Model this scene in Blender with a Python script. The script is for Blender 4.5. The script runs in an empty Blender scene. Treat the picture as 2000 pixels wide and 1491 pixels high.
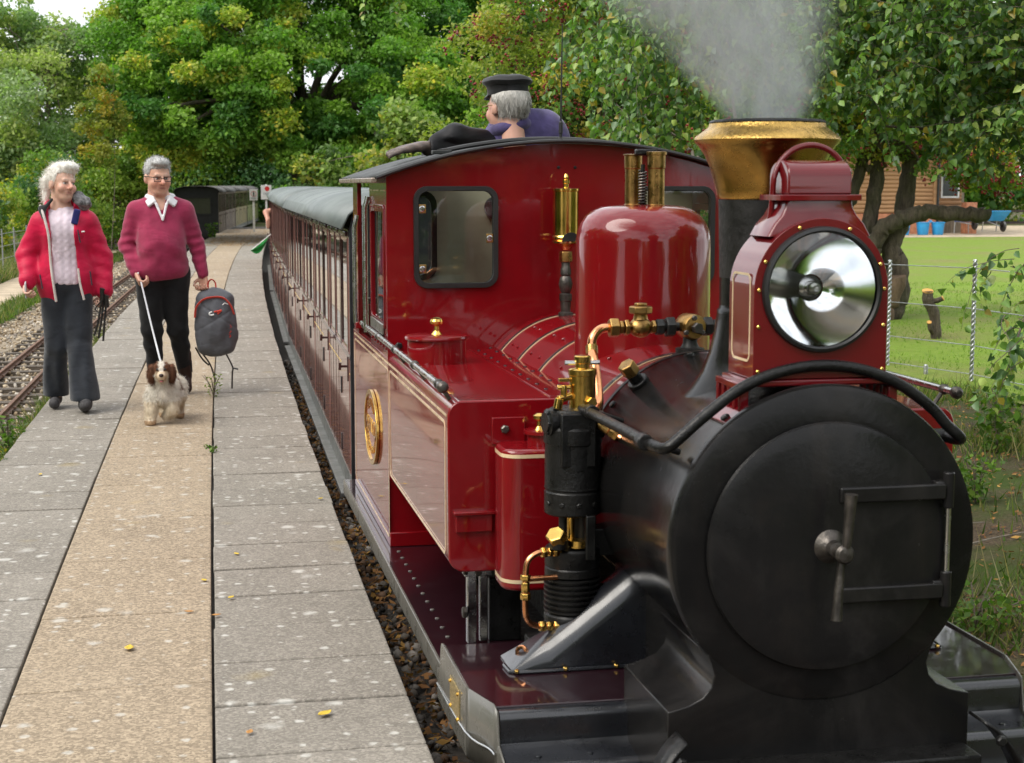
import bpy, bmesh, math, random
import numpy as np
from mathutils import Vector, Matrix, geometry
random.seed(7); RNG = np.random.default_rng(7)
PI = math.pi; R = math.radians
sc = bpy.context.scene
COL = sc.collection

# ------------------------------------------------------------------ camera, sky, sun, exposure
cam_d = bpy.data.cameras.new('camera'); cam = bpy.data.objects.new('camera', cam_d); COL.objects.link(cam)
cam_d.sensor_width = 36.0; cam_d.lens = 3125 / 2000 * 36.0
cam_d.clip_start = 0.05; cam_d.clip_end = 3000
YAW, PITCH = 11.3154, 6.9964
cam.location = (0, 0, 1.6); cam.rotation_euler = (R(90 - PITCH), 0, R(-YAW))
cam_d.dof.use_dof = True; cam_d.dof.focus_distance = 7.0; cam_d.dof.aperture_fstop = 9.0
sc.camera = cam

SUN_EL, SUN_AZ = 50.0, 252.0            # azimuth: where the sun stands, clockwise from +Y
world = bpy.data.worlds.new('World'); sc.world = world; world.use_nodes = True
wn = world.node_tree.nodes; wl = world.node_tree.links
for n in list(wn): wn.remove(n)
w_out = wn.new('ShaderNodeOutputWorld'); w_bg = wn.new('ShaderNodeBackground'); w_sky = wn.new('ShaderNodeTexSky')
w_sky.sky_type = 'NISHITA'; w_sky.sun_disc = False
w_sky.sun_elevation = R(SUN_EL); w_sky.sun_rotation = R(SUN_AZ)
w_sky.air_density = 1.2; w_sky.dust_density = 3.0
w_tc = wn.new('ShaderNodeTexCoord'); w_map = wn.new('ShaderNodeMapping'); w_map.inputs['Scale'].default_value = (1.0, 1.0, 2.2)
w_no = wn.new('ShaderNodeTexNoise'); w_no.inputs['Scale'].default_value = 2.6; w_no.inputs['Detail'].default_value = 7; w_no.inputs['Roughness'].default_value = 0.58
w_cr = wn.new('ShaderNodeValToRGB'); w_cr.color_ramp.elements[0].position = 0.36; w_cr.color_ramp.elements[0].color = (0.62, 0.62, 0.62, 1)
w_cr.color_ramp.elements[1].position = 0.56; w_cr.color_ramp.elements[1].color = (1, 1, 1, 1)
w_no2 = wn.new('ShaderNodeTexNoise'); w_no2.inputs['Scale'].default_value = 4.2; w_no2.inputs['Detail'].default_value = 6
w_cc = wn.new('ShaderNodeValToRGB'); w_cc.color_ramp.elements[0].position = 0.3; w_cc.color_ramp.elements[0].color = (6.2, 6.5, 7.0, 1)
w_cc.color_ramp.elements[1].position = 0.68; w_cc.color_ramp.elements[1].color = (12.0, 12.0, 12.0, 1)
w_mix = wn.new('ShaderNodeMixRGB')
wl.new(w_tc.outputs['Generated'], w_map.inputs['Vector'])
wl.new(w_map.outputs['Vector'], w_no.inputs['Vector']); wl.new(w_map.outputs['Vector'], w_no2.inputs['Vector'])
wl.new(w_no.outputs['Fac'], w_cr.inputs['Fac']); wl.new(w_no2.outputs['Fac'], w_cc.inputs['Fac'])
wl.new(w_cr.outputs['Color'], w_mix.inputs['Fac']); wl.new(w_sky.outputs['Color'], w_mix.inputs[1]); wl.new(w_cc.outputs['Color'], w_mix.inputs[2])
wl.new(w_mix.outputs['Color'], w_bg.inputs['Color']); wl.new(w_bg.outputs['Background'], w_out.inputs['Surface'])
w_bg.inputs['Strength'].default_value = 0.115

sun_d = bpy.data.lights.new('sun', 'SUN'); sun = bpy.data.objects.new('sun', sun_d); COL.objects.link(sun)
sun_d.energy = 2.6; sun_d.angle = R(45); sun_d.color = (1.0, 0.95, 0.87)
_sd = Vector((math.sin(R(SUN_AZ)) * math.cos(R(SUN_EL)), math.cos(R(SUN_AZ)) * math.cos(R(SUN_EL)), math.sin(R(SUN_EL))))
sun.rotation_euler = _sd.to_track_quat('Z', 'Y').to_euler()
sc.view_settings.view_transform = 'Standard'; sc.view_settings.look = 'None'
sc.view_settings.gamma = 1.0; sc.view_settings.use_curve_mapping = False
sc.view_settings.exposure = 0.58
sc.render.engine = 'CYCLES'
cy = sc.cycles
cy.use_denoising = True; cy.max_bounces = 8; cy.diffuse_bounces = 3; cy.glossy_bounces = 4; cy.transmission_bounces = 5
cy.transparent_max_bounces = 10; cy.volume_bounces = 1; cy.use_adaptive_sampling = True; cy.adaptive_threshold = 0.015
cy.caustics_reflective = False; cy.caustics_refractive = False; cy.sample_clamp_indirect = 6.0
cy.volume_step_rate = 2.0

# ------------------------------------------------------------------ helpers: mesh collecting
def wloc(p):
    v = Vector((0, 0, 0))
    while p is not None:
        v = v + p.location; p = p.parent
    return v

def link(name, data, parent=None):
    o = bpy.data.objects.new(name, data); COL.objects.link(o)
    if parent is not None: o.parent = parent
    return o

def tag(o, label=None, cat=None, group=None, kind=None):
    if label: o['label'] = label
    if cat: o['category'] = cat
    if group: o['group'] = group
    if kind: o['kind'] = kind
    return o

def thing(name, label, cat, loc=(0, 0, 0), group=None, rz=0):
    o = bpy.data.objects.new(name, None); COL.objects.link(o)
    o.location = loc; o.rotation_euler = (0, 0, rz); o.empty_display_size = 0.1
    return tag(o, label, cat, group)

def fastmesh(name, V, F, smooth=False, colors=None):
    """V (n,3) array, F (m,k) array of equal-size faces"""
    V = np.asarray(V, np.float32); F = np.asarray(F, np.int32); m, k = F.shape
    me = bpy.data.meshes.new(name)
    me.vertices.add(len(V)); me.vertices.foreach_set('co', V.ravel())
    me.loops.add(m * k); me.loops.foreach_set('vertex_index', F.ravel())
    me.polygons.add(m); me.polygons.foreach_set('loop_start', np.arange(0, m * k, k, dtype=np.int32))
    if smooth: me.polygons.foreach_set('use_smooth', np.ones(m, bool))
    if colors is not None:
        a = me.attributes.new('col', 'FLOAT_COLOR', 'POINT')
        c = np.ones((len(V), 4), np.float32); c[:, :3] = colors
        a.data.foreach_set('color', c.ravel())
    me.update(calc_edges=True)
    return me

class MB:
    def __init__(s): s.v = []; s.f = []
    def add(s, vs, fs):
        b = len(s.v); s.v += [tuple(p) for p in vs]; s.f += [tuple(i + b for i in f) for f in fs]; return s
    def box(s, x0, x1, y0, y1, z0, z1):
        vs = [(x, y, z) for x in (x0, x1) for y in (y0, y1) for z in (z0, z1)]
        return s.add(vs, [(0, 1, 3, 2), (4, 6, 7, 5), (0, 4, 5, 1), (2, 3, 7, 6), (0, 2, 6, 4), (1, 5, 7, 3)])
    def obox(s, c, size, rot):
        m = rot if isinstance(rot, Matrix) else Matrix.Rotation(rot, 3, 'Z')
        vs = [Vector(c) + m @ Vector((sx * size[0] / 2, sy * size[1] / 2, sz * size[2] / 2)) for sx in (-1, 1) for sy in (-1, 1) for sz in (-1, 1)]
        return s.add(vs, [(0, 1, 3, 2), (4, 6, 7, 5), (0, 4, 5, 1), (2, 3, 7, 6), (0, 2, 6, 4), (1, 5, 7, 3)])
    def tube(s, pts, r, n=10, caps=True, flat=1.0):
        pts = [Vector(p) for p in pts]; m = len(pts)
        rs = r if isinstance(r, (list, tuple)) else [r] * m
        t = [(pts[min(i + 1, m - 1)] - pts[max(i - 1, 0)]).normalized() for i in range(m)]
        u = t[0].orthogonal().normalized(); vs = []
        for i in range(m):
            u = (u - t[i] * u.dot(t[i]))
            u = u.normalized() if u.length > 1e-6 else t[i].orthogonal().normalized()
            w = t[i].cross(u)
            for k in range(n):
                a = 2 * PI * k / n
                vs.append(pts[i] + (u * math.cos(a) + w * math.sin(a) * flat) * rs[i])
        fs = [(i * n + k, i * n + (k + 1) % n, (i + 1) * n + (k + 1) % n, (i + 1) * n + k) for i in range(m - 1) for k in range(n)]
        if caps: fs += [tuple(range(n - 1, -1, -1)), tuple(range((m - 1) * n, m * n))]
        return s.add(vs, fs)
    def lathe(s, prof, o=(0, 0, 0), axis=(0, 0, 1), n=32, a0=0.0, a1=2 * PI, ref=None):
        ax = Vector(axis).normalized(); o = Vector(o)
        u = Vector(ref).normalized() if ref is not None else ax.orthogonal().normalized(); w = ax.cross(u)
        full = abs(a1 - a0 - 2 * PI) < 1e-6; cnt = n if full else n + 1
        b = len(s.v); rings = []
        for (r, h) in prof:
            if r < 1e-6:
                rings.append([len(s.v)]); s.v.append(tuple(o + ax * h))
            else:
                ring = []
                for k in range(cnt):
                    a = a0 + (a1 - a0) * k / n
                    ring.append(len(s.v)); s.v.append(tuple(o + ax * h + (u * math.cos(a) + w * math.sin(a)) * r))
                rings.append(ring)
        for i in range(len(rings) - 1):
            A, B = rings[i], rings[i + 1]
            for k in range(n):
                k2 = (k + 1) % cnt if full else k + 1
                if len(A) == 1 and len(B) == 1: continue
                if len(A) == 1: s.f.append((A[0], B[k2], B[k]))
                elif len(B) == 1: s.f.append((A[k], A[k2], B[0]))
                else: s.f.append((A[k], A[k2], B[k2], B[k]))
        return s
    def cyl(s, a, b, r, n=20, r2=None):
        a = Vector(a); b = Vector(b); L = (b - a).length; r2 = r if r2 is None else r2
        return s.lathe([(0, 0), (r, 0), (r2, L), (0, L)], a, b - a, n)
    def sphere(s, c, r, n=12, sc=(1, 1, 1)):
        b = len(s.v); m = max(4, n // 2)
        s.lathe([(math.sin(PI * i / m) * r, -math.cos(PI * i / m) * r) for i in range(m + 1)], (0, 0, 0), (0, 0, 1), n)
        for i in range(b, len(s.v)):
            p = s.v[i]; s.v[i] = (c[0] + p[0] * sc[0], c[1] + p[1] * sc[1], c[2] + p[2] * sc[2])
        return s
    def prism(s, poly, fn, a0, a1):
        n = len(poly)
        vs = [fn(u, v, a0) for u, v in poly] + [fn(u, v, a1) for u, v in poly]
        return s.add(vs, [tuple(range(n - 1, -1, -1)), tuple(range(n, 2 * n))] + [(i, (i + 1) % n, n + (i + 1) % n, n + i) for i in range(n)])
    def holed(s, outer, holes, fn, a0, a1):
        loops = [outer] + holes
        tri = geometry.tessellate_polygon([[Vector((u, v, 0)) for u, v in L] for L in loops])
        flat = [p for L in loops for p in L]; n = len(flat)
        vs = [fn(u, v, a0) for u, v in flat] + [fn(u, v, a1) for u, v in flat]
        fs = [tuple(t) for t in tri] + [tuple(i + n for i in reversed(t)) for t in tri]
        b = 0
        for L in loops:
            m = len(L)
            fs += [(b + i, b + (i + 1) % m, n + b + (i + 1) % m, n + b + i) for i in range(m)]; b += m
        return s.add(vs, fs)
    def grid(s, fn, nu, nv, skip=None):
        vs = [fn(i / nu, j / nv) for i in range(nu + 1) for j in range(nv + 1)]
        fs = [(i * (nv + 1) + j, (i + 1) * (nv + 1) + j, (i + 1) * (nv + 1) + j + 1, i * (nv + 1) + j + 1)
              for i in range(nu) for j in range(nv) if not (skip and skip(i, j))]
        return s.add(vs, fs)
    def build(s, name, mat, parent=None, smooth=32, bevel=0, seg=2, solid=0, label=None, cat=None, group=None, kind=None, local=False):
        off = Vector((0, 0, 0)) if local else wloc(parent)
        me = bpy.data.meshes.new(name)
        me.from_pydata([(p[0] - off.x, p[1] - off.y, p[2] - off.z) for p in s.v], [], s.f)
        bm = bmesh.new(); bm.from_mesh(me); bmesh.ops.recalc_face_normals(bm, faces=bm.faces); bm.to_mesh(me); bm.free()
        if smooth:
            me.polygons.foreach_set('use_smooth', [True] * len(me.polygons)); me.set_sharp_from_angle(angle=R(smooth))
        me.materials.append(mat)
        o = link(name, me, parent)
        if solid:
            md = o.modifiers.new('solid', 'SOLIDIFY'); md.thickness = solid; md.offset = 0
        if bevel:
            md = o.modifiers.new('bevel', 'BEVEL'); md.width = bevel; md.segments = seg; md.limit_method = 'ANGLE'; md.angle_limit = R(32)
            md.harden_normals = False
        return tag(o, label, cat, group, kind)

def rrect(x0, x1, y0, y1, r, n=5):
    r = min(r, abs(x1 - x0) / 2 - 1e-5, abs(y1 - y0) / 2 - 1e-5); P = []
    for cx_, cy_, a in ((x1 - r, y1 - r, 0), (x0 + r, y1 - r, 90), (x0 + r, y0 + r, 180), (x1 - r, y0 + r, 270)):
        for k in range(n + 1):
            t = R(a + 90 * k / n); P.append((cx_ + r * math.cos(t), cy_ + r * math.sin(t)))
    return P
XZ = lambda u, v, a: (u, a, v)     # a plate facing along y
YZ = lambda u, v, a: (a, u, v)     # a plate facing along x
XY = lambda u, v, a: (u, v, a)
def arc(c, r, a0, a1, n=8): return [(c[0] + r * math.cos(R(a0 + (a1 - a0) * i / n)), c[1] + r * math.sin(R(a0 + (a1 - a0) * i / n))) for i in range(n + 1)]
def smooth_path(pts, n=6):
    """Catmull-Rom through the points"""
    P = [Vector(p) for p in pts]; out = []
    for i in range(len(P) - 1):
        p0 = P[max(i - 1, 0)]; p1 = P[i]; p2 = P[i + 1]; p3 = P[min(i + 2, len(P) - 1)]
        for k in range(n):
            t = k / n
            out.append(0.5 * ((2 * p1) + (p2 - p0) * t + (2 * p0 - 5 * p1 + 4 * p2 - p3) * t * t + (3 * p1 - p0 - 3 * p2 + p3) * t ** 3))
    out.append(P[-1]); return out

def copy_tree(o, parent=None):
    c = o.copy(); COL.objects.link(c); c.parent = parent
    for ch in list(o.children): copy_tree(ch, c)
    return c

def text(name, body, size, mat, parent, mtx, extrude=0.002, align='CENTER', space=1.0):
    cu = bpy.data.curves.new(name, 'FONT'); cu.body = body; cu.size = size; cu.extrude = extrude
    cu.align_x = align; cu.align_y = 'CENTER'; cu.space_character = space; cu.resolution_u = 3
    tmp = bpy.data.objects.new(name + '_tmp', cu); COL.objects.link(tmp)
    bpy.context.view_layer.update()
    me = bpy.data.meshes.new_from_object(tmp.evaluated_get(bpy.context.evaluated_depsgraph_get()))
    bpy.data.objects.remove(tmp); me.transform(mtx); me.transform(Matrix.Translation(-wloc(parent)))
    me.materials.clear(); me.materials.append(mat)
    me.name = name
    return link(name, me, parent)

# ------------------------------------------------------------------ helpers: materials
class NT:
    def __init__(s, name):
        s.m = bpy.data.materials.new(name); s.m.use_nodes = True; s.n = s.m.node_tree.nodes; s.l = s.m.node_tree.links
        s.b = s.n['Principled BSDF']; s.out = s.n['Material Output']
        s.tc = s.n.new('ShaderNodeTexCoord'); s.vec = s.tc.outputs['Object']
    def set(s, **k):
        for a, v in k.items(): s.b.inputs[a.replace('_', ' ')].default_value = v
    def noise(s, scale, detail=4, rough=0.55, vec=None, stretch=None, dist=0):
        n = s.n.new('ShaderNodeTexNoise'); n.inputs['Scale'].default_value = scale; n.inputs['Detail'].default_value = detail
        n.inputs['Roughness'].default_value = rough; n.inputs['Distortion'].default_value = dist
        v = vec or s.vec
        if stretch:
            m = s.n.new('ShaderNodeMapping'); m.inputs['Scale'].default_value = stretch; s.l.new(v, m.inputs['Vector']); v = m.outputs['Vector']
        s.l.new(v, n.inputs['Vector']); return n.outputs['Fac']
    def ramp(s, fac, stops, interp='LINEAR'):
        r = s.n.new('ShaderNodeValToRGB'); r.color_ramp.interpolation = interp; e = r.color_ramp.elements
        while len(e) < len(stops): e.new(0.5)
        for el, (p, c) in zip(e, stops):
            el.position = p; el.color = (c, c, c, 1) if isinstance(c, (int, float)) else (*c, 1)
        s.l.new(fac, r.inputs['Fac']); return r.outputs['Color']
    def mix(s, fac, a, b, mode='MIX'):
        m = s.n.new('ShaderNodeMixRGB'); m.blend_type = mode
        for i, x in ((0, fac), (1, a), (2, b)):
            if isinstance(x, (int, float)): m.inputs[i].default_value = x if i == 0 else (x, x, x, 1)
            elif isinstance(x, (tuple, list)): m.inputs[i].default_value = (*x, 1)
            else: s.l.new(x, m.inputs[i])
        return m.outputs['Color']
    def math(s, op, a, b=0.0):
        m = s.n.new('ShaderNodeMath'); m.operation = op
        for i, x in enumerate((a, b)):
            if isinstance(x, (int, float)): m.inputs[i].default_value = x
            else: s.l.new(x, m.inputs[i])
        return m.outputs[0]
    def attr(s, name='col'):
        a = s.n.new('ShaderNodeAttribute'); a.attribute_name = name; return a.outputs['Color']
    def base(s, x): s.l.new(x, s.b.inputs['Base Color'])
    def rough(s, x): s.l.new(x, s.b.inputs['Roughness'])
    def bump(s, h, strength=0.3, dist=0.01):
        b = s.n.new('ShaderNodeBump'); b.inputs['Strength'].default_value = strength; b.inputs['Distance'].default_value = dist
        s.l.new(h, b.inputs['Height']); s.l.new(b.outputs['Normal'], s.b.inputs['Normal'])

def M(name, col, rough=0.5, metal=0.0, coat=0.0, var=0.12, vscale=6.0, bump=0.0, bscale=40.0, col2=None, rvar=0.12, spec=0.5, stretch=None, crough=0.06):
    t = NT(name); t.set(Roughness=rough, Metallic=metal)
    t.b.inputs['Coat Weight'].default_value = coat; t.b.inputs['Coat Roughness'].default_value = crough
    t.b.inputs['Specular IOR Level'].default_value = spec
    n = t.noise(vscale, 5, 0.6, stretch=stretch)
    c2 = col2 or tuple(c * (1 - 2 * var) for c in col)
    c1 = tuple(min(1, c * (1 + var)) for c in col)
    t.base(t.ramp(n, [(0.3, c2), (0.68, c1)]))
    if rvar: t.rough(t.ramp(t.noise(vscale * 2.3, 5, 0.65, stretch=stretch), [(0.3, max(0.02, rough - rvar)), (0.7, min(1, rough + rvar))]))
    if bump: t.bump(t.noise(bscale, 4, 0.6, stretch=stretch), bump)
    return t.m

MAT = {}
def coachwork(name, col, dirt=0.25, rough=0.32):
    """glossy paint: enamel under varnish with faint swirls, dust film and orange-peel"""
    t = NT(name); t.set(Roughness=rough); t.b.inputs['Coat Weight'].default_value = 1.0; t.b.inputs['Specular IOR Level'].default_value = 0.1
    n = t.noise(3.0, 6, 0.65); c = t.ramp(n, [(0.25, tuple(x * 0.78 for x in col)), (0.75, tuple(min(1, x * 1.12) for x in col))])
    d = t.ramp(t.noise(9.0, 8, 0.7), [(0.52, 0.0), (0.8, dirt)])
    gr = t.ramp(t.noise(2.2, 9, 0.74, stretch=(1.6, 1.6, 0.8)), [(0.54, 0.0), (0.82, 0.5)])
    t.base(t.mix(gr, t.mix(d, c, tuple(min(1, x * 0.75 + 0.03) for x in col)), tuple(x * 0.35 + 0.004 for x in col)))
    cr = t.ramp(t.noise(14.0, 6, 0.7), [(0.3, 0.02), (0.75, 0.085)]); t.l.new(cr, t.b.inputs['Coat Roughness'])
    st = t.ramp(t.noise(5.0, 7, 0.72, stretch=(5, 5, 0.35)), [(0.56, 0.0), (0.78, 0.16)]); cr = t.mix(1.0, cr, st, 'ADD'); t.l.new(cr, t.b.inputs['Coat Roughness'])
    b = t.n.new('ShaderNodeBump'); b.inputs['Strength'].default_value = 0.035; b.inputs['Distance'].default_value = 0.004
    t.l.new(t.noise(6.5, 3, 0.5), b.inputs['Height']); t.l.new(b.outputs['Normal'], t.b.inputs['Coat Normal'])
    return t.m
MAT['red'] = coachwork('maroon_enamel', (0.19, 0.0028, 0.006), 0.1)
MAT['lampred'] = coachwork('lamp_enamel', (0.14, 0.004, 0.007), 0.2)
MAT['plum'] = coachwork('plum_black_enamel', (0.016, 0.005, 0.008), 0.3)
MAT['coach'] = coachwork('carriage_brown', (0.33, 0.175, 0.15), 0.4, 0.4)
MAT['coachdark'] = coachwork('carriage_frame_brown', (0.045, 0.014, 0.014), 0.3, 0.4)
MAT['cream'] = M('cream_lining', (0.72, 0.55, 0.34), 0.3, coat=0.6)
MAT['brass'] = M('polished_brass', (0.78, 0.50, 0.13), 0.2, 1.0, var=0.1, rvar=0.1, bump=0.02, bscale=25)
MAT['brass_dull'] = M('tarnished_brass', (0.42, 0.25, 0.085), 0.34, 1.0, var=0.25, rvar=0.14, vscale=20, bump=0.08, bscale=90)
MAT['copper'] = M('copper_pipe', (0.80, 0.36, 0.17), 0.2, 1.0, var=0.15, rvar=0.1, vscale=14)
MAT['steel'] = M('bright_steel', (0.55, 0.55, 0.54), 0.22, 1.0, var=0.1, rvar=0.12, vscale=10)
MAT['valance'] = M('grey_painted_steel', (0.115, 0.11, 0.095), 0.3, 0.0, coat=0.35, var=0.1, rvar=0.12, vscale=4)
MAT['iron'] = M('oily_iron', (0.022, 0.021, 0.02), 0.5, 0.35, var=0.3, rvar=0.18, vscale=18, bump=0.15, bscale=120)
MAT['cast'] = M('black_casting', (0.008, 0.0078, 0.0076), 0.36, 0.0, spec=0.3, var=0.3, rvar=0.15, vscale=14, bump=0.25, bscale=90)
MAT['worn'] = M('worn_iron', (0.095, 0.085, 0.076), 0.4, 0.8, var=0.3, rvar=0.15, vscale=24, bump=0.2, bscale=70)
def smokebox_black(name, k=1.0):
    t = NT(name)
    n = t.noise(4.5, 8, 0.68); st = t.noise(7, 6, 0.7, stretch=(1, 1, 0.18))
    c = t.ramp(n, [(0.25, (0.008 * k, 0.008 * k, 0.0085 * k)), (0.55, (0.013 * k, 0.0125 * k, 0.0125 * k)), (0.8, (0.022 * k, 0.019 * k, 0.017 * k))])
    t.base(t.mix(t.ramp(st, [(0.55, 0.0), (0.85, 0.45)]), c, (0.032 * k, 0.026 * k, 0.022 * k)))
    du = t.ramp(t.noise(2.4, 7, 0.66, dist=0.8), [(0.5, 0.0), (0.74, 0.6)]); bc = t.b.inputs['Base Color'].links[0].from_socket; t.base(t.mix(du, bc, (0.048 * k, 0.044 * k, 0.042 * k)))
    t.rough(t.ramp(t.noise(3.2, 7, 0.7), [(0.28, 0.09), (0.75, 0.33)]))
    t.bump(t.noise(60, 5, 0.6), 0.06); t.b.inputs['Specular IOR Level'].default_value = 0.22
    return t.m
MAT['smokebox'] = smokebox_black('smokebox_black', 0.7)
MAT['door'] = smokebox_black('smokebox_door_black', 0.95)
MAT['blackgloss'] = M('black_gloss', (0.011, 0.012, 0.015), 0.3, coat=0.7, var=0.2, rvar=0.1, vscale=7, crough=0.12)
MAT['rubber'] = M('black_rubber', (0.012, 0.012, 0.012), 0.45, var=0.2)
MAT['cab_cream'] = M('cab_cream_paint', (0.62, 0.56, 0.41), 0.4, coat=0.3, var=0.1)
MAT['roof_grey'] = M('roof_dark_grey', (0.016, 0.018, 0.0175), 0.5, var=0.25, vscale=5)
def coach_roof():
    t = NT('carriage_roof_grey'); n = t.noise(3, 7, 0.7, stretch=(1, 0.3, 1))
    t.base(t.ramp(n, [(0.3, (0.095, 0.115, 0.115)), (0.7, (0.165, 0.19, 0.185))])); t.rough(t.ramp(t.noise(5, 6, 0.7), [(0.3, 0.35), (0.7, 0.6)]))
    t.bump(t.noise(5, 4, 0.5), 0.15); return t.m
MAT['coachroof'] = coach_roof()
def glass(name, tint=(0.86, 0.9, 0.88), f=1.0):
    t = NT(name); t.n.remove(t.b)
    tr = t.n.new('ShaderNodeBsdfTransparent'); tr.inputs['Color'].default_value = (*tint, 1)
    gl = t.n.new('ShaderNodeBsdfGlossy'); gl.inputs['Roughness'].default_value = 0.015; gl.inputs['Color'].default_value = (0.95, 0.97, 1, 1)
    fr = t.n.new('ShaderNodeFresnel'); fr.inputs['IOR'].default_value = 1.5
    mx = t.n.new('ShaderNodeMixShader'); t.l.new(t.math('MULTIPLY', fr.outputs[0], f), mx.inputs[0])
    t.l.new(tr.outputs[0], mx.inputs[1]); t.l.new(gl.outputs[0], mx.inputs[2]); t.l.new(mx.outputs[0], t.out.inputs['Surface'])
    return t.m
MAT['glass'] = glass('window_glass'); MAT['lens'] = glass('lens_glass', (0.97, 0.98, 0.99), 1.2)
MAT['darkglass'] = glass('carriage_glass', (0.45, 0.47, 0.45), 1.6)
MAT['mirror'] = M('silvered_reflector', (0.95, 0.95, 0.94), 0.08, 1.0, var=0.02, rvar=0.03)
MAT['white'] = M('white_paint', (0.75, 0.75, 0.74), 0.5, var=0.06)
MAT['signred'] = M('sign_red', (0.6, 0.03, 0.03), 0.5)
MAT['signblue'] = M('sign_grey_lettering', (0.16, 0.2, 0.27), 0.5)
def unit(v): return v / np.maximum(np.linalg.norm(v, axis=1), 1e-9)[:, None]
# ------------------------------------------------------------------ the setting: ground, platform, tracks
def XE(y): return 0.61 + 0.004 * y + 0.00062 * y * y          # the platform edge along the train (and, offset, everything parallel to it)
def dXE(y): return 0.004 + 0.00124 * y
RAILZ = -0.20

def slab_mat(name, c1, c2, lichen, grit, gscale):
    t = NT(name)
    g = t.n.new('ShaderNodeNewGeometry'); pos = g.outputs['Position']
    oi = t.n.new('ShaderNodeObjectInfo')
    big = t.noise(1.3, 6, 0.65, vec=pos); fine = t.noise(gscale, 3, 0.7, vec=pos); mid = t.noise(14, 6, 0.7, vec=pos)
    c = t.mix(t.ramp(big, [(0.3, 0.0), (0.7, 1.0)]), c1, c2)
    c = t.mix(t.math('MULTIPLY', oi.outputs['Random'], 0.55), c, tuple(x * 0.72 for x in c1))
    c = t.mix(t.ramp(t.noise(2.6, 8, 0.75, vec=pos, stretch=(1.0, 0.35, 1.0)), [(0.48, 0.0), (0.75, 0.55)]), c, tuple(x * 0.55 for x in c1))
    vor = t.n.new('ShaderNodeTexVoronoi'); vor.inputs['Scale'].default_value = gscale * 0.75; t.l.new(pos, vor.inputs['Vector'])
    sep = t.n.new('ShaderNodeSeparateColor'); t.l.new(vor.outputs['Color'], sep.inputs[0])
    c = t.mix(grit, c, t.ramp(sep.outputs[0], [(0.0, tuple(x * 0.42 for x in c1)), (0.45, c1), (1.0, tuple(min(1, x * 1.75) for x in c2))]))
    c = t.mix(t.ramp(mid, [(0.5, 0.0), (0.72, 0.45)]), c, tuple(x * 0.62 for x in c1))
    # lichen: pale round patches of many sizes
    def spots(scale, r0, r1, thr, seed):
        m = t.n.new('ShaderNodeMapping'); m.inputs['Location'].default_value = (seed, seed * 1.7, 0); t.l.new(pos, m.inputs['Vector'])
        ds = t.n.new('ShaderNodeVectorMath'); ds.operation = 'ADD'
        nn = t.n.new('ShaderNodeTexNoise'); nn.inputs['Scale'].default_value = scale * 3; nn.inputs['Detail'].default_value = 4; t.l.new(m.outputs[0], nn.inputs['Vector'])
        sc_ = t.n.new('ShaderNodeVectorMath'); sc_.operation = 'SCALE'; sc_.inputs['Scale'].default_value = 0.32 / scale; t.l.new(nn.outputs['Color'], sc_.inputs[0])
        t.l.new(m.outputs[0], ds.inputs[0]); t.l.new(sc_.outputs[0], ds.inputs[1])
        v = t.n.new('ShaderNodeTexVoronoi'); v.voronoi_dimensions = '2D'; v.inputs['Scale'].default_value = scale; t.l.new(ds.outputs[0], v.inputs['Vector'])
        s2 = t.n.new('ShaderNodeSeparateColor'); t.l.new(v.outputs['Color'], s2.inputs[0])
        rad = t.math('MULTIPLY', t.ramp(s2.outputs[0], [(thr, r0), (1.0, r1)]), t.ramp(s2.outputs[0], [(thr - 0.01, 0.0), (thr, 1.0)]))
        edge = t.math('SUBTRACT', rad, v.outputs['Distance'])
        return t.ramp(edge, [(0.0, 0.0), (0.14, 1.0)])
    l1 = spots(6.5, 0.06, 0.26, 0.74, 3.1); l2 = spots(15.0, 0.10, 0.30, 0.72, 8.3); l3 = spots(4.2, 0.05, 0.24, 0.84, 15.7)
    lf = t.math('MULTIPLY', t.math('MAXIMUM', t.math('MAXIMUM', l1, l2), t.math('MULTIPLY', l3, 0.6)), t.ramp(t.noise(30, 4, 0.7, vec=pos), [(0.3, lichen * 0.45), (0.6, lichen)]))
    c = t.mix(lf, c, (0.56, 0.55, 0.51))
    yl = spots(2.2, 0.05, 0.22, 0.82, 22.0)
    c = t.mix(t.math('MULTIPLY', yl, t.math('MULTIPLY', mid, 0.45)), c, (0.36, 0.26, 0.05))
    t.base(c); t.set(Roughness=0.88); t.b.inputs['Specular IOR Level'].default_value = 0.3
    t.bump(t.math('ADD', t.math('MULTIPLY', sep.outputs[0], 0.6), fine), 0.4, 0.004)
    return t.m
MAT['slab'] = slab_mat('concrete_slab', (0.215, 0.195, 0.165), (0.285, 0.26, 0.224), 0.8, 0.32, 170)
MAT['tan'] = slab_mat('exposed_aggregate_slab', (0.285, 0.225, 0.157), (0.35, 0.283, 0.203), 0.6, 0.45, 150)
MAT['core'] = M('platform_fill', (0.045, 0.038, 0.03), 0.95, var=0.3, vscale=9, bump=0.4, bscale=60)

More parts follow.
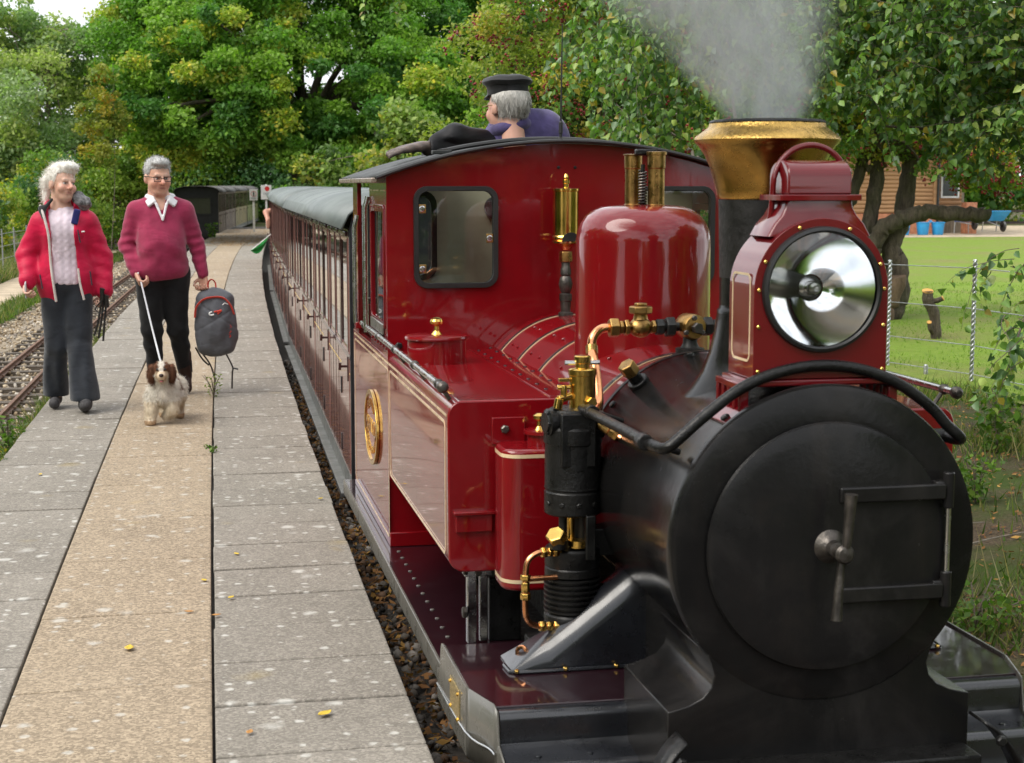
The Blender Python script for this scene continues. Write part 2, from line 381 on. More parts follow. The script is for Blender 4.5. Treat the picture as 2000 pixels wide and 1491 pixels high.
def grass_ground(name, a, b, earth, thr0, thr1, scale=0.9):
    t = NT(name); g = t.n.new('ShaderNodeNewGeometry'); pos = g.outputs['Position']
    n1 = t.noise(scale, 7, 0.68, vec=pos); n2 = t.noise(9, 6, 0.7, vec=pos); n3 = t.noise(60, 4, 0.7, vec=pos)
    gr = t.mix(t.ramp(n2, [(0.32, 0.0), (0.68, 1.0)]), a, b)
    gr = t.mix(t.math('MULTIPLY', n3, 0.55), gr, tuple(x * 0.45 for x in a))
    ea = t.mix(t.ramp(n3, [(0.35, 0.0), (0.65, 1.0)]), tuple(x * 0.45 for x in earth), tuple(x * 1.35 for x in earth))
    t.base(t.mix(t.ramp(n1, [(thr0, 0.0), (thr1, 1.0)]), ea, gr)); t.set(Roughness=0.95); t.b.inputs['Specular IOR Level'].default_value = 0.15
    t.bump(t.math('ADD', n2, n3), 0.7, 0.03); return t.m
MAT['ground'] = grass_ground('verge_earth_and_grass', (0.05, 0.085, 0.016), (0.085, 0.115, 0.03), (0.11, 0.082, 0.055), 0.42, 0.58)
MAT['lawn'] = grass_ground('mown_lawn', (0.15, 0.25, 0.028), (0.235, 0.33, 0.052), (0.21, 0.22, 0.07), 0.34, 0.56, 0.5)
MAT['path'] = M('sandy_gravel', (0.42, 0.34, 0.24), 0.95, var=0.2, vscale=3, bump=0.5, bscale=80)

def zground(x, y):
    off = x - XE(y)
    hump = 0.012 * (math.sin(x * 1.7 + y * 0.6) + math.sin(y * 1.3 - x * 0.8))
    if off > 1.9:
        t = min(1, (off - 1.9) / 1.9); t = t * t * (3 - 2 * t)
        return -0.33 + 0.23 * t + (hump if t < 1 else 0)
    if off < -3.35: return -0.33 + 0.13 * min(1, (-3.35 - off) / 0.5)
    return -0.33
xs = [-400, -150, -60, -30, -16, -10, -7] + [(-6 + i * 0.3) for i in range(58)] + [13, 16, 20, 26, 36, 60, 150, 400]
ys = [-400, -120, -40, -15, -6] + [(-3 + i * 0.6) for i in range(110)] + [66, 72, 82, 100, 140, 220, 400, 700]
mb = MB(); vs = [(x, y, zground(x, y) if abs(x) < 100 and -20 < y < 110 else -0.33) for x in xs for y in ys]; ny = len(ys)
mb.add(vs, [(i * ny + j, (i + 1) * ny + j, (i + 1) * ny + j + 1, i * ny + j + 1) for i in range(len(xs) - 1) for j in range(ny - 1)])
mb.build('ground', MAT['ground'], smooth=60, label='earth and rough grass verge round the railway', kind='structure')

mb = MB()                                   # the mown lawn beyond the wire fence
lx = [6.2, 8, 10, 14, 18, 22, 28, 36, 50]; ly = [6, 9, 12, 16, 20, 26, 32, 40, 48.6]
mb.add([(x + (0.9 * (12 - y) / 6 if x < 7 and y < 20 else 0), y, -0.088) for x in lx for y in ly], [(i * 9 + j, (i + 1) * 9 + j, (i + 1) * 9 + j + 1, i * 9 + j + 1) for i in range(8) for j in range(8)])
mb.build('lawn', MAT['lawn'], label='bright green mown lawn behind the wire fence', kind='structure')
mb = MB(); mb.add([(8, 48.6, -0.084), (55, 48.6, -0.084), (55, 62, -0.084), (8, 62, -0.084)], [(0, 1, 2, 3)])
mb.build('gravel_yard', MAT['path'], label='pale gravel yard in front of the timber cabin', kind='structure')
mb = MB()
ysp = [8 + i * 2 for i in range(30)]
mb.add([(XE(y) + o + 0.05 * math.sin(y * 1.3 + o), y, -0.194) for y in ysp for o in (-4.75, -3.85)], [(2 * i, 2 * i + 1, 2 * i + 3, 2 * i + 2) for i in range(len(ysp) - 1)])
mb.build('path', MAT['path'], label='sandy footpath beside the fence on the far side of the track', kind='structure')

# platform: fill and side walls, then each paving slab
plat = thing('platform', None, None, (0, 0, 0)); tag(plat, 'low station platform of concrete and tan aggregate slabs', None, None, 'structure')
mb = MB(); yy = [-14 + 2 * i for i in range(40)]; W = 1.835
prof = [(-W + 0.03, -0.34), (-W + 0.03, -0.035), (-0.03, -0.035), (-0.03, -0.34)]
vs = [(XE(y) + o, y, z) for y in yy for o, z in prof]
mb.add(vs, [(i * 4 + k, i * 4 + k + 1, (i + 1) * 4 + k + 1, (i + 1) * 4 + k) for i in range(len(yy) - 1) for k in range(3)])
mb.build('platform_fill', MAT['core'], plat)
def slab(o0, o1, y0, y1, mat, g=0.006):
    dz = random.uniform(-0.003, 0.002); tl = random.uniform(-0.0025, 0.0025); j = random.uniform(-0.004, 0.004)
    m = MB(); P = []
    for z in (-0.06, 0.0):
        for (o, y) in ((o0 + g, y0 + g), (o1 - g, y0 + g), (o1 - g, y1 - g), (o0 + g, y1 - g)):
            P.append((XE(y) + o, y + j, z + dz + tl * (1 if o > (o0 + o1) / 2 else -1)))
    m.add(P, [(3, 2, 1, 0), (4, 5, 6, 7), (0, 1, 5, 4), (1, 2, 6, 5), (2, 3, 7, 6), (3, 0, 4, 7)])
    return m.build('paving_slab', mat, plat, smooth=0, bevel=0.006, seg=2)
y = 2.63
while y < 46:
    slab(-0.61, 0.0, y, y + 0.45, MAT['slab'], random.choice((0.004, 0.0045, 0.006, 0.009))); slab(-W, -1.24, y + 0.09, y + 0.54, MAT['slab'], 0.004); y += 0.45
y = 2.63 - 0.2
while y < 47:
    slab(-1.24, -0.61, y, y + 0.9, MAT['tan'], 0.004); y += 0.9
mb = MB(); yy = [46 + i for i in range(15)]
for o0, o1 in ((-W, -0.0),):
    mb.add([(XE(y) + o, y, -0.008) for y in yy for o in (o0, o1)], [(2 * i, 2 * i + 1, 2 * i + 3, 2 * i + 2) for i in range(len(yy) - 1)])
mb.build('far_paving', MAT['tan'], plat)
mb = MB(); yy = [-14 + i for i in range(18)]
for o0, o1 in ((-W, -1.24), (-0.61, 0.0)):
    mb.add([(XE(min(y, 2.6)) + o, min(y, 2.6), -0.008) for y in yy for o in (o0, o1)], [(2 * i, 2 * i + 1, 2 * i + 3, 2 * i + 2) for i in range(len(yy) - 1)])
mb.build('near_paving', MAT['slab'], plat)
mb = MB(); mb.add([(XE(min(y, 2.4)) + o, min(y, 2.4), -0.008) for y in yy for o in (-1.24, -0.61)], [(2 * i, 2 * i + 1, 2 * i + 3, 2 * i + 2) for i in range(len(yy) - 1)])
mb.build('near_paving', MAT['tan'], plat)

# tracks
def rail_rust():
    t = NT('rusty_rail'); n = t.noise(9, 6, 0.7)
    t.base(t.ramp(n, [(0.3, (0.085, 0.038, 0.02)), (0.7, (0.19, 0.10, 0.06))])); t.set(Roughness=0.7); t.bump(t.noise(80, 4), 0.3); return t.m
MAT['rail'] = rail_rust()
MAT['sleeper'] = M('weathered_sleeper', (0.105, 0.085, 0.065), 0.9, var=0.3, vscale=5, bump=0.6, bscale=50, stretch=(0.2, 3, 1))
PROF = [(-0.028, 0), (-0.028, 0.006), (-0.005, 0.012), (-0.005, 0.034), (-0.014, 0.038), (-0.014, 0.05), (0.014, 0.05), (0.014, 0.038), (0.005, 0.034), (0.005, 0.012), (0.028, 0.006), (0.028, 0)]
def track(name, label, off, y0, y1, gauge, sl0, sl1, pitch, group):
    tr = thing(name, label, 'track', (0, 0, 0)); yy = np.arange(y0, y1 + 0.1, 1.0)
    for s in (-1, 1):
        m = MB(); n = len(PROF)
        vs = [(XE(y) + off + s * gauge / 2 + u, y, RAILZ - 0.05 + v) for y in yy for u, v in PROF]
        m.add(vs, [(i * n + k, i * n + (k + 1) % n, (i + 1) * n + (k + 1) % n, (i + 1) * n + k) for i in range(len(yy) - 1) for k in range(n)])
        m.build('rail', MAT['rail'], tr, smooth=40)
    me = None; y = sl0; k = 0
    while y < sl1:
        if me is None:
            m = MB().box(-0.46, 0.46, -0.065, 0.065, -0.05, 0.045)
            o = m.build('sleeper', MAT['sleeper'], tr, smooth=0, bevel=0.008); me = o.data
        else:
            o = link('sleeper', me, tr)
        o.location = (XE(y) + off + random.uniform(-0.015, 0.015), y, RAILZ - 0.098 + random.uniform(-0.004, 0.003)); o.rotation_euler = (0, 0, -dXE(y) + random.uniform(-0.02, 0.02))
        y += pitch; k += 1
    m = MB(); y = sl0
    while y < min(sl1, 40):
        for s in (-1, 1):
            for e in (-1, 1):
                c = (XE(y) + off + s * gauge / 2 + e * 0.03, y, RAILZ - 0.046)
                m.box(c[0] - 0.012, c[0] + 0.012, c[1] - 0.02, c[1] + 0.02, c[2] - 0.006, c[2] + 0.012)
        y += pitch
    o = m.build('rail_clips', MAT['rail'], tr, smooth=0); o['kind'] = 'stuff'
    return tr
track('railway_track', 'rusty narrow gauge rails on timber sleepers left of the platform', -2.485, -12, 62, 0.40, 8.6, 60, 0.47, None)
track('railway_track', 'narrow gauge rails under the steam train, right of the platform', 0.88, -12, 50, 0.40, 3.2, 40, 0.55, None)

# ballast and dead leaves: real stones
def stone_base():
    bm = bmesh.new(); bmesh.ops.create_icosphere(bm, subdivisions=1, radius=1.0)
    V = np.array([v.co[:] for v in bm.verts]); F = np.array([[v.index for v in f.verts] for f in bm.faces]); bm.free(); return V, F
SV, SF = stone_base()
def rot_rand(n):
    q = RNG.normal(size=(n, 4)); q /= np.linalg.norm(q, axis=1)[:, None]; w, x, y, z = q.T
    return np.stack([np.stack([1 - 2 * (y * y + z * z), 2 * (x * y - z * w), 2 * (x * z + y * w)], 1), np.stack([2 * (x * y + z * w), 1 - 2 * (x * x + z * z), 2 * (y * z - x * w)], 1), np.stack([2 * (x * z - y * w), 2 * (y * z + x * w), 1 - 2 * (x * x + y * y)], 1)], 1)
def stones(P, r0, r1, palette):
    n = len(P); s = RNG.uniform(r0, r1, n)
    V = SV[None] * RNG.uniform(0.72, 1.15, (n, len(SV), 1)) * np.stack([RNG.uniform(0.8, 1.3, n), RNG.uniform(0.7, 1.1, n), RNG.uniform(0.5, 0.85, n)], 1)[:, None, :]
    V = np.einsum('nij,nkj->nki', rot_rand(n), V) * s[:, None, None] + P[:, None, :]
    F = (SF[None] + (np.arange(n) * len(SV))[:, None, None]).reshape(-1, 3)
    pal = np.array(palette)[RNG.integers(0, len(palette), n)] * RNG.uniform(0.6, 1.25, (n, 1))
    return V.reshape(-1, 3), F, np.repeat(pal, len(SV), 0)
def col_mat(name, rough=0.9, bump=0.3, bscale=80, trans=0.0, spec=0.3, coat=0.0):
    t = NT(name); n = t.noise(40, 4, 0.7); t.base(t.mix(t.ramp(n, [(0.3, 0.0), (0.7, 0.35)]), t.attr(), (0.5, 0.5, 0.5), 'MULTIPLY')); t.set(Roughness=rough)
    t.b.inputs['Specular IOR Level'].default_value = spec; t.b.inputs['Coat Weight'].default_value = coat
    if bump: t.bump(t.noise(bscale, 4), bump)
    return t.m
MAT['stone'] = col_mat('ballast_stone')
def scatter(n, y0, y1, o0, o1, z0, z1, bias=1.0):
    y = y0 + (y1 - y0) * RNG.random(n) ** bias; o = RNG.uniform(o0, o1, n)
    return np.stack([0.61 + 0.004 * y + 0.00062 * y * y + o, y, RNG.uniform(z0, z1, n)], 1)
tanpal = [(0.42, 0.33, 0.22), (0.5, 0.43, 0.33), (0.36, 0.27, 0.17), (0.3, 0.26, 0.22), (0.46, 0.38, 0.27), (0.55, 0.5, 0.43)]
V, F, C = stones(np.concatenate([scatter(9500, 8.5, 44, -3.45, -1.84, -0.295, -0.258, 1.5), scatter(2500, 9, 40, -3.9, -3.3, -0.28, -0.24, 1.5)]), 0.011, 0.03, tanpal)
o = link('ballast', fastmesh('ballast', V, F, False, C)); o.data.materials.append(MAT['stone']); tag(o, 'pale tan ballast stones round the rails left of the platform', kind='stuff')
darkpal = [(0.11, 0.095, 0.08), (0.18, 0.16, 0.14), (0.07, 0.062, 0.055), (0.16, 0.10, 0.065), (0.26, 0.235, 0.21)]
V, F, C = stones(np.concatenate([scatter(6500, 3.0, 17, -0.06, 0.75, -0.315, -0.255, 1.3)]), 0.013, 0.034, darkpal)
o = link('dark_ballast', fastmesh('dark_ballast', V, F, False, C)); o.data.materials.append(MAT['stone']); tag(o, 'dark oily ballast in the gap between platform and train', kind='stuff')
MAT['bed'] = M('ballast_bed', (0.25, 0.20, 0.14), 0.95, var=0.3, vscale=20, bump=0.7, bscale=60)
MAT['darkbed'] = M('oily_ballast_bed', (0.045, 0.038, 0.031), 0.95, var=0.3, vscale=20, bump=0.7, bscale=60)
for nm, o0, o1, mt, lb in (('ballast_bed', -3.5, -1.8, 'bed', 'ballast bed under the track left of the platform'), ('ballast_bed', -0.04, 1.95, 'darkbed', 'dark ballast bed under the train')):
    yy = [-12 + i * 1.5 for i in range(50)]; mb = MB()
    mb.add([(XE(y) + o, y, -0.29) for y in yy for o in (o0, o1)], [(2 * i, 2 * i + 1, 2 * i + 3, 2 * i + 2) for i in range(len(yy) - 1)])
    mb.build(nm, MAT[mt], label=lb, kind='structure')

def flat_leaves(P, s0, s1, palette, tilt=0.5):
    """curled dead leaves: two-triangle pairs folded on the midrib"""
    n = len(P); a = RNG.uniform(0, 2 * PI, n); s = RNG.uniform(s0, s1, n)
    base = np.array([[-1, 0, 0.12], [0, -0.55, 0.0], [1, 0, 0.2], [0, 0.55, 0.05]]); base = base[None] * s[:, None, None]
    Rm = rot_rand(n) * tilt + np.stack([np.stack([np.cos(a), -np.sin(a), 0 * a], 1), np.stack([np.sin(a), np.cos(a), 0 * a], 1), np.stack([0 * a, 0 * a, 0 * a + 1], 1)], 1) * (1 - tilt)
    V = np.einsum('nij,nkj->nki', Rm, base) + P[:, None, :]
    F = (np.array([[0, 1, 2], [0, 2, 3]])[None] + (np.arange(n) * 4)[:, None, None]).reshape(-1, 3)
    pal = np.array(palette)[RNG.integers(0, len(palette), n)] * RNG.uniform(0.7, 1.2, (n, 1))
    return V.reshape(-1, 3), F, np.repeat(pal, 4, 0)
def leaf_mat(name, trans=0.35, rough=0.45, gloss=0.3):
    t = NT(name); c = t.attr()
    t.base(c); t.set(Roughness=rough); t.b.inputs['Specular IOR Level'].default_value = gloss
    tl = t.n.new('ShaderNodeBsdfTranslucent'); t.l.new(t.mix(1.0, c, (1.0, 1.25, 0.5), 'MULTIPLY'), tl.inputs['Color'])
    mx = t.n.new('ShaderNodeMixShader'); mx.inputs[0].default_value = trans
    t.l.new(t.b.outputs[0], mx.inputs[1]); t.l.new(tl.outputs[0], mx.inputs[2]); t.l.new(mx.outputs[0], t.out.inputs['Surface'])
    return t.m
MAT['leaf'] = leaf_mat('tree_leaf', 0.46); MAT['deadleaf'] = leaf_mat('dead_leaf', 0.15, 0.8, 0.2)
dead = [(0.24, 0.115, 0.045), (0.32, 0.16, 0.06), (0.15, 0.075, 0.035), (0.42, 0.24, 0.07)]
V, F, C = flat_leaves(scatter(7500, 3.0, 15, -0.03, 0.5, -0.278, -0.232, 1.2), 0.014, 0.032, dead)
o = link('leaf_litter', fastmesh('leaf_litter', V, F, False, C)); o.data.materials.append(MAT['deadleaf']); tag(o, 'brown dead leaves lying in the dark ballast', kind='stuff')
P = scatter(4200, 43, 60, -1.6, -0.1, 0.0, 0.006); P = P[(np.abs(P[:, 1] - 47.5 + RNG.normal(size=len(P)) * 3) < 2.8) | (RNG.random(len(P)) < 0.25)]
V, F, C = flat_leaves(P, 0.02, 0.05, [(0.3, 0.17, 0.07), (0.36, 0.2, 0.09), (0.22, 0.12, 0.05), (0.42, 0.28, 0.12)], 0.12)
o = link('leaf_litter', fastmesh('leaf_litter', V, F, False, C)); o.data.materials.append(MAT['deadleaf']); tag(o, 'drift of orange brown leaves across the far end of the platform', kind='stuff')
# ------------------------------------------------------------------ the locomotive
XC = 1.52; ZB = 0.716
loco = thing('steam_locomotive', 'maroon narrow gauge steam locomotive with brass capped chimney and big headlamp', 'locomotive', (XC, 5.6, RAILZ))
LT = lambda x: x - XC
def mirror(x): return 2 * XC - x
RED, BLK, GLS, BR, CP = MAT['red'], MAT['cast'], MAT['blackgloss'], MAT['brass'], MAT['copper']

def ring2d(outer, inner): return outer, [inner]
def lining(fn, a0, a1, u0, u1, v0, v1, r, w, parent, mat=None, name='lining'):
    return MB().holed(rrect(u0, u1, v0, v1, r, 6), [rrect(u0 + w, u1 - w, v0 + w, v1 - w, max(r - w, 0.002), 6)], fn, a0, a1).build(name, mat or MAT['cream'], parent, smooth=0)
def nut(m, a, b, r):       # a hexagon between two points
    return m.lathe([(0, 0), (r * 0.9, 0), (r, 0.003), (r, (Vector(b) - Vector(a)).length - 0.003), (r * 0.9, (Vector(b) - Vector(a)).length), (0, (Vector(b) - Vector(a)).length)], a, Vector(b) - Vector(a), 6)
def bolt(m, c, n, r=0.008, h=0.006):
    n = Vector(n).normalized(); c = Vector(c); return m.lathe([(r, -0.002), (r, h * 0.7), (r * 0.7, h), (0, h)], c, n, 6)

# frames, wheels and running plate
for s in (-1, 1):
    MB().box(XC + s * 0.30 - 0.012, XC + s * 0.30 + 0.012, 4.52, 8.0, -0.12, 0.36).build('frame_plate', MAT['iron'], loco, bevel=0.003)
    x0, x1 = (0.735, 1.02) if s < 0 else (mirror(1.02), mirror(0.735))
    MB().box(x0, x1, 4.60, 8.0, 0.098, 0.12).build('running_plate', MAT['plum'], loco, bevel=0.003)
    xv = 0.732 if s < 0 else mirror(0.732)
    MB().box(xv - 0.005, xv + 0.005, 4.60, 7.98, 0.055, 0.124).build('valance', MAT['valance'], loco, bevel=0.002)
    m = MB()
    for i in range(14): bolt(m, (XC + s * (XC - 0.80), 4.85 + i * 0.115, 0.12), (0, 0, 1), 0.008, 0.004)
    m.build('plate_bolts', MAT['valance'], loco, kind='stuff')
    for i, wy in enumerate((5.0, 5.75, 6.5)):
        w = MB().lathe([(0, -0.02), (0.06, -0.03), (0.07, -0.015), (0.155, -0.012), (0.16, -0.03), (0.19, -0.03), (0.19, 0.02), (0.205, 0.03), (0, 0.03)], (XC + s * 0.215, wy, RAILZ + 0.195), (s, 0, 0), 36).build('wheel', MAT['iron'], loco)
        MB().lathe([(0.157, -0.034), (0.194, -0.034), (0.194, 0.0), (0.157, 0.0)], (XC + s * 0.215, wy, RAILZ + 0.195), (s, 0, 0), 36).build('tyre', MAT['steel'], w)
    MB().box(XC + s * 0.26 - 0.01, XC + s * 0.26 + 0.01, 4.95, 6.55, -0.05, -0.01).build('coupling_rod', MAT['steel'], loco, bevel=0.004)
MB().box(XC - 0.5, XC + 0.5, 4.3, 7.9, 0.0, 0.06).build('ash_pan', MAT['iron'], loco, bevel=0.01)
# crosshead and link gear showing under the tank
m = MB().box(0.845, 0.875, 4.955, 4.985, 0.13, 0.37).box(0.888, 0.915, 4.97, 4.99, 0.13, 0.36).box(0.835, 0.925, 4.95, 5.0, 0.352, 0.378)
m.build('valve_link', MAT['steel'], loco, bevel=0.003)
m = MB(); bolt(m, (0.843, 4.955, 0.37), (-1, 0, 0), 0.014, 0.012); bolt(m, (0.84, 4.955, 0.235), (-1, 0, 0), 0.02, 0.012); bolt(m, (0.88, 4.953, 0.365), (0, -1, 0), 0.012, 0.01)
m.build('link_pin', MAT['worn'], loco)
MB().box(0.925, 1.03, 5.0, 5.03, 0.12, 0.33).prism([(0.95, 0.33), (1.03, 0.33), (1.03, 0.40), (0.99, 0.40)], XZ, 5.0, 5.03).build('motion_bracket', MAT['cast'], loco, bevel=0.004)
MB().box(0.88, 0.98, 4.80, 4.93, 0.10, 0.135).build('bracket_plate', MAT['valance'], loco, bevel=0.003)
MB().box(1.0, 1.12, 4.75, 4.80, 0.12, 0.2).box(0.97, 0.99, 4.72, 4.78, 0.12, 0.17).build('drain_gear', MAT['iron'], loco, bevel=0.004)

# raised front platform over the cylinders, its polished side sheet, the steps
top = [(0.722, 4.65), (0.722, 4.22), (0.762, 4.055), (mirror(0.762), 4.055), (mirror(0.722), 4.22), (mirror(0.722), 4.65)]
MB().prism(top, XY, 0.208, 0.22).build('front_platform', MAT['plum'], loco, bevel=0.003)
MB().box(0.725, mirror(0.725), 4.64, 4.66, 0.12, 0.214).build('platform_back', MAT['plum'], loco, bevel=0.004)
MB().box(0.9, mirror(0.9), 4.1, 4.6, -0.08, 0.2).build('cylinder_block', MAT['iron'], loco, bevel=0.01)
for s in (-1, 1):
    q = (lambda x: x) if s < 0 else mirror
    prof = [(4.74, 0.03), (4.74, 0.124)] + [(4.70 + 0.02 * math.cos(R(a)), 0.144 + 0.02 * math.sin(R(a)) - 0.018) for a in (0,)] + [(4.69, 0.14), (4.675, 0.185), (4.668, 0.212), (4.655, 0.226), (4.64, 0.228), (4.215, 0.228), (4.215, 0.03)]
    MB().prism(prof, YZ, q(0.713), q(0.721)).build('side_sheet', MAT['valance'], loco, smooth=40, bevel=0.0015)
    m = MB(); P = [(0.717, 4.214), (0.722, 4.19), (0.756, 4.075), (0.762, 4.055), (0.765, 4.02)]
    for z0, z1 in ((0.03, 0.228),):
        vs = [(q(x), y, z - (0.01 if i == 4 and z > 0.1 else 0)) for i, (x, y) in enumerate(P) for z in (z0, z1)]
        m.add(vs, [(2 * i, 2 * i + 1, 2 * i + 3, 2 * i + 2) for i in range(4)])
    m.build('side_sheet', MAT['valance'], loco, smooth=50, solid=0.005)
    m = MB().prism([(4.02, 0.218), (4.0, 0.13), (3.93, 0.11), (3.90, 0.02), (3.82, -0.01), (3.6, -0.06), (3.6, -0.15), (4.02, -0.05)], YZ, q(0.763), q(0.769)).build('step_side', MAT['valance'], loco, bevel=0.0015)
    m = MB().tube(smooth_path([(q(0.713), 4.74, 0.075), (q(0.712), 4.215, 0.10), (q(0.752), 4.07, 0.10), (q(0.758), 4.02, 0.10)], 4), 0.0035, 6).build('bead', MAT['steel'], loco)
    # steps: rounded nosings falling forward
    pr = [(4.06, 0.215)] + arc((4.04, 0.19), 0.024, 85, 180, 6) + [(4.016, 0.13), (4.0, 0.118), (3.95, 0.112)] + arc((3.92, 0.088), 0.022, 85, 180, 6) + [(3.898, 0.02), (3.88, 0.006), (3.82, 0.0)] + arc((3.80, -0.02), 0.02, 85, 180, 5) + [(3.78, -0.12), (4.06, -0.12)]
    MB().prism(pr, YZ, q(0.772), q(1.125)).build('front_steps', GLS, loco, smooth=50)
    m = MB()
    for bx in (0.86, 1.0): bolt(m, (q(bx), 3.95, 0.113), (0, 0, 1), 0.009, 0.004)
    m.build('step_rivets', GLS, loco, kind='stuff')
bp = MB().box(0.7095, 0.713, 4.31, 4.47, 0.085, 0.185).build('builders_plate', M('etched_brass', (0.55, 0.42, 0.20), 0.4, 0.9, var=0.3, vscale=120, bump=0.5, bscale=160), loco, bevel=0.001)
m = MB()
for by in (4.325, 4.455):
    for bz in (0.098, 0.172): bolt(m, (0.7095, by, bz), (-1, 0, 0), 0.006, 0.006)
m.build('plate_screw', BR, bp)
MB().box(0.745, mirror(0.745), 3.99, 4.09, -0.15, 0.025).build('buffer_beam', MAT['red'], loco, bevel=0.004)
MB().box(1.13, mirror(1.13), 3.55, 3.66, -0.02, 0.185).build('front_beam', MAT['cast'], loco, bevel=0.006)
for s in (-1, 1):
    P = smooth_path([(XC + s * 0.385, 3.56, 0.275), (XC + s * 0.43, 3.54, 0.24), (XC + s * 0.475, 3.52, 0.16), (XC + s * 0.50, 3.50, 0.05)], 5)
    m = MB(); n = len(P); vs = []
    for p in P: vs += [p + Vector((0, -0.03, 0)), p + Vector((0, 0.06, 0))]
    m.add(vs, [(2 * i, 2 * i + 1, 2 * i + 3, 2 * i + 2) for i in range(n - 1)]); m.build('guard_iron', BLK, loco, smooth=50, solid=0.008)
    m = MB(); bolt(m, (XC + s * 0.41, 3.50, 0.24), (0, -1, 0), 0.014, 0.012); m.build('guard_bolt', BLK, loco)
MB().tube(smooth_path([(0.905, 4.42, 0.22), (0.90, 4.42, 0.262), (0.915, 4.40, 0.275), (0.925, 4.39, 0.25), (0.925, 4.385, 0.222)], 5), 0.006, 8).build('drain_pipe', CP, loco)
MB().tube(smooth_path([(mirror(0.905), 4.42, 0.22), (mirror(0.90), 4.42, 0.262), (mirror(0.915), 4.40, 0.275), (mirror(0.925), 4.385, 0.222)], 5), 0.006, 8).build('drain_pipe', CP, loco)

# smokebox, saddle, ring and door
def saddle_poly():
    P = [(XC - 0.40, 0.10), (XC - 0.40, 0.315)]
    fl = [(XC - 0.385, 0.318), (XC - 0.345, 0.328), (XC - 0.31, 0.345), (XC - 0.288, 0.37), (XC - 0.281, 0.40), (XC - 0.288, 0.43), (XC - 0.30, 0.455)]
    P += fl + [(mirror(x), z) for x, z in reversed(fl)] + [(mirror(XC - 0.40), 0.315), (mirror(XC - 0.40), 0.10)]
    return P
MB().box(XC - 0.26, XC + 0.26, 4.05, 4.6, 0.09, 0.44).build('saddle_core', MAT['smokebox'], loco)
MB().prism(saddle_poly(), XZ, 3.650, 4.055).build('smokebox_saddle', MAT['smokebox'], loco, smooth=40, bevel=0.003)
MB().lathe([(0.0, 0.02), (0.382, 0.02), (0.382, 0.98), (0.372, 1.0), (0, 1.0)], (XC, 3.66, ZB), (0, 1, 0), 96).build('smokebox', MAT['smokebox'], loco)
MB().lathe([(0.30, 0.0), (0.385, 0.0), (0.396, 0.006), (0.400, 0.016), (0.400, 0.034), (0.392, 0.042), (0.36, 0.042)], (XC, 3.645, ZB), (0, 1, 0), 96).build('smokebox_ring', MAT['smokebox'], loco)
MB().lathe([(0.385, 0.0), (0.388, 0.0), (0.388, 0.022), (0.385, 0.022)], (XC, 4.60, ZB), (0, 1, 0), 96).build('smokebox_band', BLK, loco)
door = MB().lathe([(0.300, 0.012), (0.300, -0.004), (0.310, -0.006), (0.312, -0.012), (0.308, -0.020), (0.298, -0.024), (0.27, -0.029), (0.22, -0.035), (0.15, -0.040), (0.08, -0.043), (0, -0.044)], (XC, 3.645, ZB), (0, 1, 0), 96).build('smokebox_door', MAT['door'], loco)
MB().lathe([(0.050, 0.0), (0.045, 0.006), (0.030, 0.020), (0.021, 0.028), (0.019, 0.05), (0.013, 0.052), (0.013, 0.082), (0.022, 0.085), (0.024, 0.096), (0.018, 0.105), (0.009, 0.107), (0, 0.107)], (XC - 0.006, 3.61, ZB + 0.008), (0, -1, 0), 28).build('door_boss', MAT['worn'], door)
MB().tube([(XC - 0.004, 3.515, ZB + 0.01), (XC + 0.0, 3.512, ZB + 0.06), (XC + 0.004, 3.508, ZB + 0.155)], [0.010, 0.012, 0.0155], 12).build('door_handle', MAT['worn'], door, smooth=60)
MB().tube([(XC - 0.006, 3.53, ZB - 0.0), (XC - 0.012, 3.528, ZB - 0.06), (XC - 0.02, 3.522, ZB - 0.155)], [0.009, 0.0105, 0.014], 12).build('door_handle', MAT['worn'], door, smooth=60)
for z0, x0 in ((ZB + 0.135, XC + 0.015), (ZB - 0.115, XC + 0.02)):
    MB().box(x0, XC + 0.292, 3.594, 3.614, z0 - 0.02, z0 + 0.018).build('hinge_strap', MAT['door'], door, bevel=0.004)
    MB().cyl((XC + 0.305, 3.612, z0 - 0.045), (XC + 0.305, 3.612, z0 + 0.045), 0.0145, 16).build('hinge_knuckle', MAT['door'], door, bevel=0.003)
    MB().box(XC + 0.27, XC + 0.318, 3.606, 3.64, z0 - 0.024, z0 + 0.022).build('hinge_lug', MAT['door'], door, bevel=0.004)
MB().cyl((XC + 0.306, 3.612, ZB - 0.145), (XC + 0.306, 3.612, ZB + 0.16), 0.0075, 12).build('hinge_pin', MAT['steel'], door)

# curved handrail over the smokebox
P = [(1.085, 4.52, 0.965), (1.09, 4.30, 0.965), (1.10, 3.95, 0.965), (1.105, 3.78, 0.962), (1.125, 3.71, 0.962), (1.16, 3.70, 0.99)]
P += [(XC + 0.442 * math.cos(R(a)), 3.70, ZB + 0.442 * math.sin(R(a))) for a in (133, 118, 104, 90, 76, 62, 48, 40)]
P += [(1.90, 3.705, 0.965), (1.905, 3.75, 0.955), (1.895, 3.82, 0.955)]
hr = MB().tube(smooth_path(P, 6), 0.0145, 14).build('smokebox_handrail', MAT['cast'], loco, smooth=60)
for y in (4.34, 3.80): MB().cyl((1.095, y - 0.02, 0.965), (1.095, y + 0.02, 0.965), 0.021, 14).cyl((1.10, y, 0.965), (1.19, y, 0.935), 0.009, 8).build('handrail_knob', MAT['cast'], hr, bevel=0.003)
MB().tube([(1.86, 3.80, 0.955), (1.90, 3.80, 0.955)], 0.02, 12).build('handrail_knob', MAT['cast'], hr)

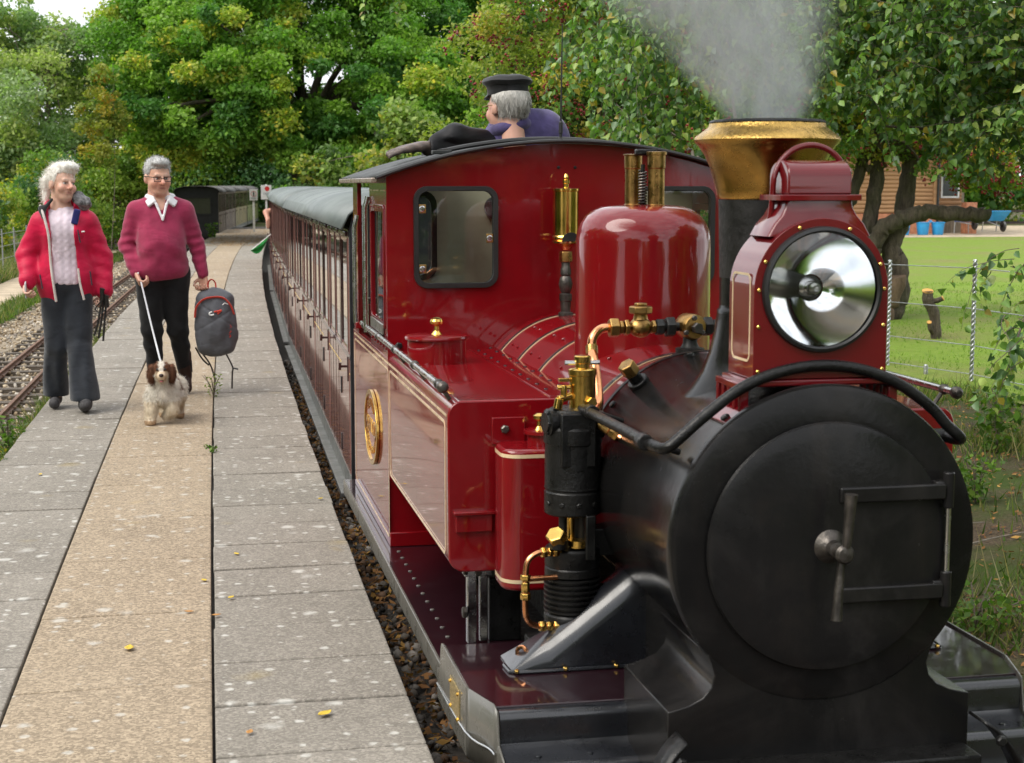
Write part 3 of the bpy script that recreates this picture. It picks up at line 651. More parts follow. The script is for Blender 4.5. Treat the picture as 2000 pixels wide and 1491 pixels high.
# chimney
ch = MB().lathe([(0.235, -0.09), (0.195, -0.045), (0.165, 0.0), (0.146, 0.05), (0.134, 0.10), (0.1265, 0.155), (0.1265, 0.165), (0.121, 0.17), (0.1205, 0.18), (0.123, 0.40), (0.127, 0.47)], (XC, 4.115, 1.10), (0, 0, 1), 64).build('chimney', MAT['smokebox'], loco, smooth=50)
MAT['cap'] = M('chimney_brass', (0.55, 0.32, 0.085), 0.26, 1.0, var=0.25, rvar=0.09, vscale=5, bump=0.05, bscale=14)
MB().lathe([(0.1285, 1.563), (0.131, 1.566), (0.134, 1.585), (0.140, 1.61), (0.150, 1.645), (0.166, 1.68), (0.182, 1.703), (0.192, 1.713), (0.195, 1.720)], (XC, 4.115, 0), (0, 0, 1), 72).build('chimney_cap', MAT['cap'], ch, smooth=40)
MB().lathe([(0.195, 1.720), (0.192, 1.727), (0.178, 1.738), (0.165, 1.747), (0.157, 1.754), (0.155, 1.762), (0.150, 1.768), (0.143, 1.766)], (XC, 4.115, 0), (0, 0, 1), 72).build('cap_rim', M('hammered_brass', (0.60, 0.38, 0.11), 0.28, 1.0, var=0.2, rvar=0.1, vscale=30, bump=0.35, bscale=75), ch, smooth=40)
MB().lathe([(0.156, 1.7655), (0.152, 1.771), (0.142, 1.773), (0.135, 1.768), (0.13, 1.70), (0.12, 1.3), (0, 1.3)], (XC, 4.115, 0), (0, 0, 1), 64).build('chimney_throat', MAT['iron'], ch)

# headlamp
LZ, LY = 1.345, 3.71
body = [(XC - 0.1746, 1.125)] + [(XC - 0.1746, LZ)] + arc((XC, LZ), 0.1746, 180, 0, 28)[1:-1] + [(XC + 0.1746, LZ), (XC + 0.1746, 1.125)]
lamp = MB().holed(body, [arc((XC, LZ), 0.1475, 0, 354, 59)], XZ, LY, 3.893).build('headlamp', MAT['lampred'], loco, smooth=40, bevel=0.0045)
MB().prism([(XC + (x - XC) * 0.985, 1.13 + (z - 1.13) * 0.99) for x, z in body], XZ, 3.885, 3.896).build('lamp_back', MAT['lampred'], lamp)
MB().lathe([(0.1405, -0.012), (0.1455, -0.017), (0.153, -0.014), (0.1555, -0.006), (0.1555, 0.004), (0.141, 0.006)], (XC, LY, LZ), (0, 1, 0), 72).build('lamp_rim', MAT['rubber'], lamp)
prof = [(0.142 * t, 0.005 + 0.075 * (1 - t * t)) for t in [1, 0.94, 0.88, 0.8, 0.72, 0.64, 0.56, 0.48, 0.4, 0.32, 0.24]]
MB().lathe(prof, (XC, LY, LZ), (0, 1, 0), 72).build('reflector', MAT['mirror'], lamp, smooth=60)
MB().lathe([(0.036, 0.083), (0.030, 0.076), (0.018, 0.072), (0.015, 0.066), (0.0, 0.066)], (XC, LY, LZ), (0, 1, 0), 32).build('bulb_holder', MAT['steel'], lamp)
MB().lathe([(0.013, 0.066), (0.015, 0.05), (0.014, 0.038), (0.007, 0.028), (0, 0.026)], (XC, LY, LZ), (0, 1, 0), 24).build('bulb', M('bulb_glass', (0.5, 0.5, 0.46), 0.08, 0.6), lamp, smooth=60)
MB().lathe([(0.1425, -0.006), (0.11, -0.010), (0.06, -0.013), (0, -0.014)], (XC, LY, LZ), (0, 1, 0), 64).build('lens', MAT['lens'], lamp, smooth=60)
for a in (22, 65, 112, 155, 180, 0):
    m = MB(); bolt(m, (XC + 0.163 * math.cos(R(a)), LY - 0.001, LZ + 0.163 * math.sin(R(a))), (0, -1, 0), 0.005, 0.004); m.build('lamp_rivet', BR, lamp)
for sx in (-1, 1):
    for z in (1.255, 1.145):
        m = MB(); bolt(m, (XC + sx * 0.163, LY - 0.001, z), (0, -1, 0), 0.005, 0.004); m.build('lamp_rivet', BR, lamp)
for sx in (-1, 1):
    xx = XC + sx * 0.1752
    lining(YZ, xx - 0.0006, xx + 0.0006, 3.735, 3.87, 1.165, 1.385, 0.022, 0.006, lamp)
# its ventilator and carrying handle
def loft(m, rings, cy_, n=4):
    L = []
    for z, hx, hy, r in rings: L.append([(XC + u, cy_ + v, z) for u, v in rrect(-hx, hx, -hy, hy, r, n)])
    k = len(L[0]); vs = [p for Lr in L for p in Lr]
    m.add(vs, [(i * k + j, i * k + (j + 1) % k, (i + 1) * k + (j + 1) % k, (i + 1) * k + j) for i in range(len(L) - 1) for j in range(k)] + [tuple(range((len(L) - 1) * k, len(L) * k))])
    return m
vent = loft(MB(), [(1.475, 0.135, 0.07, 0.01), (1.505, 0.118, 0.07, 0.01), (1.525, 0.100, 0.068, 0.01), (1.545, 0.089, 0.066, 0.01), (1.57, 0.085, 0.065, 0.01)], 3.80).build('lamp_ventilator', MAT['lampred'], lamp, smooth=40)
loft(MB(), [(1.563, 0.106, 0.078, 0.006), (1.577, 0.106, 0.078, 0.006)], 3.80).build('ventilator_collar', MAT['lampred'], vent, bevel=0.002)
m = MB(); P = [(3.80 + u, v) for u, v in arc((0, 1.625), 0.066, 0, 180, 12)]
P = [(3.866, 1.577)] + [(3.80 + 0.066 * math.cos(R(a)) , 1.622 + 0.04 * math.sin(R(a))) for a in range(0, 181, 15)] + [(3.734, 1.577)]
m.prism(P, YZ, XC - 0.083, XC + 0.083).build('ventilator_hood', MAT['lampred'], vent, smooth=40, bevel=0.004)
P = [(XC - 0.125, 3.855, 1.468), (XC - 0.108, 3.84, 1.492), (XC - 0.100, 3.81, 1.52), (XC - 0.098, 3.80, 1.60)] + [(XC + 0.097 * math.cos(R(a)), 3.80, 1.602 + 0.097 * math.sin(R(a))) for a in (165, 140, 115, 90, 65, 40, 15)] + [(XC + 0.098, 3.80, 1.60), (XC + 0.100, 3.80, 1.50)]
MB().tube(smooth_path(P, 5), 0.0075, 12).build('lamp_handle', MAT['lampred'], lamp, smooth=60)
# lamp bracket: slotted feet on the smokebox
MB().box(XC - 0.19, XC + 0.19, 3.70, 3.90, 1.108, 1.124).build('lamp_bracket', MAT['lampred'], loco, bevel=0.004)
for s in (-1, 1):
    fm = MB()
    for i in range(5):
        y = 3.71 + i * 0.042; fm.box(XC + s * 0.196 - 0.012, XC + s * 0.196 + 0.012, y, y + 0.014, 1.035, 1.112)
    for zz in (1.03, 1.098): fm.box(XC + s * 0.196 - 0.0125, XC + s * 0.196 + 0.0125, 3.705, 3.895, zz, zz + 0.018)
    fm.build('bracket_foot', MAT['lampred'], loco, bevel=0.003)
    fm = MB(); ang = math.atan2(0.33, s * 0.215); fm.obox((XC + s * 0.212, 3.80, 1.037), (0.075, 0.21, 0.012), Matrix.Rotation(s * R(33), 3, 'Y')).build('bracket_flange', MAT['lampred'], loco, bevel=0.003)
    m = MB()
    for y in (3.73, 3.87): bolt(m, (XC + s * 0.235, y, 1.028), (s * 0.55, 0, 0.83), 0.012, 0.01)
    m.build('flange_bolt', BLK, loco)

# boiler with bands
boiler = MB().lathe([(0.3, 0.0), (0.372, 0.0), (0.374, 1.84), (0.3, 1.84)], (XC, 4.625, 0.702), (0, 1, 0), 96).build('boiler', RED, loco)
for y in (4.80, 5.62, 6.0, 6.35):
    b = MB().lathe([(0.373, -0.013), (0.3775, -0.013), (0.3775, 0.013), (0.373, 0.013)], (XC, y, 0.702), (0, 1, 0), 96).build('boiler_band', GLS, boiler)
    for e in (-0.017, 0.017): MB().lathe([(0.373, -0.0025), (0.3762, -0.0025), (0.3762, 0.0025), (0.373, 0.0025)], (XC, y + e, 0.702), (0, 1, 0), 96).build('band_lining', MAT['cream'], b)
m = MB()
for y in (4.9, 5.08, 5.4, 5.75, 5.9, 6.15, 6.25):
    for a in (118, 135): bolt(m, (XC + 0.375 * math.cos(R(a)), y, 0.702 + 0.375 * math.sin(R(a))), (math.cos(R(a)), 0, math.sin(R(a))), 0.007, 0.005)
m.build('boiler_screws', RED, boiler, kind='stuff')
m = MB()
for a in (150, 142, 100, 80): bolt(m, (XC + 0.386 * math.cos(R(a)), 4.55, ZB + 0.386 * math.sin(R(a))), (math.cos(R(a)), 0, math.sin(R(a))), 0.012, 0.008)
m.build('smokebox_bolts', BLK, loco, kind='stuff')
# washout plug on the smokebox shoulder
a = R(128); d = Vector((math.cos(a), -0.25, math.sin(a))).normalized(); c = Vector((XC + 0.383 * math.cos(a), 4.50, ZB + 0.383 * math.sin(a)))
wp = MB().cyl(c - d * 0.01, c + d * 0.02, 0.032, 20).cyl(c + d * 0.02, c + d * 0.045, 0.02, 20).build('washout_plug', BLK, loco, bevel=0.003)
nut(MB(), c + d * 0.045, c + d * 0.085, 0.027).build('plug_nut', MAT['brass_dull'], wp, bevel=0.002)

# dome with twin safety valves
prof = [(0.262, -0.13), (0.246, -0.09), (0.238, -0.05), (0.234, 0.0), (0.2315, 0.06), (0.230, 0.37)]
prof += [(0.230 - 0.115 + 0.115 * math.cos(R(t)), 0.37 + 0.115 * math.sin(R(t))) for t in (15, 30, 45, 60, 75, 90)] + [(0.06, 0.489), (0, 0.490)]
dome = MB().lathe(prof, (XC, 5.307, 1.045), (0, 0, 1), 72).build('dome', RED, loco, smooth=60)
for dx, dy, zt in ((-0.018, 0.07, 1.705), (0.036, -0.03, 1.712)):
    MB().lathe([(0.030, 1.528), (0.031, 1.534), (0.0285, 1.536), (0.0285, 1.655), (0.031, 1.658), (0.031, 1.70), (0.035, 1.702), (0.035, zt), (0.03, zt + 0.001), (0.026, zt - 0.01), (0, zt - 0.01)], (XC + dx, 5.307 + dy, 0), (0, 0, 1), 28).build('safety_valve', MAT['brass_dull'], dome)
m = MB(); m.tube([(XC - 0.008 + 0.0125 * math.cos(t * 0.7), 5.29 + 0.0125 * math.sin(t * 0.7), 1.535 + t * 0.0011) for t in range(105)], 0.0035, 6).build('safety_spring', MAT['worn'], dome)
MB().cyl((XC - 0.008, 5.29, 1.53), (XC - 0.008, 5.29, 1.67), 0.007, 8).build('spring_core', BLK, dome)
MB().box(XC - 0.03, XC + 0.045, 5.295, 5.325, 1.70, 1.722).build('valve_lever', BLK, dome, bevel=0.006)

# whistle
wx, wy = 1.489, 6.33
wh = MB().lathe([(0.0, 1.34), (0.02, 1.34), (0.028, 1.352), (0.045, 1.362), (0.058, 1.368), (0.058, 1.375), (0.05, 1.376)], (wx, wy, 0), (0, 0, 1), 28).build('whistle', MAT['copper'], loco)
MB().lathe([(0.0525, 1.40), (0.0535, 1.575), (0.058, 1.578), (0.058, 1.586), (0.02, 1.588), (0.012, 1.592), (0.012, 1.605), (0.016, 1.608), (0.016, 1.62), (0.010, 1.624), (0.012, 1.632), (0.006, 1.645), (0, 1.648)], (wx, wy, 0), (0, 0, 1), 28).build('whistle_bell', BR, wh)
MB().lathe([(0.0525, 1.375), (0.0525, 1.40)], (wx, wy, 0), (0, 0, 1), 24, R(130), R(390), ref=(0, -1, 0)).build('whistle_wall', BR, wh, solid=0.003)
MB().prism(arc((wx + 0.008, 1.376), 0.036, 0, 180, 12), XZ, wy - 0.0555, wy - 0.04).build('whistle_mouth', MAT['iron'], wh)
nut(MB(), (wx, wy, 1.29), (wx, wy, 1.335), 0.027).build('whistle_nut', MAT['brass_dull'], wh, bevel=0.002)
m = MB().lathe([(0.018, 1.05), (0.03, 1.06), (0.03, 1.085), (0.02, 1.09), (0.022, 1.13), (0.026, 1.135), (0.026, 1.16), (0.018, 1.165), (0.024, 1.18), (0.029, 1.20), (0.024, 1.225), (0.018, 1.235), (0.022, 1.24), (0.022, 1.26), (0.018, 1.27), (0.018, 1.29)], (wx, wy, 0), (0, 0, 1), 16)
m.build('whistle_valve', MAT['worn'], wh)

# side tanks
def tank_profile(x0, x1, z0, z1, r): return rrect(x0, x1, z0, z1, r, 7)
def tank(side):
    q = (lambda x: x) if side < 0 else mirror
    y0 = 4.90 if side < 0 else 4.46
    P = [(q(1.255), 0.93), (q(1.255), 0.38)] + [(q(0.775 + 0.055 - 0.055 * math.sin(R(t))), 0.38 + 0.055 - 0.055 * math.cos(R(t))) for t in range(0, 91, 13)] + [(q(0.775 + 0.05 - 0.05 * math.cos(R(t))), 0.93 - 0.05 + 0.05 * math.sin(R(t))) for t in range(0, 91, 13)]
    tk = MB().prism(P, XZ, y0, 6.449).build('side_tank', RED, loco, smooth=40, bevel=0.005)
    xs = q(0.7745)
    lining(YZ, xs - 0.0008, xs + 0.0008, y0 + 0.05, 6.40, 0.425, 0.86, 0.03, 0.009, tk)
    MB().box(min(xs, xs + 0.0016 * side), max(xs, xs + 0.0016 * side), y0 + 0.02, 7.80, 0.878, 0.886).build('top_line', MAT['cream'], tk, smooth=0)
    m = MB()
    for i in range(11):
        for x in (1.20, 1.135): bolt(m, (q(x), 5.05 + i * 0.14 + (0.05 if x < 1.15 else 0), 0.93), (0, 0, 1), 0.0075, 0.007)
    m.build('tank_bolts', MAT['plum'], tk, kind='stuff')
    MB().box(min(q(1.11), q(1.26)), max(q(1.11), q(1.26)), y0 + 0.03, 6.44, 0.9295, 0.9335).build('angle_strip', RED, tk, bevel=0.001)
    hrl = MB().tube([(q(0.762), y0 + 0.03, 0.972), (q(0.762), 7.32, 0.972)], 0.0115, 14).build('tank_handrail', MAT['steel'], tk)
    for i in range(5):
        y = y0 + 0.1 + i * (7.1 - y0) / 4
        MB().sphere((q(0.762), y, 0.972), 0.017, 12, (1, 1.3, 1)).cyl((q(0.764), y, 0.97), (q(0.80), y, 0.918), 0.007, 8).build('handrail_stanchion', MAT['worn'], hrl)
    MB().lathe([(0.0115, 0), (0.019, 0.004), (0.019, 0.02), (0.01, 0.03), (0, 0.032)], (q(0.762), y0 + 0.03, 0.972), (0, -1, 0), 14).build('handrail_end', MAT['worn'], hrl)
    fx = q(0.912)
    fl = MB().lathe([(0.112, 0.92), (0.112, 1.02)], (fx, 6.02, 0), (0, 0, 1), 48).build('filler', RED, tk)
    lid = MB().lathe([(0.108, 1.018), (0.122, 1.018), (0.124, 1.024), (0.122, 1.031), (0.116, 1.033), (0, 1.036)], (fx, 6.02, 0), (0, 0, 1), 48).build('filler_lid', RED, tk)
    MB().lathe([(0.022, 1.033), (0.02, 1.038), (0.010, 1.05), (0.009, 1.066), (0.013, 1.07), (0.024, 1.076), (0.026, 1.085), (0.022, 1.094), (0.01, 1.10), (0, 1.101)], (fx, 6.02, 0), (0, 0, 1), 24).build('lid_knob', BR, lid)
    return tk
tl_ = tank(-1); tank(1)
MB().box(0.797, 0.915, 4.884, 4.902, 0.512, 0.568).build('lamp_iron_pocket', RED, tl_, bevel=0.003)
MB().box(0.79, 0.922, 4.872, 4.902, 0.568, 0.58).build('pocket_lip', RED, tl_, bevel=0.003)
# maroon oil box in front of the left tank
pl = rrect(0.915, 1.20, 4.70, 4.895, 0.06, 6)
ob = MB().prism(pl, XY, 0.36, 0.80).build('oil_box', RED, loco, smooth=40, bevel=0.012, seg=3)
for z in (0.385, 0.775):
    MB().prism(rrect(0.914, 1.201, 4.699, 4.896, 0.061, 6), XY, z, z + 0.011).build('lining', MAT['cream'], ob, smooth=40)
MB().lathe([(0.05, 0.79), (0.05, 0.835), (0.062, 0.836), (0.062, 0.846), (0, 0.85)], (1.06, 4.80, 0), (0, 0, 1), 32).build('oil_box_lid', RED, ob)
MB().lathe([(0.016, 0.848), (0.008, 0.86), (0.008, 0.875), (0.02, 0.883), (0.02, 0.893), (0.008, 0.90), (0, 0.90)], (1.045, 4.79, 0), (0, 0, 1), 20).build('lid_knob', BR, ob)
MB().box(0.915, 1.02, 4.888, 4.9, 0.79, 0.875).build('backing_plate', RED, ob, bevel=0.002)
m = MB(); bolt(m, (0.955, 4.888, 0.838), (0, -1, 0), 0.014, 0.012); m.build('plate_bolt', MAT['worn'], ob)

# cab
arcR = lambda x: 1.768 - 0.2396 * (x - XC) ** 2        # roof line
roofpts = [(0.775 + i * 1.49 / 24, arcR(0.775 + i * 1.49 / 24)) for i in range(25)]
W1 = rrect(0.90, 1.215, 1.20, 1.58, 0.045, 6); W2 = [(mirror(x), z) for x, z in reversed(W1)]
outer = [(0.775, 0.86), (2.265, 0.86)] + list(reversed(roofpts))
cab = MB().holed(outer, [W1, W2], XZ, 6.45, 6.46).build('cab_front', RED, loco, smooth=30)
for k, s in enumerate((-1, 1)):
    q = (lambda x: x) if s < 0 else mirror
    a_, b_ = sorted((q(0.90), q(1.215)))
    fr = MB().holed(rrect(a_ - 0.016, b_ + 0.016, 1.184, 1.596, 0.055, 7), [rrect(a_ + 0.004, b_ - 0.004, 1.204, 1.576, 0.04, 7)], XZ, 6.434, 6.47).build('cab_window', MAT['rubber'], cab, smooth=40, bevel=0.006, seg=3)
    MB().box(a_ + 0.001, b_ - 0.001, 6.453, 6.456, 1.203, 1.577).build('pane', MAT['glass'], fr, smooth=0)
    for (lx, lz) in ((a_ + 0.018, 1.505), (a_ + 0.018, 1.262), (b_ - 0.02, 1.385)):
        lt = MB().box(lx - 0.013, lx + 0.017, 6.440, 6.448, lz - 0.018, lz + 0.018).build('window_catch', MAT['brass_dull'], fr, bevel=0.002)
        MB().lathe([(0.013, 0), (0.013, 0.006), (0.009, 0.007), (0.008, 0.003), (0.004, 0.003), (0.004, 0.008), (0, 0.008)], (lx, 6.44, lz), (0, -1, 0), 18).build('catch_boss', MAT['steel'], lt)
m = MB()
for x in (XC - 0.035, XC + 0.035): bolt(m, (x, 6.45, 1.672), (0, -1, 0), 0.007, 0.003)
bolt(m, (0.82, 6.45, 0.95), (0, -1, 0), 0.016, 0.01)
m.build('cab_bolts', BLK, cab, kind='stuff')
for s in (-1, 1):
    q = (lambda x: x) if s < 0 else mirror
    zt = arcR(0.775) - 0.004
    sd = MB().holed([(6.4605, 0.9), (7.08, 0.9), (7.08, zt), (6.4605, zt)], [rrect(6.55, 7.0, 1.03, 1.50, 0.02, 3)], YZ, q(0.776), q(0.784)).build('cab_side', RED, loco, smooth=30)
    MB().holed(rrect(6.53, 7.02, 1.01, 1.52, 0.02, 3), [rrect(6.56, 6.99, 1.04, 1.49, 0.015, 3)], YZ, q(0.770), q(0.79)).build('side_window_frame', MAT['lampred'], sd, bevel=0.003)
    MB().box(min(q(0.779), q(0.782)), max(q(0.779), q(0.782)), 6.555, 6.80, 1.035, 1.495).build('pane', MAT['glass'], sd, smooth=0)
    MB().box(min(q(0.766), q(0.776)), max(q(0.766), q(0.776)), 6.56, 7.0, 0.985, 1.03).build('window_sill', MAT['valance'], sd, bevel=0.003)
    MB().box(min(q(0.772), q(0.7755)), max(q(0.772), q(0.7755)), 6.50, 7.06, 1.575, 1.582).build('lining', MAT['cream'], sd, smooth=0)
    m = MB()
    for i in range(6): bolt(m, (q(0.776), 6.50 + 0.1 * i, 0.935), (-1 if s < 0 else 1, 0, 0), 0.008, 0.006)
    for i in range(5): bolt(m, (q(0.770), 6.57 + 0.1 * i, 1.508), (-1 if s < 0 else 1, 0, 0), 0.004, 0.003)
    m.build('side_rivets', MAT['lampred'], sd, kind='stuff')
    MB().box(min(q(0.775), q(0.795)), max(q(0.775), q(0.795)), 7.60, 7.80, 0.9, zt).build('rear_pillar', RED, loco, bevel=0.002)
    MB().tube([(q(0.76), 7.10, 0.95), (q(0.757), 7.10, 1.0), (q(0.757), 7.10, 1.50), (q(0.77), 7.10, 1.55)], 0.012, 12).build('cab_grab_rail', MAT['steel'], loco)
    MB().tube([(q(0.76), 7.58, 0.95), (q(0.757), 7.58, 1.0), (q(0.757), 7.58, 1.40), (q(0.77), 7.58, 1.46)], 0.010, 12).build('cab_grab_rail', MAT['steel'], loco)
    MB().box(min(q(0.776), q(0.80)), max(q(0.776), q(0.80)), 6.4605, 7.86, 0.121, 0.90).build('cab_lower_side', RED, loco, bevel=0.003)
    MB().box(min(q(0.776), q(1.1)), max(q(0.776), q(1.1)), 6.4495, 6.462, 0.121, 0.40).build('cab_lower_front', RED, loco, smooth=0)
    MB().box(min(q(0.776), q(1.1)), max(q(0.776), q(1.1)), 6.43, 6.45, 0.121, 0.18).build('floor_angle', RED, loco, bevel=0.003)
    xs = q(0.7748)
    lining(YZ, xs - 0.0006, xs + 0.0006, 6.44, 7.80, 0.155, 0.86, 0.03, 0.008, loco)
    MB().box(min(q(0.785), q(0.80)), max(q(0.785), q(0.80)), 7.09, 7.115, 0.9, 1.6).build('door_pillar', MAT['cab_cream'], loco)
    MB().box(min(q(0.758), q(0.785)), max(q(0.758), q(0.785)), 7.55, 7.62, 0.925, 0.955).build('door_catch', RED, loco, bevel=0.003)
MB().holed([(0.80, 0.3), (2.24, 0.3), (2.24, 1.64), (0.80, 1.64)], [rrect(0.86, 1.05, 1.20, 1.56, 0.05, 5)], XZ, 7.02, 7.04).build('cab_bulkhead', MAT['cab_cream'], loco, smooth=30)
MB().holed(rrect(0.845, 1.065, 1.185, 1.575, 0.06, 5), [rrect(0.87, 1.04, 1.21, 1.55, 0.045, 5)], XZ, 7.005, 7.02).build('bulkhead_window_frame', MAT['rubber'], loco, bevel=0.004)
MB().lathe([(0.052, 0), (0.052, 0.02), (0.045, 0.024), (0, 0.024)], (1.33, 7.02, 1.50), (0, -1, 0), 28).build('pressure_gauge', MAT['rubber'], loco)
MB().box(0.80, 2.24, 6.47, 7.84, 0.14, 0.16).build('cab_floor', MAT['iron'], loco)
MB().box(0.80, 2.24, 7.82, 7.86, 0.12, 1.02).build('cab_back', RED, loco, bevel=0.004)
MB().box(0.79, 2.25, 7.835, 7.875, 1.02, 1.05).build('cab_back_capping', MAT['worn'], loco, bevel=0.004)
# roof with open hatch
ROX = [0.725, 0.80, 0.90, 1.0, 1.08] + [1.14 + 0.095 * i for i in range(9)] + [1.96, 2.04, 2.14, 2.24, 2.315]
ROY = [6.405, 6.74, 7.1, 7.5, 7.82]
m = MB(); vs = [(x, y, arcR(x) + 0.012) for x in ROX for y in ROY]; ky = len(ROY)
m.add(vs, [(i * ky + j, (i + 1) * ky + j, (i + 1) * ky + j + 1, i * ky + j + 1) for i in range(len(ROX) - 1) for j in range(ky - 1) if not (1.05 < ROX[i] < 1.95 and 1 <= j <= 2)])
roof = m.build('cab_roof', MAT['roof_grey'], loco, smooth=50, solid=0.012)
MB().tube([(x, 6.402, arcR(x) + 0.010) for x in np.linspace(0.73, 2.31, 30)], 0.009, 8).build('roof_beading', MAT['rubber'], roof)
MB().tube([(x, 6.735, arcR(x) + 0.026) for x in np.linspace(1.07, 1.97, 24)], 0.012, 8).build('hatch_coaming', MAT['rubber'], roof)
for hx in (1.08, 1.96): MB().box(hx - 0.012, hx + 0.012, 6.73, 7.5, arcR(hx) + 0.01, arcR(hx) + 0.035).build('hatch_side', MAT['rubber'], roof, bevel=0.003)
MB().box(0.98, 1.06, 6.55, 6.60, arcR(1.02) + 0.018, arcR(1.02) + 0.034).build('hatch_hinge', MAT['roof_grey'], roof, bevel=0.003)
for s in (-1, 1):
    xg = 0.722 if s < 0 else mirror(0.722)
    MB().box(xg - 0.012, xg + 0.012, 6.405, 7.82, arcR(0.722) - 0.006, arcR(0.722) + 0.014).build('roof_gutter', M('bare_edge_metal', (0.28, 0.22, 0.18), 0.3, 0.5), roof, bevel=0.004)
ant = MB().lathe([(0.012, 0), (0.011, 0.01), (0.006, 0.014), (0.006, 0.03), (0.009, 0.032), (0.0085, 0.075), (0.004, 0.08), (0.0035, 0.30), (0.002, 0.47), (0, 0.472)], (XC - 0.022, 6.47, arcR(XC) + 0.012), (0.012, 0, 1), 10).build('aerial', MAT['rubber'], roof)

# oval nameplate
npY, npZ = 7.02, 0.535
ov = lambda a_, b_, n=48: [(npY + a_ * math.cos(2 * PI * i / n), npZ + b_ * math.sin(2 * PI * i / n)) for i in range(n)]
npo = MB().prism(ov(0.235, 0.155), YZ, 0.768, 0.775).build('nameplate', coachwork('nameplate_red', (0.30, 0.03, 0.02)), loco, smooth=40)
MB().holed(ov(0.25, 0.166), [ov(0.226, 0.146)], YZ, 0.7615, 0.7745).build('nameplate_rim', BR, npo, smooth=40, bevel=0.0025)
mt = Matrix(((0, 0, -1, 0.7665), (-1, 0, 0, npY), (0, 1, 0, npZ), (0, 0, 0, 1)))
text('nameplate_lettering', 'MARILOO', 0.092, BR, npo, mt, 0.003)
def arctext(s_, rad_y, rad_z, a_mid, a_step, size):
    for i, chh in enumerate(s_):
        if chh == ' ': continue
        a_ = R(a_mid + (i - (len(s_) - 1) / 2) * a_step)
        u = rad_y * math.sin(a_); v = (rad_z * math.cos(a_)); up = 1 if rad_z > 0 else -1
        tilt = -a_ if rad_z > 0 else a_
        mm = Matrix(((0, 0, -1, 0.7665), (-1, 0, 0, npY - u), (0, 1, 0, npZ + v), (0, 0, 0, 1))) @ Matrix.Rotation(tilt * 0.75, 4, 'Z')
        text('nameplate_letter', chh, size, BR, npo, mm, 0.003)
arctext('EXBURY', 0.17, 0.105, 0, 15, 0.05); arctext('STEAM RAILWAY', 0.18, -0.105, 0, 10.5, 0.042)

# feed valves on the boiler
vz, vy = 1.165, 4.74
vb = MB().lathe([(0.055, 1.055), (0.055, 1.078), (0.045, 1.08), (0.045, 1.098), (0.03, 1.10), (0.022, 1.115), (0.022, 1.14)], (1.512, vy, 0), (0, 0, 1), 24).build('clack_valve', MAT['iron'], loco)
MB().lathe([(0.0, -0.04), (0.036, -0.04), (0.04, -0.03), (0.04, 0.03), (0.034, 0.04), (0.012, 0.042), (0.012, 0.055), (0, 0.055)], (1.512, vy, vz), (0.12, -1, 0), 24).build('valve_body', MAT['brass_dull'], vb)
m = MB(); nut(m, (1.514, vy - 0.05, vz), (1.518, vy - 0.07, vz), 0.018)
for a in (60, 180, 300): bolt(m, (1.512 + 0.03 * math.cos(R(a + 30)), vy - 0.04, vz + 0.03 * math.sin(R(a + 30))), (0, -1, 0), 0.009, 0.008)
m.build('valve_studs', MAT['worn'], vb, kind='stuff')
m = MB()
for x0, x1, r in ((1.432, 1.46, 0.032), (1.40, 1.425, 0.026), (1.553, 1.58, 0.031), (1.582, 1.60, 0.022)): nut(m, (x0, vy, vz), (x1, vy, vz), r)
m.cyl((1.38, vy, vz), (1.62, vy, vz), 0.014, 12).build('union_nuts', MAT['iron'], vb, kind='stuff')
gv = MB().sphere((1.352, vy, vz), 0.034, 20, (1.1, 1, 0.95)).cyl((1.30, vy, vz), (1.40, vy, vz), 0.016, 14).lathe([(0.024, 0.025), (0.02, 0.04), (0.022, 0.045)], (1.352, vy, vz), (0, 0, 1), 16).build('globe_valve', MAT['brass_dull'], loco, smooth=50)
m = MB(); nut(m, (1.352, vy, vz + 0.042), (1.352, vy, vz + 0.066), 0.036); nut(m, (1.352, vy, vz + 0.066), (1.352, vy, vz + 0.076), 0.02)
nut(m, (1.30, vy, vz), (1.316, vy, vz), 0.026); nut(m, (1.284, vy, vz), (1.297, vy, vz), 0.023); nut(m, (1.385, vy, vz), (1.40, vy, vz), 0.022); nut(m, (1.252, vy, vz), (1.282, vy, vz), 0.031)
m.build('valve_nuts', MAT['brass_dull'], gv, bevel=0.0015, kind='stuff')
fp = MB().tube(smooth_path([(1.26, vy, vz), (1.225, 4.73, vz - 0.002), (1.198, 4.72, vz - 0.025), (1.190, 4.71, vz - 0.06), (1.186, 4.66, 1.07), (1.182, 4.60, 1.0), (1.172, 4.55, 0.955), (1.15, 4.50, 0.94)], 6), 0.0145, 14).build('feed_pipe', CP, loco, smooth=60)
MB().cyl((1.190, 4.712, vz - 0.052), (1.189, 4.70, vz - 0.075), 0.019, 16).build('pipe_collar', MAT['brass_dull'], fp)

# air pump in front of the left tank
px, py = 1.07, 4.45
pump = MB().lathe([(0.0, 0.655), (0.078, 0.655), (0.083, 0.66), (0.083, 0.72), (0.080, 0.724), (0.080, 0.728), (0.083, 0.732), (0.0815, 0.74), (0.0815, 0.86), (0.085, 0.864), (0.085, 0.905), (0.080, 0.912), (0.0, 0.912)], (px, py, 0), (0, 0, 1), 48).build('air_pump', BLK, loco)
MB().lathe([(0.072, 0.905), (0.073, 0.95), (0.068, 0.962), (0.04, 0.966), (0, 0.966)], (px, py, 0), (0, 0, 1), 32).box(px - 0.052, px + 0.05, py - 0.078, py, 0.80, 0.955).build('pump_head', BLK, pump, bevel=0.004)
MB().lathe([(0.04, -0.01), (0.04, 0.012), (0.032, 0.016), (0.03, 0.022), (0, 0.022)], (px - 0.068, py - 0.02, 0.925), (-1, -0.15, 0), 24).build('pump_side_cover', BLK, pump)
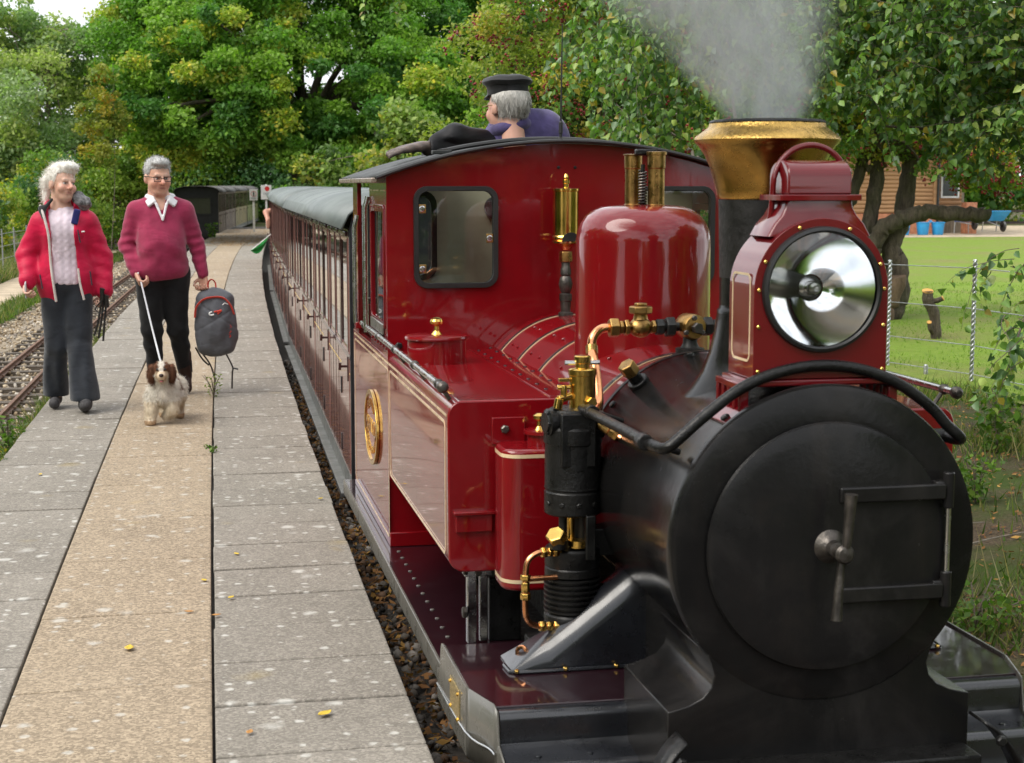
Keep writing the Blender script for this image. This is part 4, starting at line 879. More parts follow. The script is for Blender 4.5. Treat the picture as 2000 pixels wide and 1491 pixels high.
MB().lathe([(0.04, -0.01), (0.04, 0.012), (0.032, 0.016), (0, 0.018)], (px + 0.072, py - 0.02, 0.915), (1, -0.1, 0), 24).build('pump_side_cover', BLK, pump)
m = MB()
for a in range(0, 360, 60): bolt(m, (px - 0.08, py - 0.02 + 0.033 * math.cos(R(a)), 0.925 + 0.033 * math.sin(R(a))), (-1, 0, 0), 0.006, 0.006)
for a in (200, 235, 270, 305, 340): bolt(m, (px + 0.081 * math.cos(R(a)), py + 0.081 * math.sin(R(a)), 0.69), (math.cos(R(a)), math.sin(R(a)), 0), 0.008, 0.006)
m.build('pump_bolts', BLK, pump, kind='stuff')
MB().cyl((px + 0.028, py, 0.56), (px + 0.028, py, 0.66), 0.022, 16).cyl((px - 0.02, py + 0.03, 0.56), (px - 0.02, py + 0.03, 0.66), 0.014, 12).build('piston_rod', MAT['iron'], pump)
MB().cyl((px - 0.01, py - 0.02, 0.57), (px - 0.01, py - 0.02, 0.655), 0.011, 12).cyl((px + 0.005, py - 0.05, 0.565), (px + 0.005, py - 0.05, 0.585), 0.03, 16).build('gland', BR, pump)
MB().lathe([(0, 0.565), (0.03, 0.565), (0.035, 0.56), (0.076, 0.556), (0.081, 0.55), (0.081, 0.505), (0.078, 0.50), (0.081, 0.496), (0.081, 0.475), (0.070, 0.47)], (px, py, 0), (0, 0, 1), 48).build('pump_neck', BLK, pump)
prof = []
for i in range(7): z = 0.47 - i * 0.0155; prof += [(0.074, z), (0.0835, z - 0.003), (0.0835, z - 0.008), (0.074, z - 0.011)]
prof += [(0.080, 0.36), (0.083, 0.355), (0.083, 0.325), (0.078, 0.315), (0.078, 0.27), (0, 0.27)]
MB().lathe(prof, (px, py, 0), (0, 0, 1), 48).build('finned_cylinder', BLK, pump)
MB().box(px + 0.06, px + 0.15, py - 0.03, py + 0.04, 0.53, 0.61).box(px + 0.145, px + 0.165, py - 0.05, py + 0.06, 0.45, 0.69).box(px + 0.02, px + 0.05, py - 0.085, py - 0.05, 0.53, 0.66).build('pump_bracket', BLK, pump, bevel=0.004)
MB().cyl((px - 0.055, py - 0.06, 0.565), (px - 0.055, py - 0.06, 0.59), 0.028, 16).build('filter_base', BLK, pump)
nut(MB(), (px - 0.055, py - 0.06, 0.588), (px - 0.07, py - 0.075, 0.612), 0.03).build('filter_cap', BR, pump, bevel=0.002)
m = MB()
for a in range(0, 360, 72): bolt(m, (px + 0.045 * math.cos(R(a)), py + 0.045 * math.sin(R(a)), 0.565), (0, 0, 1), 0.009, 0.018)
m.build('flange_studs', MAT['iron'], pump, kind='stuff')
# lubricator and fittings
lx, ly_ = 1.095, 4.44
lub = MB().lathe([(0, 0.962), (0.038, 0.962), (0.0385, 1.058), (0.041, 1.06), (0.041, 1.075), (0.037, 1.078), (0.021, 1.08), (0.021, 1.092), (0.024, 1.094), (0.024, 1.112), (0.02, 1.115), (0, 1.115)], (lx, ly_, 0), (0, 0, 1), 36).build('lubricator', BR, loco)
MB().cyl((lx - 0.052, ly_, 1.094), (lx + 0.05, ly_, 1.094), 0.0065, 10).build('tee_bar', MAT['steel'], lub)
m = MB().cyl((lx - 0.035, ly_ - 0.01, 1.0), (lx - 0.075, ly_ - 0.02, 0.992), 0.011, 12).cyl((lx - 0.072, ly_ - 0.02, 0.995), (lx - 0.078, ly_ - 0.02, 0.965), 0.013, 12).cyl((lx - 0.058, ly_ - 0.016, 0.99), (lx - 0.058, ly_ - 0.016, 1.032), 0.010, 10).cyl((lx - 0.078, ly_ - 0.016, 1.026), (lx - 0.04, ly_ - 0.016, 1.026), 0.007, 10).box(lx - 0.07, lx - 0.035, ly_ - 0.008, ly_ + 0.012, 1.04, 1.05)
m.build('oil_cock', BR, lub, bevel=0.001)
nut(MB(), (lx + 0.012, ly_ - 0.034, 0.985), (lx + 0.016, ly_ - 0.06, 0.985), 0.016).build('drain_plug', BR, lub)
MB().tube(smooth_path([(lx + 0.03, 4.40, 0.925), (lx + 0.055, 4.37, 0.905), (lx + 0.085, 4.34, 0.89), (lx + 0.125, 4.31, 0.865), (lx + 0.13, 4.33, 0.85)], 5), 0.0085, 10).build('oil_pipe', CP, lub)
m = MB().cyl((lx + 0.028, 4.40, 0.932), (lx + 0.062, 4.365, 0.905), 0.0145, 12); nut(m, (lx + 0.064, 4.362, 0.903), (lx + 0.082, 4.345, 0.89), 0.016); m.build('pipe_union', MAT['brass_dull'], lub)
MB().sphere((lx + 0.02, 4.40, 0.935), 0.027, 14).build('oil_elbow', BLK, lub)
# copper air pipes of the pump
ap = MB().tube(smooth_path([(px - 0.07, py - 0.05, 0.555), (px - 0.115, py - 0.055, 0.552), (px - 0.145, py - 0.06, 0.53), (px - 0.152, py - 0.06, 0.48), (px - 0.153, py - 0.06, 0.40), (px - 0.147, py - 0.06, 0.36), (px - 0.12, py - 0.055, 0.338), (px - 0.06, py - 0.05, 0.332)], 6), 0.0085, 12).tube([(px - 0.152, py - 0.06, 0.478), (px - 0.05, py - 0.05, 0.478)], 0.008, 10).build('air_pipe', CP, loco, smooth=60)
m = MB()
for a, b, r in (((px - 0.105, py - 0.055, 0.553), (px - 0.088, py - 0.053, 0.553), 0.0165), ((px - 0.084, py - 0.052, 0.553), (px - 0.072, py - 0.05, 0.553), 0.015), ((px - 0.07, py - 0.05, 0.553), (px - 0.045, py - 0.048, 0.553), 0.0165), ((px - 0.152, py - 0.06, 0.492), (px - 0.152, py - 0.06, 0.474), 0.0155), ((px - 0.152, py - 0.06, 0.47), (px - 0.152, py - 0.06, 0.44), 0.0125), ((px - 0.152, py - 0.06, 0.438), (px - 0.152, py - 0.06, 0.418), 0.0155), ((px - 0.11, py - 0.055, 0.336), (px - 0.092, py - 0.053, 0.335), 0.0165), ((px - 0.088, py - 0.052, 0.335), (px - 0.07, py - 0.05, 0.333), 0.0145), ((px - 0.066, py - 0.05, 0.333), (px - 0.04, py - 0.048, 0.333), 0.0165)): nut(MB(), a, b, r).build('pipe_nut', BR, ap, bevel=0.001)

# steam pipe covers each side of the saddle
for s in (-1, 1):
    q = (lambda x: x) if s < 0 else mirror
    m = MB(); secs = []
    ZT = 0.2215
    for x, h in ((0.866, 0.004), (0.90, 0.03), (0.98, 0.092), (1.06, 0.154), (1.14, 0.216), (1.20, 0.262), (1.235, 0.286), (1.262, 0.292), (1.30, 0.292)):
        y0, y1 = 4.33, 4.50; r = min(0.083, h * 0.95); sec = [(q(x), y0, ZT)]
        for t in range(0, 91, 10): sec.append((q(x), y0 + r - r * math.cos(R(t)), ZT + h - r + r * math.sin(R(t))))
        for t in range(0, 91, 10): sec.append((q(x), y1 - r + r * math.sin(R(t)), ZT + h - r + r * math.cos(R(t))))
        sec.append((q(x), y1, ZT)); secs.append(sec)
    k = len(secs[0])
    m.add([p for S in secs for p in S], [(i * k + j, i * k + j + 1, (i + 1) * k + j + 1, (i + 1) * k + j) for i in range(len(secs) - 1) for j in range(k - 1)] + [tuple(range(k)), tuple(range((len(secs) - 1) * k, len(secs) * k))])
    cv = m.build('steam_pipe_cover', GLS, loco, smooth=50)
    m = MB().tube([(q(1.255), 4.322, ZT + 0.004), (q(0.885), 4.322, ZT + 0.004), (q(0.862), 4.335, ZT + 0.004), (q(0.858), 4.40, ZT + 0.004)], 0.006, 8); m.build('cover_flange', GLS, cv)
    for bx in (0.878, 1.02, 1.17):
        mm = MB(); bolt(mm, (q(bx), 4.318, ZT + 0.008), (0, -0.3, 1), 0.007, 0.006); mm.build('cover_screw', BR, cv)
# ------------------------------------------------------------------ carriages
MAT['coachend'] = M('carriage_end_black', (0.014, 0.015, 0.018), 0.45, var=0.3, vscale=5, bump=0.1)
MAT['footboard'] = M('footboard_grey', (0.13, 0.13, 0.125), 0.45, coat=0.3, var=0.25, vscale=6)
MAT['yellowline'] = M('straw_lining', (0.6, 0.43, 0.14), 0.4)
MAT['seat'] = M('carriage_interior', (0.06, 0.045, 0.035), 0.8, var=0.3)
HW = 0.72
def roof_z(x): return 1.36 + 0.205 * math.sqrt(max(0.0, 1 - (abs(x) / 0.765) ** 3.2))
def make_carriage(label, L, bays, mats, near_end=True, group='carriages of the steam train', detail=True):
    side, frame, roofm, line = mats
    c = thing('passenger_carriage', label, 'carriage', (0, 0, 0), group); Y0, Y1 = 0.0, L
    MB().box(-HW + 0.02, HW - 0.02, Y0, Y1, -0.16, -0.06).build('underframe', MAT['iron'], c)
    MB().box(-HW + 0.01, HW - 0.01, Y0 + 0.03, Y1 - 0.03, -0.06, -0.04).build('floor', MAT['seat'], c)
    for s in (-1, 1):
        MB().box(min(s * (HW + 0.055), s * (HW - 0.03)), max(s * (HW + 0.055), s * (HW - 0.03)), Y0 + 0.1, Y1 - 0.1, -0.155, -0.13).build('footboard', MAT['footboard'], c, bevel=0.004)
        MB().box(min(s * HW, s * (HW - 0.02)), max(s * HW, s * (HW - 0.02)), Y0, Y1, -0.20, -0.03).build('solebar', MAT['footboard'], c, bevel=0.004)
    # bogie and wheels
    for by in (Y0 + 1.1, Y1 - 1.1):
        MB().box(-0.42, 0.42, by - 0.35, by + 0.35, -0.16, -0.07).build('bogie', MAT['iron'], c, bevel=0.01)
        m = MB()
        for s in (-1, 1):
            for dy in (-0.25, 0.25): m.lathe([(0, -0.03), (0.10, -0.03), (0.10, 0.02), (0.115, 0.03), (0, 0.03)], (s * 0.215, by + dy, RAILZ + 0.105), (s, 0, 0), 24)
        m.build('wheelset', MAT['iron'], c)
    # ends
    prof = [(-HW, -0.06), (-HW, 1.36)] + [(-0.76 + 1.52 * i / 24, roof_z(-0.76 + 1.52 * i / 24) - 0.012) for i in range(1, 24)] + [(HW, 1.36), (HW, -0.06)]
    for y in (Y0, Y1 - 0.03): MB().prism(prof, XZ, y, y + 0.03).build('end_wall', MAT['coachend'], c, bevel=0.004)
    if not detail: 
        w = MB().holed(rrect(-0.5, 0.5, 0.60, 1.22, 0.04), [rrect(-0.45, 0.45, 0.65, 1.17, 0.03)], XZ, Y0 - 0.012, Y0 + 0.0).build('end_window', MAT['coachend'], c)
        MB().box(-0.46, 0.46, Y0 - 0.006, Y0 - 0.002, 0.64, 1.18).build('pane', M('mossy_glass', (0.05, 0.055, 0.04), 0.15), w, smooth=0)
    # roof
    xs_ = [-0.765 + 1.53 * i / 40 for i in range(41)]
    m = MB(); m.add([(x, y, roof_z(x)) for x in xs_ for y in (Y0 - 0.04, Y1 + 0.04)], [(2 * i, 2 * i + 2, 2 * i + 3, 2 * i + 1) for i in range(40)])
    rf = m.build('roof', roofm, c, smooth=70, solid=0.014)
    for k in range(1, int(L / 1.4)):
        yb = Y0 + k * 1.4; MB().tube([(x, yb, roof_z(x) + 0.004) for x in xs_[1:-1]], 0.006, 6).build('roof_rib', roofm, rf, smooth=60)
    # the panelled sides
    P_ = L / bays
    for s in (-1, 1):
        X = s * HW; fx = lambda a, b: (min(X - s * a, X - s * b), max(X - s * a, X - s * b))   # a,b measured inwards
        holes = []; bays_l = []
        for k in range(bays):
            a = Y0 + k * P_ + 0.06; e = Y0 + (k + 1) * P_ - 0.06; w = e - a
            d0, d1 = a + 0.03, a + 0.03 + 0.36 * w; w1 = (d1 + 0.07, d1 + 0.07 + 0.25 * w); w2 = (w1[1] + 0.06, e - 0.03)
            bays_l.append((d0, d1, w1, w2)); holes += [(d0 + 0.05, d1 - 0.05), w1, w2]
        z0, z1 = 0.69, 1.285
        MB().holed([(Y0 + 0.031, -0.03), (Y1 - 0.031, -0.03), (Y1 - 0.031, 1.36), (Y0 + 0.031, 1.36)], [rrect(u, v, z0, z1, 0.012, 2) for u, v in holes], YZ, X, X - s * 0.025).build('side_wall', side, c, smooth=0)
        if s > 0 and detail: continue
        for (u, v) in holes:
            MB().box(*fx(0.003, 0.006), u - 0.004, v + 0.004, z0 - 0.004, z1 + 0.004).build('window_pane', MAT['darkglass'], c, smooth=0)
        MB().box(*fx(-0.004, 0.0), Y0 + 0.02, Y1 - 0.02, 0.635, 0.662).build('waist_rail', frame, c, bevel=0.003)
        MB().box(*fx(-0.005, 0.0), Y0 + 0.02, Y1 - 0.02, 1.315, 1.36).build('cant_rail', frame, c, bevel=0.003)
        MB().box(*fx(-0.0012, 0.0), Y0 + 0.05, Y1 - 0.05, 0.545, 0.553).build('straw_line', line, c, smooth=0)
        for k, (d0, d1, w1, w2) in enumerate(bays_l):
            dr = MB().holed([(d0, -0.02), (d1, -0.02), (d1, 1.31), (d0, 1.31)], [rrect(d0 + 0.045, d1 - 0.045, 0.685, 1.29, 0.012, 2)], YZ, X + s * 0.003, X + s * 0.0005).build('carriage_door', side, c, smooth=0)
            for yy_ in (d0 + 0.04, d1 - 0.04): MB().box(*fx(-0.0055, -0.0028), yy_ - 0.018, yy_ + 0.018, 0.67, 1.305).build('door_stile', frame, dr, smooth=0)
            hd = MB().box(*fx(-0.009, -0.003), d0 + 0.045, d0 + 0.075, 0.50, 0.64).build('door_handle', MAT['coachdark'], dr, bevel=0.003)
            MB().tube([(X + s * 0.005, d0 + 0.06, 0.585), (X + s * 0.05, d0 + 0.06, 0.585)], 0.007, 8).tube([(X + s * 0.048, d0 + 0.06, 0.605), (X + s * 0.05, d0 + 0.06, 0.565)], 0.008, 8).build('lever', MAT['coachdark'], hd)
            for hz in (0.08, 0.42):
                MB().box(*fx(-0.010, -0.003), d1 - 0.035, d1 - 0.005, hz - 0.05, hz + 0.05).build('hinge', MAT['coachend'], dr, bevel=0.003)
            MB().box(*fx(-0.0042, 0), (w1[1] + w2[0]) / 2 - 0.018, (w1[1] + w2[0]) / 2 + 0.018, 0.665, 1.315).build('pillar', frame, c, smooth=0)
            MB().box(*fx(-0.0042, 0), w1[0] - 0.045, w1[0] - 0.01, 0.665, 1.315).build('pillar', frame, c, smooth=0)
            MB().box(*fx(-0.0042, 0), w2[1] + 0.01, w2[1] + 0.045, 0.665, 1.315).build('pillar', frame, c, smooth=0)
            for yy_ in ((w1[0] + w1[1]) / 2, (w1[1] + w2[0]) / 2, (w2[0] + w2[1]) / 2, w2[1] + 0.03):
                MB().box(*fx(-0.0015, 0.001), yy_ - 0.004, yy_ + 0.004, -0.02, 0.63).build('board_joint', MAT['coachdark'], c, smooth=0)
            for u, v in ((d0, d1), w1, w2):
                MB().box(*fx(-0.016, -0.003), u + 0.01, v - 0.01, 1.318, 1.345).build('ventilator', frame, c, bevel=0.005)
    # compartment partitions and seats seen dimly through the glass
    for k in range(bays + 1):
        y = Y0 + 0.04 + k * (L - 0.08) / bays
        MB().box(-HW + 0.03, HW - 0.03, y - 0.012 if k else y, y + 0.012, -0.03, 1.3 if k % 2 == 0 else 0.85).build('partition', MAT['seat'], c, smooth=0)
    return c
cm = (MAT['coach'], MAT['coachdark'], MAT['coachroof'], MAT['yellowline'])
first = make_carriage('brown panelled carriage with grey roof coupled right behind the locomotive cab', 8.75, 5, cm)
def put_carriage(c, ya, L, off):
    xa = XE(ya) + off; xb = XE(ya + L) + off
    c.location = (xa, ya, 0); c.rotation_euler = (0, 0, -math.atan2(xb - xa, L))
put_carriage(first, 8.82, 8.75, 0.88)
for k, lab in ((1, 'second carriage of the steam train, halfway along the platform'), (2, 'third carriage of the steam train, at the far bend of the platform')):
    c = copy_tree(first); c['label'] = lab; put_carriage(c, 8.82 + k * 8.95, 8.75, 0.88)
OLD = []
for nm, c1 in (('a', (0.15, 0.11, 0.075)), ('b', (0.20, 0.145, 0.105)), ('c', (0.23, 0.19, 0.085)), ('d', (0.17, 0.19, 0.06))):
    OLD.append(M('weathered_carriage_' + nm, c1, 0.7, var=0.4, vscale=3, col2=tuple(x * 0.4 for x in c1), stretch=(1, 1, 0.3)))
MAT['oldroof'] = M('weathered_roof', (0.10, 0.095, 0.09), 0.8, var=0.3, vscale=2)
lab = ('dark parked carriage with blank black end, nearest of the disused ones', 'weathered brown parked carriage, second from the black ended one', 'mossy yellow brown parked carriage, third from the black ended one', 'green stained parked carriage behind the white notices')
for k in range(4):
    L = (4.3, 6.3, 8.0, 8.0)[k]; ya = (55.0, 59.5, 66.0, 74.3)[k]
    c = make_carriage(lab[k], L, 3, (OLD[k], OLD[k], MAT['oldroof'], OLD[k]), True, 'disused carriages parked beyond the platform', False)
    c.name = 'disused_carriage'; put_carriage(c, ya, L, -2.485)
# ------------------------------------------------------------------ people and the dog: one continuous blended surface each
class Vox:
    """a distance field on a grid; shapes are blended into it and the zero surface is meshed"""
    def __init__(s, lo, hi, h):
        s.h = h; s.ax = [np.arange(a, b + h, h, dtype=np.float32) for a, b in zip(lo, hi)]
        s.d = np.full([len(a) for a in s.ax], 0.4, np.float32)
    def block(s, lo, hi):
        sl = []
        for a, l, u in zip(s.ax, lo, hi):
            i0 = int(np.searchsorted(a, l)); i1 = int(np.searchsorted(a, u)); sl.append(slice(max(0, i0 - 1), min(len(a), i1 + 1)))
        sl = tuple(sl); return sl, s.ax[0][sl[0]][:, None, None], s.ax[1][sl[1]][None, :, None], s.ax[2][sl[2]][None, None, :]
    def _apply(s, lo, hi, fn, k, sub):
        m = k + 3 * s.h + 0.02; sl, X, Y, Z = s.block(np.array(lo) - m, np.array(hi) + m)
        b = fn(X, Y, Z); a = s.d[sl]
        if a.size == 0: return s
        if sub: a = -a
        hh = np.clip(0.5 + 0.5 * (b - a) / k, 0, 1); r = b * (1 - hh) + a * hh - k * hh * (1 - hh)
        s.d[sl] = -r if sub else r; return s
    def cap(s, a, b, ra, rb=None, k=0.03, sub=False, flat=None):
        rb = ra if rb is None else rb; a = np.array(a, float); b = np.array(b, float); v = b - a; L2 = max(v @ v, 1e-9); R_ = max(ra, rb)
        def fn(X, Y, Z):
            px_, py_, pz_ = X - a[0], Y - a[1], Z - a[2]; t = np.clip((px_ * v[0] + py_ * v[1] + pz_ * v[2]) / L2, 0, 1)
            return np.sqrt((px_ - t * v[0]) ** 2 + (py_ - t * v[1]) ** 2 + (pz_ - t * v[2]) ** 2) - (ra + (rb - ra) * t)
        return s._apply(np.minimum(a, b) - R_, np.maximum(a, b) + R_, fn, k, sub)
    def ell(s, c, r, k=0.03, sub=False, rot=None):
        c = np.array(c, float); r = np.array(r, float); Rm = np.array(rot) if rot is not None else np.eye(3); mr = r.min()
        def fn(X, Y, Z):
            x, y, z = X - c[0], Y - c[1], Z - c[2]
            q = [Rm[0, i] * x + Rm[1, i] * y + Rm[2, i] * z for i in range(3)]
            k0 = np.sqrt((q[0] / r[0]) ** 2 + (q[1] / r[1]) ** 2 + (q[2] / r[2]) ** 2); k1 = np.sqrt((q[0] / r[0] ** 2) ** 2 + (q[1] / r[1] ** 2) ** 2 + (q[2] / r[2] ** 2) ** 2)
            return k0 * (k0 - 1) / np.maximum(k1, 1e-6)
        return s._apply(c - r.max(), c + r.max(), fn, k, sub)
    def box(s, c, hf, rr=0.01, k=0.01, sub=False, rot=None):
        c = np.array(c, float); hf = np.array(hf, float) - rr; Rm = np.array(rot) if rot is not None else np.eye(3); R_ = np.linalg.norm(hf) + rr
        def fn(X, Y, Z):
            x, y, z = X - c[0], Y - c[1], Z - c[2]
            q = [np.abs(Rm[0, i] * x + Rm[1, i] * y + Rm[2, i] * z) - hf[i] for i in range(3)]
            return np.sqrt(np.maximum(q[0], 0) ** 2 + np.maximum(q[1], 0) ** 2 + np.maximum(q[2], 0) ** 2) + np.minimum(np.maximum(q[0], np.maximum(q[1], q[2])), 0) - rr
        return s._apply(c - R_, c + R_, fn, k, sub)
    def full(s): return s.ax[0][:, None, None], s.ax[1][None, :, None], s.ax[2][None, None, :]
    def disp(s, fn): X, Y, Z = s.full(); s.d = s.d + fn(X, Y, Z).astype(np.float32); return s
    def above(s, z): s.d = np.maximum(s.d, z - s.full()[2]); return s
    def below(s, z): s.d = np.maximum(s.d, s.full()[2] - z); return s
    def cut(s, fn): s.d = np.maximum(s.d, fn(*s.full())); return s
    def mesh(s):
        d = s.d.copy(); d[0] = d[-1] = 0.4; d[:, 0] = d[:, -1] = 0.4; d[:, :, 0] = d[:, :, -1] = 0.4
        sg = d < 0; nx, ny, nz = d.shape
        corner = [(i, j, k) for i in (0, 1) for j in (0, 1) for k in (0, 1)]
        cs = {c: sg[c[0]:nx - 1 + c[0], c[1]:ny - 1 + c[1], c[2]:nz - 1 + c[2]] for c in corner}
        cnt = sum(cs[c].astype(np.int8) for c in corner); act = (cnt > 0) & (cnt < 8); I = np.argwhere(act)
        idx = np.full(act.shape, -1, np.int64); idx[act] = np.arange(len(I))
        acc = np.zeros((len(I), 3)); w = np.zeros(len(I))
        for c in corner:
            for ax in range(3):
                if c[ax] == 1: continue
                e = list(c); e[ax] = 1; a = d[I[:, 0] + c[0], I[:, 1] + c[1], I[:, 2] + c[2]]; b = d[I[:, 0] + e[0], I[:, 1] + e[1], I[:, 2] + e[2]]
                m = (a < 0) != (b < 0); t = np.where(m, a / np.where(m, a - b, 1), 0); p = np.tile(np.array(c, float), (len(I), 1)); p[:, ax] += t
                acc[m] += p[m]; w[m] += 1
        V = (I + acc / w[:, None]) * s.h + np.array([a[0] for a in s.ax])
        F = []
        for ax in range(3):
            sl0 = [slice(None)] * 3; sl1 = [slice(None)] * 3; sl0[ax] = slice(0, -1); sl1[ax] = slice(1, None)
            ch = sg[tuple(sl0)] != sg[tuple(sl1)]; E = np.argwhere(ch); u, v = (ax + 1) % 3, (ax + 2) % 3
            ok = (E[:, u] > 0) & (E[:, v] > 0) & (E[:, u] < d.shape[u] - 1) & (E[:, v] < d.shape[v] - 1); E = E[ok]
            inside = sg[E[:, 0], E[:, 1], E[:, 2]]; q = []
            for du, dv in ((1, 1), (0, 1), (0, 0), (1, 0)):
                c = E.copy(); c[:, u] -= du; c[:, v] -= dv; q.append(idx[c[:, 0], c[:, 1], c[:, 2]])
            Q = np.stack(q, 1); Q[~inside] = Q[~inside][:, ::-1]; F.append(Q)
        return V, np.concatenate(F)
    def build(s, name, mat, parent, col=None, smooth=2):
        V, F = s.mesh()
        for _ in range(smooth):                       # light smoothing of the grid steps
            nb = np.zeros_like(V); ct = np.zeros(len(V))
            for a in range(4):
                np.add.at(nb, F[:, a], V[F[:, (a + 1) % 4]]); np.add.at(ct, F[:, a], 1)
            V = V * 0.5 + nb / ct[:, None] * 0.5
        C = None
        if col is not None: C = col(V)
        o = link(name, fastmesh(name, V, F, True, C), parent); o.data.materials.append(mat); return o

def rotz(a): c, s_ = math.cos(a), math.sin(a); return np.array([[c, -s_, 0], [s_, c, 0], [0, 0, 1.0]])
def rotx(a): c, s_ = math.cos(a), math.sin(a); return np.array([[1, 0, 0], [0, c, -s_], [0, s_, c]])
def roty(a): c, s_ = math.cos(a), math.sin(a); return np.array([[c, 0, s_], [0, 1, 0], [-s_, 0, c]])
def wr(seed, amp, f):
    g = np.random.default_rng(seed); D = g.normal(size=(7, 3)) * f; ph = g.uniform(0, 6.28, 7)
    def fn(X, Y, Z):
        t = 0
        for d_, p_ in zip(D, ph): t = t + np.sin(d_[0] * X + d_[1] * Y + d_[2] * Z + p_)
        return amp * t / 3
    return fn
class Head:
    """head-local frame: facing -y, origin halfway between chin and crown"""
    def __init__(s, c, yaw, tilt=0.0, roll=0.0, sc=1.0): s.c = np.array(c, float); s.R = rotz(yaw) @ rotx(tilt) @ roty(roll); s.s = sc
    def p(s, *v): return s.c + s.R @ (np.array(v) * s.s)
    def add(s, v, jaw=1.0, nose=1.0):
        S, k, R_ = s.s, 0.018 * s.s, s.R
        v.ell(s.p(0, 0.015, 0.035), np.array((0.076, 0.097, 0.088)) * S, k, rot=R_); v.ell(s.p(0, -0.02, -0.03), np.array((0.064 * jaw, 0.075, 0.085)) * S, k, rot=R_)
        v.ell(s.p(0, -0.045, -0.088), np.array((0.042 * jaw, 0.04, 0.03)) * S, k, rot=R_)
        for e in (-1, 1):
            v.ell(s.p(e * 0.04, -0.062, -0.028), np.array((0.026, 0.026, 0.026)) * S, k, rot=R_); v.ell(s.p(e * 0.078, 0.012, -0.008), np.array((0.012, 0.022, 0.033)) * S, 0.008 * S, rot=R_)
            v.ell(s.p(e * 0.030, -0.097, 0.004), np.array((0.021, 0.016, 0.012)) * S, 0.006 * S, True, R_)
        v.cap(s.p(-0.036, -0.080, 0.024), s.p(0.036, -0.080, 0.024), 0.012 * S, k=0.010 * S)
        v.cap(s.p(0, -0.088, 0.014), s.p(0, -0.116 * nose, -0.024), 0.008 * S, 0.0145 * S, k=0.006 * S); v.cap(s.p(-0.011, -0.101, -0.030), s.p(0.011, -0.101, -0.030), 0.009 * S, k=0.005 * S)
        v.cap(s.p(-0.02, -0.084, -0.062), s.p(0.02, -0.084, -0.062), 0.009 * S, k=0.008 * S)
        v.cap(s.p(-0.023, -0.093, -0.0600), s.p(0.023, -0.093, -0.0600), 0.0042 * S, k=0.003 * S, sub=True); v.cap(s.p(-0.023, -0.090, 0.0145), s.p(-0.041, -0.082, 0.013), 0.0055 * S, k=0.004 * S); v.cap(s.p(0.023, -0.090, 0.0145), s.p(0.041, -0.082, 0.013), 0.0055 * S, k=0.004 * S)
        v.cap(s.p(0, 0.03, -0.06), s.p(0, 0.04, -0.17), 0.054 * S, 0.058 * S, k=0.02)
        return v
    def loc(s, V): return ((V - s.c) @ s.R) / s.s
    def skin(s, V, base, ruddy):
        L = s.loc(V); c = np.tile(np.array(base), (len(V), 1)); near = (np.abs(L[:, 2]) < 0.16) & (np.linalg.norm(L, axis=1) < 0.2)
        g = np.exp(-(((np.abs(L[:, 0]) - 0.035) / 0.03) ** 2 + ((L[:, 2] + 0.025) / 0.03) ** 2)) + np.exp(-((L[:, 0] / 0.016) ** 2 + ((L[:, 2] + 0.02) / 0.02) ** 2)) * 0.8
        g = np.clip(g, 0, 1) * near * (L[:, 1] < -0.02); c = c * (1 - g[:, None] * 0.45) + np.array(ruddy) * g[:, None] * 0.45
        m = np.exp(-((L[:, 0] / 0.024) ** 4 + ((L[:, 2] + 0.060) / 0.0065) ** 2)) * near * (L[:, 1] < -0.05); c = c * (1 - m[:, None] * 0.85) + np.array((0.26, 0.07, 0.06)) * m[:, None] * 0.85
        e = np.exp(-(((np.abs(L[:, 0]) - 0.030) / 0.017) ** 2 + ((L[:, 2] - 0.004) / 0.009) ** 2)) * near * (L[:, 1] < -0.05); c = c * (1 - e[:, None] * 0.8) + np.array((0.05, 0.035, 0.03)) * e[:, None] * 0.8
        b = np.exp(-(((np.abs(L[:, 0]) - 0.032) / 0.022) ** 2 + ((L[:, 2] - 0.028) / 0.006) ** 2)) * near * (L[:, 1] < -0.05); c = c * (1 - b[:, None] * 0.5) + np.array((0.22, 0.2, 0.18)) * b[:, None] * 0.5
        return c
def hand(v, w, d, n, curl, S=1.0, thumb=1, hold=None):
    """palm and five fingers: w wrist, d pointing direction, n palm normal (fingers curl towards it)"""
    w = np.array(w, float); d = np.array(d, float) / np.linalg.norm(d); n = np.array(n, float); n -= d * (n @ d); n /= np.linalg.norm(n); u = np.cross(d, n)
    for a in (-0.026, -0.009, 0.009, 0.026): v.cap(w + d * 0.015 * S + u * a * 0.7 * S, w + d * 0.085 * S + u * a * S, 0.015 * S, 0.012 * S, 0.012)
    for i, (a, L) in enumerate(((-0.03, 0.062), (-0.010, 0.078), (0.010, 0.082), (0.030, 0.072))):
        p = w + d * 0.088 * S + u * a * S; ang = 0.0; seg = L * S / 3 * 1.15
        for j in range(3):
            ang += curl * (0.9 if j else 0.7); q = p + (d * math.cos(ang) + n * math.sin(ang)) * seg + u * a * 0.05; v.cap(p, q, (0.0095 - 0.0008 * j) * S, (0.0088 - 0.0008 * j) * S, 0.004); p = q
    p = w + d * 0.03 * S + u * thumb * 0.03 * S; q = p + (d * 0.6 + u * thumb * 0.75 + n * 0.5 * min(curl, 1)) * 0.035 * S; r = q + (d * 0.8 + u * thumb * (0.5 - 0.6 * min(1, curl)) + n * 0.7 * min(curl, 1)) * 0.032 * S
    v.cap(p, q, 0.013 * S, 0.011 * S, 0.01); v.cap(q, r, 0.0105 * S, 0.009 * S, 0.006)
